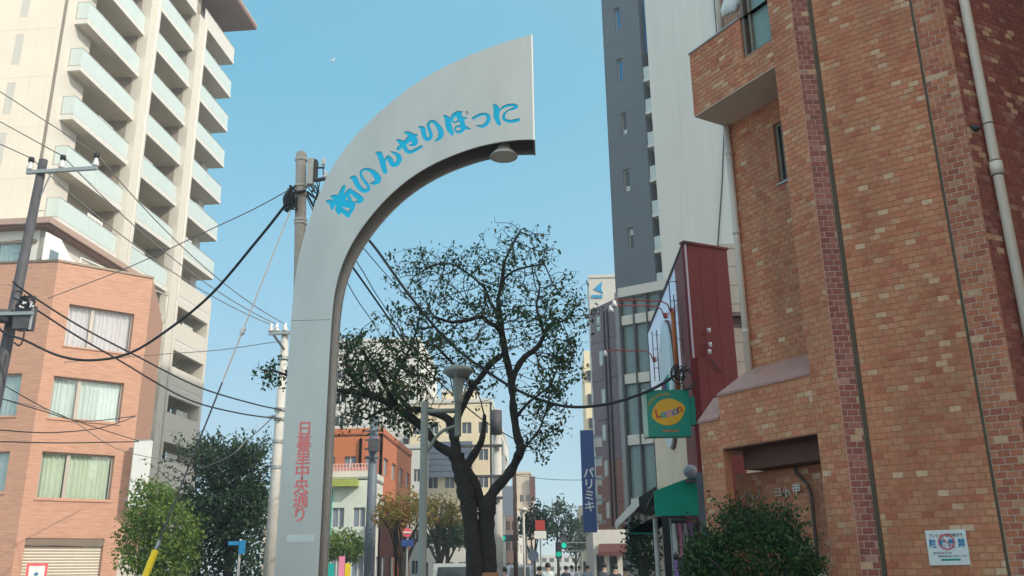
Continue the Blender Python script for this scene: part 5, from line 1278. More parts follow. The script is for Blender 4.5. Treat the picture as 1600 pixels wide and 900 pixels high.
# equipment box on the pole with tangle of cables
tb = thing('pole_terminal_box', 'dark junction box tangled with cables on the leaning utility pole', 'junction box', atD(40, 490, D1 - .3))
a_ = atD(22, 515, D1 - .35); c_ = atD(53, 470, D1 - .35)
b = MB(); b.box(a_.x, c_.x, D1 - .45, D1 - .15, a_.z, c_.z - .1); b.build('box', M['dkpole'], tb)
b = MB(); b.box(a_.x - .35, c_.x + .12, D1 - .5, D1 - .455, (a_.z + c_.z) / 2 - .03, (a_.z + c_.z) / 2 + .05); b.build('bracket', M['galv'], tb)
b = MB(); b.tube([Vector((c_.x + .03, D1 - .4, a_.z - .02)), Vector((c_.x + .03, D1 - .4, c_.z + .1))], .035, 6); b.build('rim', M['galv'], tb)
rg = random.Random(8); b = MB()
for k in range(16):
    q = [Vector((a_.x + rg.uniform(.05, .5), D1 - .5 + rg.uniform(-.08, .1), c_.z + rg.uniform(-.25, .12))) for _ in range(4)]; b.tube(catmull(q, 4), .014, 4)
tag(b.build('cable_tangle', M['black'], tb, True), kind='stuff')
b = MB()
for k in range(12):
    c = Vector((a_.x + .15 + rg.uniform(0, .35), D1 - .56, c_.z - rg.uniform(.05, .26))); b.tube([c, c + Vector((.03, 0, .03))], .022, 5)
tag(b.build('white_tags', M['ceramic'], tb), kind='stuff')
c = atD(5, 492, D1 - .3); b = MB(); b.tube([c + Vector((-.3, 0, 0)), c + Vector((.22, 0, -.05))], .17, 14); b.build('closure', M['dkpole'], tb, True)
b = MB(); q = [atD(x, y, D1 - .5) for x, y in ((22, 535), (30, 540), (36, 530), (38, 515))]; b.tube(catmull(q, 4), .02, 5); b.build('cable_loop', M['black'], tb, True)

# concrete pole behind the arch
D2 = 16.
p2t = atD(471, 238, D2); p2 = thing('concrete_pole', 'beige concrete utility pole with steel bracket rising behind the arch', 'pole', (p2t.x, D2, 0))
p2b = atD(469, 890, D2); b = MB(); b.tube([Vector((p2b.x, D2, 0)), p2t - Vector((0, 0, .06)), p2t], [.125, .105, .08], 20); b.build('pole', M['conc'], p2, True)
for y in (250, 291, 304, 344, 349):
    c = atD(470, y, D2); b = MB(); xx_ = p2t.x + (p2b.x - p2t.x) * (1 - c.z / p2t.z); b.tube([Vector((xx_, D2, c.z - .025)), Vector((xx_, D2, c.z + .025))], .125, 16); b.build('band', M['conc_w'], p2)
a_ = atD(485, 290, D2 - .1); c_ = atD(487, 250, D2 - .1)
b = MB(); b.box(a_.x - .05, a_.x + .06, D2 - .2, D2 - .05, a_.z, c_.z); b.build('channel', M['conc_w'], p2)
b = MB(); b.box(atD(493, 270, D2).x, atD(497, 270, D2).x, D2 - .15, D2 + .0, atD(490, 285, D2).z, atD(490, 254, D2).z); b.build('vertical_arm', M['dkpole'], p2)
for (x0, y0, x1, y1, r_) in ((493, 262, 507, 262, .02), (493, 282, 508, 279, .04), (505, 262, 505, 279, .012), (462, 290, 452, 300, .03), (464, 300, 478, 298, .03), (486, 300, 492, 296, .025)):
    b = MB(); b.tube([atD(x0, y0, D2 - .15), atD(x1, y1, D2 - .15)], r_, 6); b.build('fitting', M['dkpole'], p2)
for x, y in ((505, 259), (508, 279)):
    insulator(atD(x, y, D2 - .15), p2, .05, .12)
b = MB()
for k in range(9):
    q = [atD(455 + rg.uniform(-8, 10), 300 + rg.uniform(-12, 30), D2 - .2 - rg.random() * .1) for _ in range(4)]; b.tube(catmull(q, 4), .014, 4)
for k in range(5):
    q = [atD(486 + rg.uniform(0, 14), 290 + rg.uniform(-10, 45), D2 + .1) for _ in range(3)]; b.tube(catmull(q, 4), .01, 4)
tag(b.build('jumper_cables', M['black'], p2, True), kind='stuff')
q = [atD(x, y, D2 - .15) for x, y in ((447, 322), (446, 310), (452, 302), (457, 310), (452, 322), (446, 330))]; b = MB(); b.tube(catmull(q, 5), .05, 7); b.build('splice_case', M['black'], p2, True)

# slim pale pole left of arch
D3 = 28.
t3_ = atD(446, 517, D3); p3 = thing('slim_utility_pole', 'pale concrete utility pole with crossarm just left of the arch post', 'pole', (t3_.x, D3, 0))
b = MB(); b.tube([Vector((t3_.x, D3, 0)), t3_], [.2, .115], 16); b.build('pole', M['conc_w'], p3, True)
ca3, cb3 = atD(419, 523, D3 - .2), atD(462, 521, D3 - .2)
b = MB(); b.box8([ca3, cb3, cb3 + Vector((0, .1, 0)), ca3 + Vector((0, .1, 0)), ca3 + Vector((0, 0, .1)), cb3 + Vector((0, 0, .1)), cb3 + Vector((0, .1, .1)), ca3 + Vector((0, .1, .1))]); b.build('crossarm', M['galv'], p3)
INS3 = []
for x in (422, 431, 444): 
    c = ca3.lerp(cb3, (x - 419) / 43.) + Vector((0, .05, .1)); insulator(c, p3, .10, .28); INS3.append(c + Vector((0, 0, .25)))
b = MB(); b.tube([atD(428, 524, D3 - .2), atD(444, 546, D3 - .2)], .04, 6); b.build('brace', M['dkpole'], p3)
for y in (560, 640, 655, 690, 730):
    z_ = atD(440, y, D3).z; b = MB(); b.tube([Vector((t3_.x, D3, z_ - .05)), Vector((t3_.x, D3, z_ + .05))], .18, 16); b.build('band', M['galv'], p3)
b = MB(); c = atD(430, 650, D3); b.tube([atD(440, 652, D3), atD(428, 650, D3), atD(418, 652, D3)], .04, 6); b.build('arm', M['galv'], p3)

# wires between the poles
for i, nm in enumerate(('lowest', 'middle', 'highest')):
    L0 = atD((0, 0, 0)[i] - 60, (190, 165, 105)[i], 14)
    cable(f'thin overhead wire from the dark pole across the apartment tower, {nm} of three', sag(INS1[i], INS3[i], .45), .016, 'grey_wire', 'overhead wires from the dark pole')
    cable(f'thin overhead wire running off the left edge from the dark pole, {nm} of three', [atD(-60, (212, 160, 108)[i], D1 - 3.5) + (atD(-60, (212, 160, 108)[i], D1 - 3.5) - atD(0, (225, 190, 143)[i], D1 - 1.5)) * 7, atD(-60, (212, 160, 108)[i], D1 - 3.5), atD(0, (225, 190, 143)[i], D1 - 1.5), INS1[i]], .014, 'grey_wire', 'wires running off the left edge')
cable('thin wire rising from the tiled block to the concrete pole behind the arch', through([(75, 466), (200, 418), (330, 358), (400, 325), (458, 293)], [22, 20, 18, 17, 15.9]), .012, 'grey_wire')
# main black cable with a deep sag
cable('thick black cable sagging from the junction box up to the concrete pole', through([(-1200, 260), (-400, 330), (-40, 470), (0, 515), (40, 532), (90, 555), (140, 563), (200, 553), (260, 517), (330, 460), (400, 378), (440, 328), (460, 300)], [16, 18.5, 20, 19.6, 19.4, 19.2, 19, 18.6, 18, 17.4, 16.6, 16, 15.8]), .029, 'black')
cable('thick black cable from the concrete pole down to the shop post', through([(480, 300), (530, 338), (577, 376), (640, 462), (700, 533), (760, 580), (820, 615), (885, 635), (950, 631), (1010, 612), (1050, 590), (1072, 572)], [15.9, 15.8, 15.8, 15.7, 15.7, 15.6, 15.6, 15.5, 15.5, 15.5, 15.5, 15.6]), .027, 'black')
cable('black cable behind the cherry branches from arch to street, nearest the thick one', through([(478, 300), (515, 368), (555, 423), (600, 487), (640, 545), (690, 600), (760, 660), (830, 700)], [16, 16.5, 17, 19, 21, 24, 30, 40]), .022, 'black')
cable('thin wire fanning out right of the arch, above the others', through([(480, 285), (575, 396), (610, 436), (680, 510), (780, 600)], [16, 17, 19, 24, 34]), .010, 'black')
cable('thin wire fanning out right of the arch, through the cherry crown', through([(480, 290), (560, 413), (596, 472), (650, 545), (720, 620)], [16, 17, 19, 24, 34]), .010, 'black')
cable('thin wire fanning out right of the arch, lowest of the fan', through([(478, 306), (544, 444), (580, 500), (620, 560), (680, 630)], [16, 17, 19, 24, 34]), .010, 'black')
for i, (pts, lb) in enumerate(((((20, 440), (39, 455), (120, 507), (211, 555), (311, 605), (400, 632), (440, 640)), 'upper'), (((20, 465), (55, 483), (120, 525), (183, 561), (289, 622), (370, 645), (440, 655)), 'lower'))):
    cable(f'dark telephone cable crossing the tiled block to the pale pole, {lb} of the pair', through(pts, [19.5, 20, 21.5, 23, 25, 27, 27.8]), .024, 'black', 'telephone cables over the tiled block')
for i, (pts, lb) in enumerate(((((0, 600), (11, 605), (83, 644), (150, 668), (217, 689)), 'steeper'), (((0, 622), (60, 640), (130, 658), (212, 650)), 'flatter'), (((0, 672), (80, 676), (160, 668), (212, 650)), 'wavy'), (((0, 690), (100, 692), (216, 690)), 'level'))):
    cable(f'service wire drawn over the lower windows of the tiled block, the {lb} one', through(pts, [20 + k * 3.6 for k in range(len(pts))]), .016, 'black', 'service wires on the tiled block')
cable('thin wire with marker running level from tower to the pale pole', through([(100, 566), (247, 554), (340, 547), (411, 537), (440, 533)], [30, 30, 29, 28, 28]), .014, 'grey_wire')
cable('thin wire over the far street left of the banner', through([(800, 742), (860, 749), (912, 750)], [60, 58, 52]), .02, 'grey_wire')
cable('thin wire over the far street above the signals', through([(790, 795), (860, 797), (915, 790)], [70, 66, 60]), .02, 'grey_wire')
cable('loose drop wire from the pale pole down over the dark tree', through([(428, 650), (405, 672), (385, 688), (360, 712), (300, 738), (240, 760)], [28, 28, 28, 28, 30, 33]), .02, 'grey_wire')
cable('short drop wire in front of the white sign box', through([(0, 622), (100, 650), (180, 700), (260, 720), (330, 735)], [22, 25, 29, 32, 34]), .012, 'grey_wire')
# tangled black wires at the end of the shop cable
b = MB(); rg = random.Random(4)
for k in range(9):
    cx, cy = 1066 + rg.uniform(-9, 12), 588 + rg.uniform(-8, 8); rr_ = rg.uniform(7, 17)
    q = [atD(cx + rr_ * .7 * math.cos(t), cy + rr_ * math.sin(t), 15.5 - rg.random() * .1) for t in np.linspace(rg.random() * 3, rg.random() * 3 + 4.2, 6)]; b.tube(catmull(q, 3), .011, 4)
tag(b.build('wire_coils', M['black'], None, True), 'tangle of black wire loops on the post above the lemon sign', 'cable', kind='stuff')
# guy wire with yellow guard
g0 = atD(463, 306, D2); g1 = atD(240, 868, 13.0); g2 = g0 + (g1 - g0) * (g0.z / (g0.z - g1.z))
gw_ = thing('guy_wire', 'guy wire from the concrete pole to the ground with a yellow guard at its foot', 'guy wire', g2)
gm_ = g0.lerp(g2, .56)
d_ = (g2 - g0)
def gpt(y):   # point on line g0-g2 with pixel row y (bisection)
    lo, hi = 0., 1.
    for _ in range(40):
        m_ = (lo + hi) / 2; p = g0 + d_ * m_; v = Vector(p) - Vector(OC); yy = 450 - FPX * v.dot(Vector(CU)) / v.dot(Vector(FW))
        if yy < y: lo = m_
        else: hi = m_
    return g0 + d_ * lo
b = MB(); b.tube([g0, gpt(598)], .013, 5); b.build('upper_wire', M['pipe'], gw_)
b = MB(); b.tube([gpt(598), gpt(862)], .014, 5); b.build('lower_wire', M['dkpole'], gw_)
b = MB(); k_ = gpt(517); dn_ = d_.normalized(); b.tube([k_ - dn_ * .08, k_ - dn_ * .04, k_, k_ + dn_ * .05, k_ + dn_ * .09], [.02, .05, .035, .05, .02], 8); b.build('insulator', M['ceramic'], gw_, True)
b = MB(); b.tube([gpt(845), gpt(862)], .03, 6); b.build('clamp', M['galv'], gw_, True)
b = MB(); b.tube([gpt(861), g2], .05, 12); b.build('yellow_guard', M['guard'], gw_, True)

# street lamps
def street_lamp(px_pole, px_head, ytop, yhead, D, sc, m, label, group, side):
    pz = atD(px_pole, ytop, D); hc = atD(px_head, yhead, D)
    t = thing('street_lamp', label, 'street lamp', (pz.x, D, 0), group)
    b = MB(); b.tube([(pz.x, D, 0), (pz.x, D, 1.2), (pz.x, D, 1.21), (pz.x, D, pz.z)], [.085 * sc, .08 * sc, .062 * sc, .056 * sc], 16); b.build('pole', m, t, True)
    ya = pz.z - .14 * sc
    b = MB(); b.tube([(pz.x, D, ya), (hc.x, D, ya + .0)], .036 * sc, 10); b.build('arm', m, t, True)
    b = MB(); b.tube(catmull([Vector((pz.x, D, ya - .68 * sc)), Vector((pz.x + (hc.x - pz.x) * .45, D, ya - .33 * sc)), Vector((hc.x, D, ya - .22 * sc))], 6), .026 * sc, 8); b.build('brace', m, t, True)
    zb__ = ya - .38 * sc
    b = MB(); b.lathe((hc.x, D, zb__), [(.045, 0), (.05, .02), (.05, .5), (.075, .52), (.055, .53), (.09, .86), (.10, .9)] if sc == 1 else [(.05 * sc, 0), (.05 * sc, .5 * sc), (.09 * sc, .86 * sc)], 14); b.build('stem', m, t, True)
    zh = hc.z
    for q in range(3):
        an = q * 2.1 + .4; b = MB(); b.tube([(hc.x + .06 * sc * math.cos(an), D + .06 * sc * math.sin(an), zh - .45 * sc), (hc.x + .17 * sc * math.cos(an), D + .17 * sc * math.sin(an), zh - .06 * sc)], .012 * sc, 5); b.build('strut', m, t)
    b = MB(); b.lathe((hc.x, D, zh - .02 * sc), [(.09 * sc, -.1 * sc), (.17 * sc, -.05 * sc), (.225 * sc, -.0), (.23 * sc, .02 * sc), (.20 * sc, .06 * sc), (.12 * sc, .10 * sc), (.001, .12 * sc)], 28); b.build('lamp_shade', m, t, True)
    return t
street_lamp(664, 716, 628, 580, 13, 1, M['lamp_green'], 'grey-green street lamp with mushroom head in front of the cherry tree', 'mushroom-head street lamps', 1)
street_lamp(418, 401, 778, 762, 34, 1.25, M['lamp_cream'], 'cream street lamp with mushroom head left of the arch post', 'mushroom-head street lamps', -1)
# other posts in the middle distance
def pole(name, label, px, ytop, D, r, m, cat='pole', extra=None):
    c = atD(px, ytop, D); t = thing(name, label, cat, (c.x, D, 0)); b = MB(); b.tube([(c.x, D, 0), (c.x, D, c.z)], [r * 1.15, r * .85], 12); b.build('pole', m, t, True); return t, c
tp_, c = pole('steel_pole', 'slate blue steel pole standing before the pale green house', 585, 655, 36, .2, mat('slate_steel', (.13, .16, .20), .5, var=.08))
for y in (676, 690, 704, 718):
    b = MB(); z_ = atD(585, y, 36).z; b.box(c.x - .3, c.x + .35, 35.7, 35.78, z_, z_ + .06); b.build('crossarm', M['dkpole'], tp_)
b = MB(); z_ = atD(585, 700, 36).z; b.box(c.x - .1, c.x + .3, 35.4, 35.69, z_ - .2, z_ + .3); b.build('equipment_box', M['dkpole'], tp_)
tp_, c = pole('pole_behind_cherry', 'pale concrete pole behind the right stem of the cherry tree', 776, 640, 30, .17, M['conc_w'])
b = MB(); b.tube([(c.x, 29.6, c.z - .9), (c.x, 29.6, c.z - .1)], .2, 12); b.build('transformer', M['dkpole'], tp_, True)
for z_ in (1.3, 2.3, 3.0):
    b = MB(); b.box(c.x - 1.2, c.x + .2, 29.7, 29.8, c.z - z_, c.z - z_ + .09); b.build('crossarm', M['dkpole'], tp_)
tp_, c = pole('thin_far_pole', 'thin brown pole right of the cherry trunk, beside the pale building', 804, 735, 55, .12, M['pipe_b'])
for px, yt, D, lb in ((742, 795, 45, 'thin white lamp post left of the cherry trunk'), (818, 800, 60, 'thin grey post right of the cherry tree')):
    tp_, c = pole('lamp_post', lb, px, yt, D, .08, M['conc_w'], 'lamp post'); b = MB(); b.lathe((c.x, D, c.z), [(.04, 0), (.3, .1), (.32, .2), (.1, .32), (.001, .34)], 14); b.build('lamp_head', M['lamp_cream'], tp_, True)
# vertical dark sign hanging behind tree
c = atD(793, 783, 62); t = thing('grey_projecting_sign', 'dark grey vertical sign board right of the cherry trunk', 'sign', (c.x, 62, c.z - 2)); b = MB(); b.box(c.x - .4, c.x + .42, 62, 62.2, c.z - 1.0, c.z + 1.0); b.build('board', M['slate'], t)
# red sign with white plate far street
c = atD(844, 826, 62); t = thing('red_street_sign', 'red square sign over a white plate on a post far down the street', 'sign', (c.x, 62, 0)); b = MB(); b.box(c.x - .32, c.x + .32, 62, 62.1, c.z - .1, c.z + .55); b.build('red_board', M['red_paint'], t)
b = MB(); b.box(c.x - .4, c.x + .4, 62, 62.08, c.z - .65, c.z - .15); b.build('white_board', M['sign_white'], t); b = MB(); b.tube([(c.x, 62.15, 0), (c.x, 62.15, c.z + .5)], .05, 6); b.build('post', M['galv'], t)
c = atD(833, 868, 55); t = thing('round_road_sign', 'small round grey road sign far down the street', 'sign', (c.x, 55, 0)); b = MB(); b.tube([(c.x, 55, c.z), (c.x, 55.04, c.z)], .33, 18); b.build('disc', M['slate'], t); b = MB(); b.tube([(c.x, 55.1, 0), (c.x, 55.1, c.z + .3)], .04, 6); b.build('post', M['galv'], t)
c = atD(636, 832, 33); t = thing('no_entry_sign', 'round red sign above a blue plate beside the yellowing tree', 'sign', (c.x, 33, 0)); b = MB(); b.tube([(c.x, 33, c.z), (c.x, 33.03, c.z)], .16, 20); b.build('disc', M['print_red'], t)
b = MB(); b.box(c.x - .13, c.x + .13, 32.97, 32.999, c.z - .025, c.z + .025); b.build('bar', M['sign_white'], t); b = MB(); b.box(c.x - .2, c.x + .25, 33, 33.04, c.z - .48, c.z - .25); b.build('blue_plate', M['navy'], t); b = MB(); b.tube([(c.x, 33.1, 0), (c.x, 33.1, c.z + .3)], .04, 8); b.build('post', M['galv'], t)
# traffic signals
for i, (px, py, D, lb) in enumerate(((786, 841, 70, 'left of the far street'), (881, 852, 95, 'higher on the right of the far street'), (873, 866, 80, 'lower on the right of the far street'))):
    c = atD(px, py, D); s_ = D / 60; t = thing('traffic_signal', f'green lit traffic signal {lb}', 'traffic light', (c.x, D, c.z), 'traffic signals down the street')
    b = MB(); b.box(c.x - .2 * s_, c.x + 1.0 * s_, D, D + .2, c.z - .2 * s_, c.z + .2 * s_) if i == 0 else b.box(c.x - .2 * s_, c.x + .2 * s_, D, D + .2, c.z - .25 * s_, c.z + .75 * s_); b.build('housing', M['dkpole'], t)
    b = MB(); b.tube([(c.x, D - .04, c.z), (c.x, D - .001, c.z)], .17 * s_, 14); b.build('green_lamp', bpy.data.materials.get('signal_green') or mat('signal_green', (.0, .5, .35), .4, var=0, emit=(.0, .75, .5), estr=.25), t)
    b = MB(); b.tube([(c.x + 1.5 * s_, D + .3, 0), (c.x + 1.5 * s_, D + .3, c.z + .3)], .07, 8); b.tube([(c.x, D + .25, c.z + .25), (c.x + 1.5 * s_, D + .3, c.z + .25)], .04, 6); b.build('mast', M['galv'], t)
# blue street plate at the lower left
c = atD(375, 858, 24); t = thing('blue_direction_sign', 'small blue sign plate on a slim white post before the dark tree', 'sign', (c.x, 24, 0))
b = MB(); b.tube([(c.x, 24, 0), (c.x, 24, c.z + .25)], .035, 8); b.build('post', M['conc_w'], t, True)
b = MB(); b.box(c.x + .0, c.x + .16, 23.9, 23.95, c.z - .12, c.z + .22); b.build('plate', M['print_blue'], t); b = MB(); b.box(c.x - .3, c.x - .01, 23.92, 23.95, c.z + .1, c.z + .2); b.build('arrow_plate', M['print_blue'], t)
# street banners low behind the post
for i, (px, py, wd, hh_, cc_, lb) in enumerate(((534, 882, 9, 24, 'pink', 'pink shop flag low right of the arch post'), (543, 890, 8, 18, 'guard', 'yellow shop flag low beside the pink flag'), (518, 888, 8, 14, 'teal', 'blue-green board low right of the arch post'))):
    c = atD(px, py, 30); s_ = 30 / 1400; t = thing('shop_flag', lb, 'flag', (c.x, 30, 0)); b = MB(); b.box(c.x - wd * s_ / 2, c.x + wd * s_ / 2, 30, 30.02, c.z - hh_ * s_ / 2 - .2, c.z + hh_ * s_ / 2); b.build('cloth', M[cc_], t); b = MB(); b.tube([(c.x - wd * s_ / 2, 30.05, 0), (c.x - wd * s_ / 2, 30.05, c.z + hh_ * s_ / 2)], .015, 5); b.build('pole', M['galv'], t)
c = atD(1272, 899, 9.4); b = MB(); b.box(c.x - .16, c.x + .06, 9.2, 9.5, 0, c.z + .03); tag(b.build('grey_cabinet', M['alu_l']), 'top of a small grey cabinet under the porch at the right', 'cabinet')
# moon
mc = atD(518, 91, 2500); b = MB(); n = 14; R0 = 10.
A = []; 
for i in range(n + 1):
    t_ = -1.35 + 2.7 * i / n; A.append((R0 * math.cos(t_), R0 * math.sin(t_)))
for i in range(n + 1):
    t_ = 1.35 - 2.7 * i / n; A.append((R0 * .62 * math.cos(t_), R0 * math.sin(t_)))
th_ = 2.2
lo_ = [Vector((mc.x - (x * math.cos(th_) - y * math.sin(th_)) * 1, mc.y, mc.z + x * math.sin(th_) * -1 + y * math.cos(th_) * -1)) for x, y in A]
b.prism(lo_, [p + Vector((0, 5, 0)) for p in lo_]); tag(b.build('moon', M['moon']), 'small pale crescent moon in the blue sky above the arch', 'moon')

# ================================================================== vegetation
def leaf_quads(C, size, seed, droop=.3):
    """C: (N,3) centres -> diamond leaves folded along the rib"""
    r = np.random.RandomState(seed); n = len(C)
    d = r.normal(size=(n, 3)); d[:, 2] -= droop; d /= np.linalg.norm(d, axis=1)[:, None]
    q = r.normal(size=(n, 3)); q -= (q * d).sum(1)[:, None] * d; q /= np.linalg.norm(q, axis=1)[:, None]
    s = (size * r.uniform(.6, 1.25, n))[:, None]
    a = C - d * s; c = C + d * s; b1 = C + q * s * .52 - d * s * .1; b2 = C - q * s * .52 - d * s * .1
    V = np.stack([a, b1, c, b2], 1).reshape(-1, 3)
    F = np.arange(n * 4).reshape(n, 4)
    return V, F
def np_mesh(name, V, F, m, parent=None):
    me = bpy.data.meshes.new(name); off = np.array(parent_loc(parent)) if parent else 0; V = V - off
    k = F.shape[1]; me.vertices.add(len(V)); me.vertices.foreach_set('co', V.ravel()); me.loops.add(F.size); me.loops.foreach_set('vertex_index', F.ravel().astype(np.int32))
    me.polygons.add(len(F)); me.polygons.foreach_set('loop_start', np.arange(0, F.size, k, dtype=np.int32)); me.polygons.foreach_set('loop_total', np.full(len(F), k, dtype=np.int32))
    me.update(); me.validate(); me.materials.append(m); o = bpy.data.objects.new(name, me); COL.objects.link(o)
    if parent: o.parent = parent
    return o
def colonize(seeds, att, D_in, D_kill, step, iters):
    """seeds: list of (pos, parent index); att: attractors -> nodes, parents"""
    P = [np.array(s[0]) for s in seeds]; par = [s[1] for s in seeds]; att = att.copy(); tab = np.array(P)
    best = np.full(len(att), 1e9); bi = np.zeros(len(att), int)
    def upd(i0):
        N_ = np.array(P[i0:]); d = np.linalg.norm(att[:, None] - N_[None], axis=2); j = d.argmin(1); dm = d[np.arange(len(att)), j]; u = dm < best; best[u] = dm[u]; bi[u] = j[u] + i0
    upd(0)
    for it in range(iters):
        ok = best < D_in
        if not ok.any(): break
        dirs = {}
        for a_, j in zip(att[ok], bi[ok]):
            v = a_ - P[j]; v = v / (np.linalg.norm(v) + 1e-9); dirs[j] = dirs.get(j, 0) + v
        i0 = len(P)
        for j, v in dirs.items():
            v = v + np.random.RandomState(j * 7 + it).normal(size=3) * .25; n_ = np.linalg.norm(v)
            if n_ < 1e-3: continue
            P.append(P[j] + v / n_ * step); par.append(j)
        upd(i0); keep = best > D_kill; att = att[keep]; best = best[keep]; bi = bi[keep]
        if len(att) == 0: break
    return np.array(P), par
def branch_mesh(P, par, r_tip, expo, fixed=None):
    n = len(P); ch = [[] for _ in range(n)]
    for i, p in enumerate(par):
        if p >= 0: ch[p].append(i)
    r = np.zeros(n)
    for i in reversed(range(n)):
        r[i] = r_tip if not ch[i] else (sum(r[c] ** expo for c in ch[i])) ** (1 / expo)
    if fixed is not None:
        rj_ = np.random.RandomState(4)
        for i, v in enumerate(fixed): r[i] = v * rj_.uniform(.86, 1.14)
        for i in range(len(fixed), n): r[i] = min(r[i], .05)
    return r, ch
def tube_chains(P, par, r, ch, lo=0):
    mb = MB(); n = len(P)
    starts = [i for i in range(n) if par[i] < 0 or len(ch[par[i]]) > 1 or (par[i] >= 0 and ch[par[i]][0] != i)]
    for s_ in starts:
        chain = [s_] if par[s_] < 0 else [par[s_], s_]; c = s_
        while len(ch[c]) == 1: c = ch[c][0]; chain.append(c)
        if len(chain) < 2: continue
        rad = [r[k] for k in chain]
        if par[s_] >= 0: rad[0] = min(rad[0], rad[1] * 1.25)
        ns = 10 if max(rad) > .06 else (5 if max(rad) > .015 else 3)
        mb.tube([P[k] for k in chain], rad, ns, cap=False)
    return mb
# --- the cherry tree
DT = 16.
limbs = [  # (px, py, depth offset, radius px) ; first point joins parent
    ('A', None, [(743, 915, 0, 13), (741, 870, 0, 12.5), (737, 830, 0, 12.5), (732, 790, 0, 12.5), (727, 765, 0, 13), (721, 738, 0, 14), (713, 712, 0, 12)]),
    ('A1', 'A', [(713, 712, 0, 10), (690, 700, .1, 8), (678, 690, .1, 8), (665, 672, .2, 8), (645, 655, .2, 8), (620, 636, .2, 7.5), (590, 622, .1, 6.5), (560, 613, 0, 5.5), (528, 610, -.1, 5), (495, 600, -.1, 4), (460, 590, -.1, 3), (425, 578, -.1, 2)]),
    ('A2', 'A', [(713, 712, 0, 11), (711, 690, 0, 9.5), (706, 668, 0, 9), (700, 655, 0, 8), (680, 645, .1, 7.5), (655, 640, .1, 7), (640, 640, .2, 6)]),
    ('A3', 'A2', [(706, 668, 0, 9), (716, 650, -.1, 7), (728, 625, -.2, 6.5), (738, 605, -.3, 6), (752, 588, -.3, 6), (765, 570, -.3, 6), (782, 556, -.3, 6)]),
    ('A4', 'A', [(721, 738, 0, 12), (733, 722, .1, 8.5), (744, 704, .1, 7.5), (752, 690, .1, 6.5), (756, 668, .2, 5), (757, 650, .3, 3.5)]),
    ('B', None, [(764, 915, .1, 13.5), (762, 870, .1, 12.5), (760, 830, .1, 13), (760, 800, .1, 13.5), (764, 782, .1, 12)]),
    ('B0', 'B', [(760, 800, .1, 12), (750, 780, .1, 8.5), (743, 757, 0, 8), (732, 735, 0, 8)]),
    ('B1', 'B', [(764, 782, .1, 12), (773, 765, .1, 10), (787, 750, .1, 9.5), (800, 733, .1, 9), (810, 712, 0, 9.5), (814, 700, 0, 9), (808, 680, 0, 7.5), (804, 655, 0, 7.5), (801, 625, 0, 7), (799, 598, 0, 7), (795, 575, 0, 6.5), (789, 550, -.1, 7), (785, 525, -.1, 6.5), (781, 495, -.1, 5.5), (778, 470, 0, 4.5), (784, 440, 0, 4), (788, 410, 0, 3.2), (800, 385, 0, 2.4), (812, 362, 0, 1.6)]),
    ('B2', 'B1', [(799, 598, 0, 7), (808, 575, .2, 6.5), (820, 558, .3, 6), (838, 545, .4, 5), (850, 525, .5, 4), (862, 508, .6, 3), (885, 500, .7, 2)]),
    ('B3', 'B2', [(850, 525, .5, 3.4), (843, 500, .5, 3), (838, 478, .5, 2.5), (842, 458, .5, 2)]),
    ('B4', 'B1', [(785, 525, -.1, 5.5), (776, 510, -.3, 5), (765, 505, -.4, 4.5), (752, 495, -.6, 4.5), (730, 500, -.8, 3.5), (705, 503, -1, 3), (680, 495, -1.1, 2)]),
    ('B5', 'B1', [(781, 495, -.1, 4), (765, 470, .2, 3.5), (757, 450, .4, 3), (735, 430, .6, 2.6), (712, 415, .7, 2), (690, 410, .8, 1.5)]),
    ('B6', 'B1', [(784, 440, 0, 3), (800, 425, -.3, 2.5), (820, 418, -.5, 2), (850, 412, -.6, 1.6)]),
    ('A5', 'A1', [(645, 655, .2, 7), (625, 640, .8, 5), (600, 640, 1.2, 4), (572, 655, 1.4, 3)]),
    ('A6', 'A1', [(620, 636, .2, 6), (600, 600, -.3, 4.5), (580, 570, -.6, 3.5), (565, 545, -.8, 2.5)]),
    ('A7', 'A2', [(640, 640, .2, 5), (615, 605, .5, 4), (625, 575, .6, 3.4), (640, 545, .6, 2.5)]),
    ('A8', 'A3', [(738, 605, -.3, 4), (725, 585, -.7, 3.2), (700, 560, -1.1, 2.6), (680, 540, -1.4, 2)]),
    ('B7', 'B1', [(810, 712, 0, 4), (828, 690, .3, 2.6), (842, 672, .5, 2), (850, 650, .6, 1.5)]),
    ('B8', 'B1', [(804, 655, 0, 4), (825, 630, -.4, 3), (848, 612, -.6, 2), (862, 600, -.7, 1.5)]),
    ('A9', 'A1', [(590, 622, .1, 5), (560, 600, .6, 4), (540, 570, .9, 3), (545, 545, 1., 2)]),
]
seedP, seedpar, seedr = [], [], []
names = {}
K = DT / 1400.
for nm, parn, pts in limbs:
    P = [Vector(atD(x, y, DT + dz)) for x, y, dz, r_ in pts]; rad = [r_ * K * (1.0 if nm in 'AB' else .82) for *_, r_ in pts]
    Q = catmull(P, 3); rr = []
    for i in range(len(rad) - 1):
        for j in range(3): rr.append(rad[i] + (rad[i + 1] - rad[i]) * j / 3)
    rr.append(rad[-1])
    if parn is None:
        Q = [Vector((Q[0].x + (Q[0].x - Q[2].x) * 2, Q[0].y, -.05))] + Q; rr = [rr[0] * 1.25] + rr; prev = -1
    else:
        cand = names[parn]; prev = min(cand, key=lambda i: (seedP[i] - Q[0]).length); Q = Q[1:]; rr = rr[1:]
    idx = []
    for q, r_ in zip(Q, rr):
        seedP.append(q); seedpar.append(prev); seedr.append(r_); prev = len(seedP) - 1; idx.append(prev)
    names[nm] = idx
rs = np.random.RandomState(21)
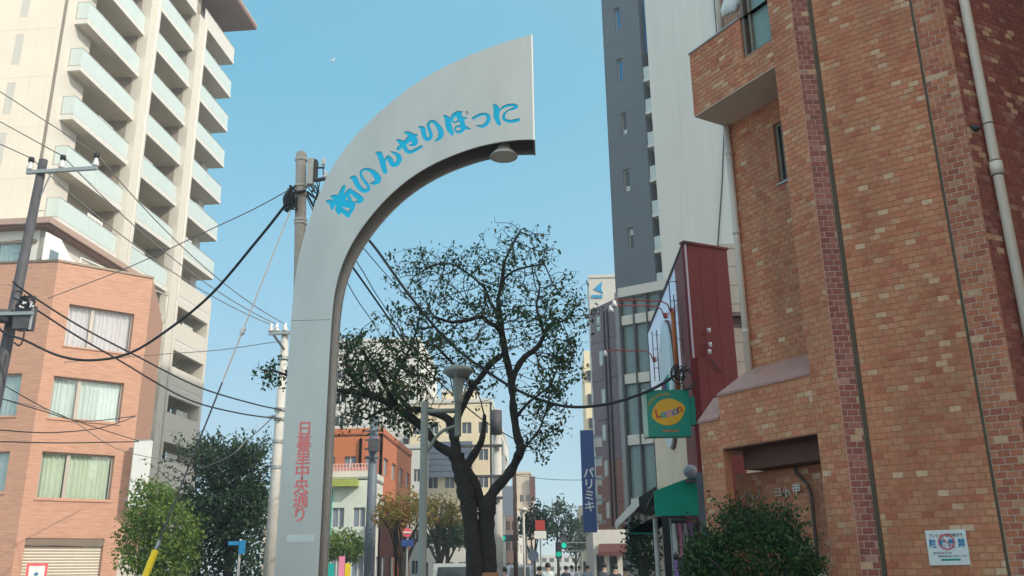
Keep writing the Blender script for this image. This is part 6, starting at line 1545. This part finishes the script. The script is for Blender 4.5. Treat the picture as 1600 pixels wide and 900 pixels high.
ell = [  # crown clusters in photo space: cx, cy, rx, ry, depth centre, depth radius, attractors, leaf probability
    (600, 590, 85, 62, .3, 1.6, 330, 1.0), (545, 560, 40, 45, .3, 1.2, 130, 1.0), (640, 560, 50, 55, .3, 1.5, 150, .8), (560, 640, 50, 35, .5, 1.2, 130, .9),
    (700, 470, 80, 60, .3, 1.5, 170, .5), (700, 405, 75, 28, .5, 1.2, 110, .35), (800, 400, 60, 50, 0, 1.2, 110, .3), (790, 470, 90, 55, 0, 1.5, 200, .45),
    (860, 490, 66, 66, .3, 1.4, 260, .6), (815, 395, 62, 48, .2, 1.1, 110, .3), (660, 440, 60, 50, .4, 1.3, 90, .3), (870, 570, 40, 50, .3, 1.2, 110, .75), (710, 540, 70, 45, -.4, 1.4, 160, .7), (850, 640, 38, 50, .2, 1., 90, .8),
    (430, 585, 32, 22, 0, .5, 45, 1.0), (490, 590, 40, 30, 0, .8, 70, 1.0), (640, 650, 40, 40, .7, 1, 80, .8), (835, 690, 30, 28, .2, .7, 45, .9), (740, 590, 50, 35, .6, 1, 60, .5), (640, 500, 60, 40, .2, 1.2, 90, .5)]
att = []
for cx, cy, rx, ry, dc, dr, n_, lp in ell:
    for _ in range(int(n_ * 1.7)):
        v = rs.normal(size=3); v /= np.linalg.norm(v); v *= rs.random_sample() ** .4 * (1 + .16 * rs.normal())
        att.append(np.array(atD(cx + v[0] * rx * 1.08, cy + v[1] * ry * 1.08, DT + dc + v[2] * dr)))
att = np.array(att)
P, par = colonize([(tuple(p), q) for p, q in zip(seedP, seedpar)], att, 1.6, .085, .065, 75)
r, ch = branch_mesh(P, par, .0045, 2.3, seedr)
tree = thing('cherry_tree', 'dark forked cherry tree with thinning leaves in the middle of the street view', 'tree', (float(P[0][0]), DT, 0))
mb = tube_chains([tuple(p) for p in P], par, r, ch); tr_o = mb.build('trunk_and_branches', M['bark'], tree, True)
# knobs on the trunk
b = MB(); rg = random.Random(9)
for k in range(26):
    i = rg.choice(names['A'][:16] + names['B'][:12] + names['B1'][:20]); c = seedP[i]; an = rg.uniform(0, 6.28); rr_ = seedr[i]
    b.lathe(c + Vector((math.cos(an) * rr_ * .75, math.sin(an) * rr_ * .75, rg.uniform(-.05, .05) - rr_ * .3)), [(.001, 0), (rr_ * .3, rr_ * .1), (rr_ * .42, rr_ * .3), (rr_ * .28, rr_ * .55), (.001, rr_ * .65)], 8)
tag(b.build('burrs', M['bark'], tree, True), kind='stuff')
# leaves on the thin nodes
thin = [i for i in range(len(seedP), len(P)) if r[i] < .011]
def pix(p):
    v = p - OC; w_ = v @ FW; return 800 + FPX * (v @ CR) / w_, 450 - FPX * (v @ CU) / w_
LC = []
for i in thin:
    x, y = pix(P[i])
    lp = .65 if y < 470 else (.75 if y < 520 else .85)
    if x < 690 and y > 520: lp = 1.25
    if x < 480: lp = 1.6
    if x > 840 and y > 500: lp = 1.5
    nz = noise.noise(Vector(P[i]) * 1.7) * 1.5 + noise.noise(Vector(P[i]) * 4.5) * 1.2
    k = rs.poisson(lp * 1.15 * min(2.6, max(.12, 1 + nz * 1.7)))
    for _ in range(k): LC.append(P[i] + rs.normal(size=3) * .06 + np.array([0, 0, -.04]))
V, F = leaf_quads(np.array(LC), .047, 3, .8); tag(np_mesh('foliage', V, F, M['leaf_ch'], tree), kind='stuff')

# --- generic bushes and trees: clumps of leaves around branch tips
def clump_points(cl, n, rs, clumpn, clumpr):
    """cl: ellipsoids (centre, radii); returns leaf centres in many small clumps, denser at the shell"""
    C = []
    vol = np.array([a[1][0] * a[1][1] * a[1][2] for a in cl]) ** .8; vol /= vol.sum()
    for (c, rad), w_ in zip(cl, vol):
        for _ in range(int(n * w_)):
            v = rs.normal(size=3); v /= np.linalg.norm(v); v *= rs.uniform(.45, 1.08)
            q = np.array(c) + v * np.array(rad); C.append(q[None] + rs.normal(size=(clumpn, 3)) * clumpr)
    return np.concatenate(C)
def foliage_tree(name, label, cat, base, trunk_top, cl, n, clumpn, clumpr, size, m, seed, bark='bark_l', tr=.12, group=None, nl=9):
    rs = np.random.RandomState(seed); t = thing(name, label, cat, base, group)
    b = MB(); base = Vector(base); tt = Vector(trunk_top)
    mid = base.lerp(tt, .5) + Vector((rs.normal() * .06, rs.normal() * .06, 0))
    b.tube(catmull([base - Vector((0, 0, .1)), mid, tt], 4), [tr * (1 - .45 * i / 8) for i in range(9)], 9); b.build('trunk', M[bark], t, True)
    for k in range(nl):
        c, rad = cl[k % len(cl)]; v = rs.normal(size=3); v /= np.linalg.norm(v); e = Vector(np.array(c) + v * np.array(rad) * .75); m_ = tt.lerp(e, .5) + Vector(tuple(rs.normal(size=3) * .1))
        b = MB(); b.tube(catmull([base.lerp(tt, rs.uniform(.6, 1)), m_, e], 4), [tr * .45 * (1 - .8 * i / 8) for i in range(9)], 6); b.build('limb', M[bark], t, True)
    V, F = leaf_quads(clump_points(cl, n, rs, clumpn, clumpr), size, seed, .2); tag(np_mesh('crown', V, F, M[m], t), kind='stuff'); return t
def E3(px, py, D, rx, ry, rd): # ellipsoid from pixels
    c = atD(px, py, D); k = D / 1400.; return ((c.x, c.y, c.z), (rx * k, rd, ry * k))
c = atD(245, 880, 26)
foliage_tree('green_bush', 'bright green leafy bush beside the white sign box', 'bush', (c.x, 26, 0), (c.x + .2, 26, 1.9), [E3(235, 800, 26, 42, 40, .9), E3(272, 830, 25.8, 38, 48, .9), E3(215, 850, 26, 34, 50, .8), E3(255, 880, 26, 50, 40, 1), E3(250, 775, 26.2, 20, 24, .6), E3(225, 768, 26.2, 14, 20, .5)], 900, 9, .10, .062, 'leaf_br', 31)
c = atD(360, 880, 30)
foliage_tree('dark_tree', 'dark feathery evergreen tree left of the arch, against the sky', 'tree', (c.x, 30, 0), (c.x, 30, 3.4), [E3(355, 730, 30, 45, 38, 1.2), E3(345, 790, 30, 48, 60, 1.3), E3(380, 790, 30, 42, 55, 1.3), E3(330, 850, 30, 45, 60, 1.3), E3(390, 850, 30, 40, 60, 1.2), E3(325, 705, 30, 26, 26, .8), E3(385, 712, 30, 34, 26, .9), E3(305, 790, 30, 26, 45, .9), E3(300, 860, 30, 30, 50, .9), E3(405, 770, 30, 22, 40, .9)], 1500, 9, .15, .085, 'leaf_dk', 33, 'bark', .2)
# feathery upward sprays of the dark tree
b = MB(); LC = []; rs = np.random.RandomState(77)
for k in range(130):
    a_ = np.array(atD(358 + rs.normal() * 36, 715 + abs(rs.normal()) * 22, 30 + rs.normal() * .6)); th_ = rs.normal() * .5 + (a_[0] - atD(358, 720, 30).x) * .35
    ln = rs.uniform(.5, 1.25); dirv = np.array([math.sin(th_), rs.normal() * .25, math.cos(th_)]); pts = [a_ + dirv * ln * s_ + np.array([math.sin(th_) * .25 * s_ * s_, 0, -.08 * s_ * s_]) for s_ in (0, .35, .7, 1)]
    b.tube([tuple(q) for q in pts], [.014, .01, .007, .004], 3)
    for s_ in np.linspace(.15, 1, 16): LC.append(pts[0] + (pts[3] - pts[0]) * s_ + rs.normal(size=3) * .05)
dt = [o for o in bpy.data.objects if o.name == 'dark_tree'][0]
tag(b.build('twigs', M['bark'], dt), kind='stuff'); V, F = leaf_quads(np.array(LC), .06, 5, -.8); tag(np_mesh('needle_sprays', V, F, M['leaf_dk'], dt), kind='stuff')
c = atD(1170, 890, 8.6)
hb = foliage_tree('dark_hedge_bush', 'dense dark green bush growing before the brick porch', 'bush', (c.x, 9.0, 0), (c.x, 9.0, 1.3), [E3(1180, 872, 9.0, 84, 50, .5), E3(1118, 868, 9.1, 44, 46, .4), E3(1092, 892, 9.1, 26, 36, .3), E3(1262, 892, 9.0, 22, 34, .25), E3(1148, 812, 9.2, 24, 30, .25), E3(1205, 822, 9.1, 36, 34, .3), E3(1102, 885, 9.1, 28, 42, .3), E3(1250, 880, 9.0, 26, 42, .3), E3(1232, 832, 9.0, 22, 20, .2), E3(1172, 830, 9.1, 22, 26, .25)], 1500, 8, .04, .022, 'leaf_sh', 35, 'bark', .05)
b = MB(); LC = []; rs = np.random.RandomState(78)
for k in range(110):
    px_0 = rs.uniform(1085, 1262); top = 868 - 62 * math.exp(-((px_0 - 1150) / 22) ** 2) - 66 * math.exp(-((px_0 - 1205) / 30) ** 2) - 30 * math.exp(-((px_0 - 1110) / 25) ** 2) - 35 * math.exp(-((px_0 - 1240) / 16) ** 2)
    a_ = np.array(atD(px_0, top + rs.uniform(0, 40), 9.05 + rs.normal() * .2)); th_ = rs.normal() * .55; ln = rs.uniform(.12, .42); dirv = np.array([math.sin(th_), rs.normal() * .35, math.cos(th_)])
    pts = [a_ + dirv * ln * s_ + np.array([math.sin(th_) * .08 * s_ * s_, 0, -.05 * s_ * s_]) for s_ in (0, .35, .7, 1)]
    b.tube([tuple(q) for q in pts], [.004, .003, .002, .0015], 3)
    for s_ in np.linspace(.1, 1, 13): LC.append(pts[0] + (pts[3] - pts[0]) * s_ + rs.normal(size=3) * .016)
tag(b.build('twigs', M['bark'], hb), kind='stuff'); V, F = leaf_quads(np.array(LC), .022, 6, -.5); tag(np_mesh('shoots', V, F, M['leaf_sh'], hb), kind='stuff')
c = atD(1010, 850, 24)
foliage_tree('street_shrub', 'dark green shrub under the dark awnings left of the clothes shop', 'bush', (c.x, 24.5, 0), (c.x, 24.5, 1.5), [E3(1005, 860, 24.5, 26, 40, .8), E3(990, 830, 24.5, 14, 22, .5)], 220, 8, .09, .06, 'leaf_dk', 36)
c = atD(538, 865, 42)
foliage_tree('round_green_tree', 'bright green clipped tree low right of the arch post', 'tree', (c.x, 42, 0), (c.x, 42, 2), [E3(538, 850, 42, 26, 22, 1), E3(520, 860, 42, 16, 18, .8), E3(553, 862, 42, 14, 14, .8)], 260, 8, .12, .09, 'leaf_br', 37)
for i, (px, py, D, lb, m_, sc) in enumerate(((630, 795, 34, 'yellowing street tree before the terracotta block', 'leaf_au', 1.0), (688, 800, 44, 'yellow-green street tree between the lamp post and the cherry trunk', 'leaf_au', .85))):
    c = atD(px, 880, D)
    foliage_tree('yellowing_tree', lb, 'tree', (c.x, D, 0), (c.x, D, 2.3), [E3(px, py, D, 40 * sc, 32 * sc, 1.2), E3(px - 22 * sc, py + 10, D, 24 * sc, 20 * sc, 1), E3(px + 28 * sc, py + 5, D, 26 * sc, 22 * sc, 1)], 240, 7, .13, .075, m_, 40 + i, 'bark', .16, 'yellowing street trees')
for i, (px, py, D, rx, ry, lb) in enumerate(((700, 830, 60, 30, 22, 'dark street tree low between the van and the cherry trunk'), (835, 815, 75, 24, 24, 'far street tree beside the red square sign'), (872, 812, 85, 28, 28, 'far dark green tree under the far signals'), (900, 840, 100, 18, 22, 'farthest street tree beside the navy banner'))):
    c = atD(px, 885, D)
    foliage_tree('street_tree', lb, 'tree', (c.x, D, 0), (c.x, D, 2.8), [E3(px, py, D, rx, ry, 1.5), E3(px - rx * .5, py + ry * .5, D, rx * .6, ry * .6, 1.2), E3(px + rx * .5, py + ry * .3, D, rx * .6, ry * .6, 1.2), E3(px + 2, py - ry * .8, D, rx * .35, ry * .5, 1)], 210, 7, .22, .16, 'leaf_dk', 50 + i, 'bark', .18, 'trees down the far street', nl=5)
# small creepers and grass strip under left trees
gs = MB(); gs.box(-16, -8, 22, 36, -.05, .12); tag(gs.build('planted_bed', M['ground']), kind='structure')
# potted wooden crate in front of the cherry trunk
c = atD(766, 896, 15.0); t = thing('wooden_crate', 'small orange-brown wooden box at the foot of the cherry tree', 'box', (c.x, 15, 0)); b = MB()
for k in range(5): 
    b = MB(); b.box(c.x - .12, c.x + .12, 14.9, 14.93, .02 + k * .30, .30 + k * .30); b.build('plank', mat('crate_wood', (.42, .20, .09), .7) if k == 0 else bpy.data.materials['crate_wood'], t)
b = MB(); b.box(c.x - .12, c.x + .12, 14.931, 15.2, 0, 1.51); b.build('body', bpy.data.materials['crate_wood'], t)

# ================================================================== vehicles and people low in the frame
def van(px, D, label, m, L=4.4, H=1.95, wdt=1.75, rot=0.):
    c = atD(px, 890, D); t = thing('parked_van', label, 'van', (c.x, D, -.11)); x0 = c.x - wdt / 2; z0 = -.11
    prof = [(0, .35), (0, 1.15), (.12, 1.7), (.3, H), (L - 1.0, H), (L - .35, 1.25), (L, .95), (L, .35)]
    b = MB(); b.prism([Vector((x0 + .06 * (z > 1.2), D + y, z0 + z)) for y, z in prof], [Vector((x0 + wdt - .06 * (z > 1.2), D + y, z0 + z)) for y, z in prof]); b.build('body', m, t)
    b = MB(); b.prism([Vector((x0 + .18, D + .085, z0 + 1.2)), Vector((x0 + wdt - .18, D + .085, z0 + 1.2)), Vector((x0 + wdt - .25, D + .20, z0 + 1.8)), Vector((x0 + .25, D + .20, z0 + 1.8))], [Vector((x0 + .18, D - .0, z0 + 1.2)), Vector((x0 + wdt - .18, D - .0, z0 + 1.2)), Vector((x0 + wdt - .25, D + .14, z0 + 1.8)), Vector((x0 + .25, D + .14, z0 + 1.8))]); b.build('rear_window', M['winglass'], t)
    for s_ in (-1, 1):
        b = MB(); xx = c.x + s_ * (wdt / 2 - .02); b.box(xx - .04, xx + .04, D + .6, D + L - 1.2, z0 + 1.15, z0 + 1.65); b.build('side_window', M['winglass'], t)
        b = MB(); b.box(c.x + s_ * (wdt / 2 - .15) - .07, c.x + s_ * (wdt / 2 - .15) + .07, D - .02, D + .04, z0 + .8, z0 + 1.05); b.build('tail_light', M['print_red'], t)
        for yy in (.75, L - .85):
            b = MB(); b.tube([(xx - .12, D + yy, z0 + .33), (xx + .04, D + yy, z0 + .33)], .33, 18); w_ = b.build('wheel', M['black'], t); b = MB(); b.tube([(xx + .041 * s_, D + yy, z0 + .33), (xx + .055 * s_, D + yy, z0 + .33)], .19, 12); b.build('rim', M['galv'], w_)
    return t
van(706, 40, 'white van parked low left of the cherry trunk', M['white_paint'])
van(812, 62, 'slate van far down the street right of the cherry', M['slate'])
van(788, 85, 'dark van far down the street behind the cherry trunk', M['slate'])
pm = {}
def person(px, D, label, shirt, trousers, h=1.70, phase=.3, hair='hair', seed=0):
    c = atD(px, 888, D); z0 = 0.; x, y = c.x, D; s_ = h / 1.7
    t = thing('person', label, 'person', (x, y, z0), 'people walking down the street'); 
    vs_ = []; es = []; rd = []
    def add(p, r_, par_=None):
        vs_.append((p[0] * s_, p[1] * s_, p[2] * s_)); rd.append(r_ * s_)
        if par_ is not None: es.append((par_, len(vs_) - 1))
        return len(vs_) - 1
    pel = add((0, 0, .93), .135); w1 = add((0, 0, 1.08), .125, pel); chs = add((0, .0, 1.28), .15, w1); nk = add((0, 0, 1.44), .06, chs); hd0 = add((0, -.01, 1.53), .075, nk); hd = add((0, -.01, 1.60), .088, hd0); ht = add((0, 0, 1.66), .06, hd)
    for sg_ in (-1, 1):
        ph_ = phase * sg_
        sh_ = add((sg_ * .17, 0, 1.36), .06, chs); el = add((sg_ * .22, -ph_ * .15, 1.10), .042, sh_); wr = add((sg_ * .21, -ph_ * .55 + .05, .88), .03, el); hn = add((sg_ * .205, -ph_ * .62 + .05, .80), .035, wr)
        hp = add((sg_ * .09, 0, .86), .09, pel); kn = add((sg_ * .095, ph_ * .45 + .03, .49), .062, hp); ak = add((sg_ * .095, ph_ * .85 - .03, .10), .04, kn); ft = add((sg_ * .10, ph_ * .85 + .12, .04), .038, ak)
    me = bpy.data.meshes.new('body'); me.from_pydata(vs_, es, []); o = bpy.data.objects.new('body', me); COL.objects.link(o)
    sk = o.modifiers.new('s', 'SKIN'); me.skin_vertices[0].data[0].use_root = True
    for i, v in enumerate(me.skin_vertices[0].data): v.radius = (rd[i], rd[i])
    ss = o.modifiers.new('d', 'SUBSURF'); ss.levels = 1; ss.render_levels = 1
    bpy.context.view_layer.update(); ev = bpy.data.meshes.new_from_object(o.evaluated_get(bpy.context.evaluated_depsgraph_get())); bpy.data.objects.remove(o)
    for q in (M['skin'], M[shirt], M[trousers], M['black']): ev.materials.append(q)
    ev.materials.clear()
    for q in (M['skin'], M[shirt], M[trousers], M['black']): ev.materials.append(q)
    for p_ in ev.polygons:
        z = p_.center.z / s_; ax = abs(p_.center.x) / s_
        p_.material_index = 3 if z < .09 else (2 if z < .93 and ax < .19 else (1 if z < 1.43 and not (ax > .16 and z < .93) else 0)); p_.use_smooth = True
    ev.name = 'body'; ob_ = bpy.data.objects.new('body', ev); COL.objects.link(ob_); ob_.parent = t
    b = MB(); b.lathe(Vector((x, y + .005, z0 + 1.56 * s_)), [(.085 * s_, 0), (.103 * s_, .05 * s_), (.095 * s_, .12 * s_), (.055 * s_, .165 * s_), (.001, .175 * s_)], 12); b.build('hair', M[hair], t, True)
    return t
ppl = [(856, 34, 'person in light blue shirt walking away in the middle of the street', 'frost', 'navy', 1.75), (884, 42, 'person in dark jacket walking right of the one in light blue', 'print_dark', 'print_dark', 1.66), (893, 48, 'person in pale blue top near the right kerb', 'lilac', 'print_dark', 1.7),
       (787, 30, 'person with brown bag in tan jacket right of the cherry trunk', 'beige', 'print_dark', 1.62), (843, 36, 'person in black coat left of the one in light blue', 'black', 'black', 1.64), (944, 34, 'person in dark clothes under the plum building', 'print_dark', 'navy', 1.72),
       (961, 31, 'person in black top near the maroon awning', 'black', 'print_dark', 1.66), (978, 28, 'person in brown top beside the shrub', 'maroon', 'print_dark', 1.6), (905, 60, 'person in white shirt far down the pavement', 'sign_white', 'print_dark', 1.7), (918, 45, 'person in grey hoodie near the navy banner', 'slate', 'black', 1.68)]
for i, (px, D, lb, sh1, tr1, h_) in enumerate(ppl): person(px, D, lb, sh1, tr1, h_, .25 * (1 if i % 2 else -1))

# ------------------------------------------------------------------ thin autumn haze
hz_ = MB(); hz_.box(-320, 320, -40, 460, -1.2, 75); ho = hz_.build('haze', M['lilac']); tag(ho, kind='stuff')
hm = bpy.data.materials.new('haze'); hm.use_nodes = True; ht_ = hm.node_tree; ht_.nodes.clear(); oo = ht_.nodes.new('ShaderNodeOutputMaterial'); pv = ht_.nodes.new('ShaderNodeVolumePrincipled')
pv.inputs['Color'].default_value = (.93, .96, 1, 1); pv.inputs['Density'].default_value = .0018; pv.inputs['Anisotropy'].default_value = .2
ht_.links.new(pv.outputs[0], oo.inputs['Volume']); ho.data.materials.clear(); ho.data.materials.append(hm)
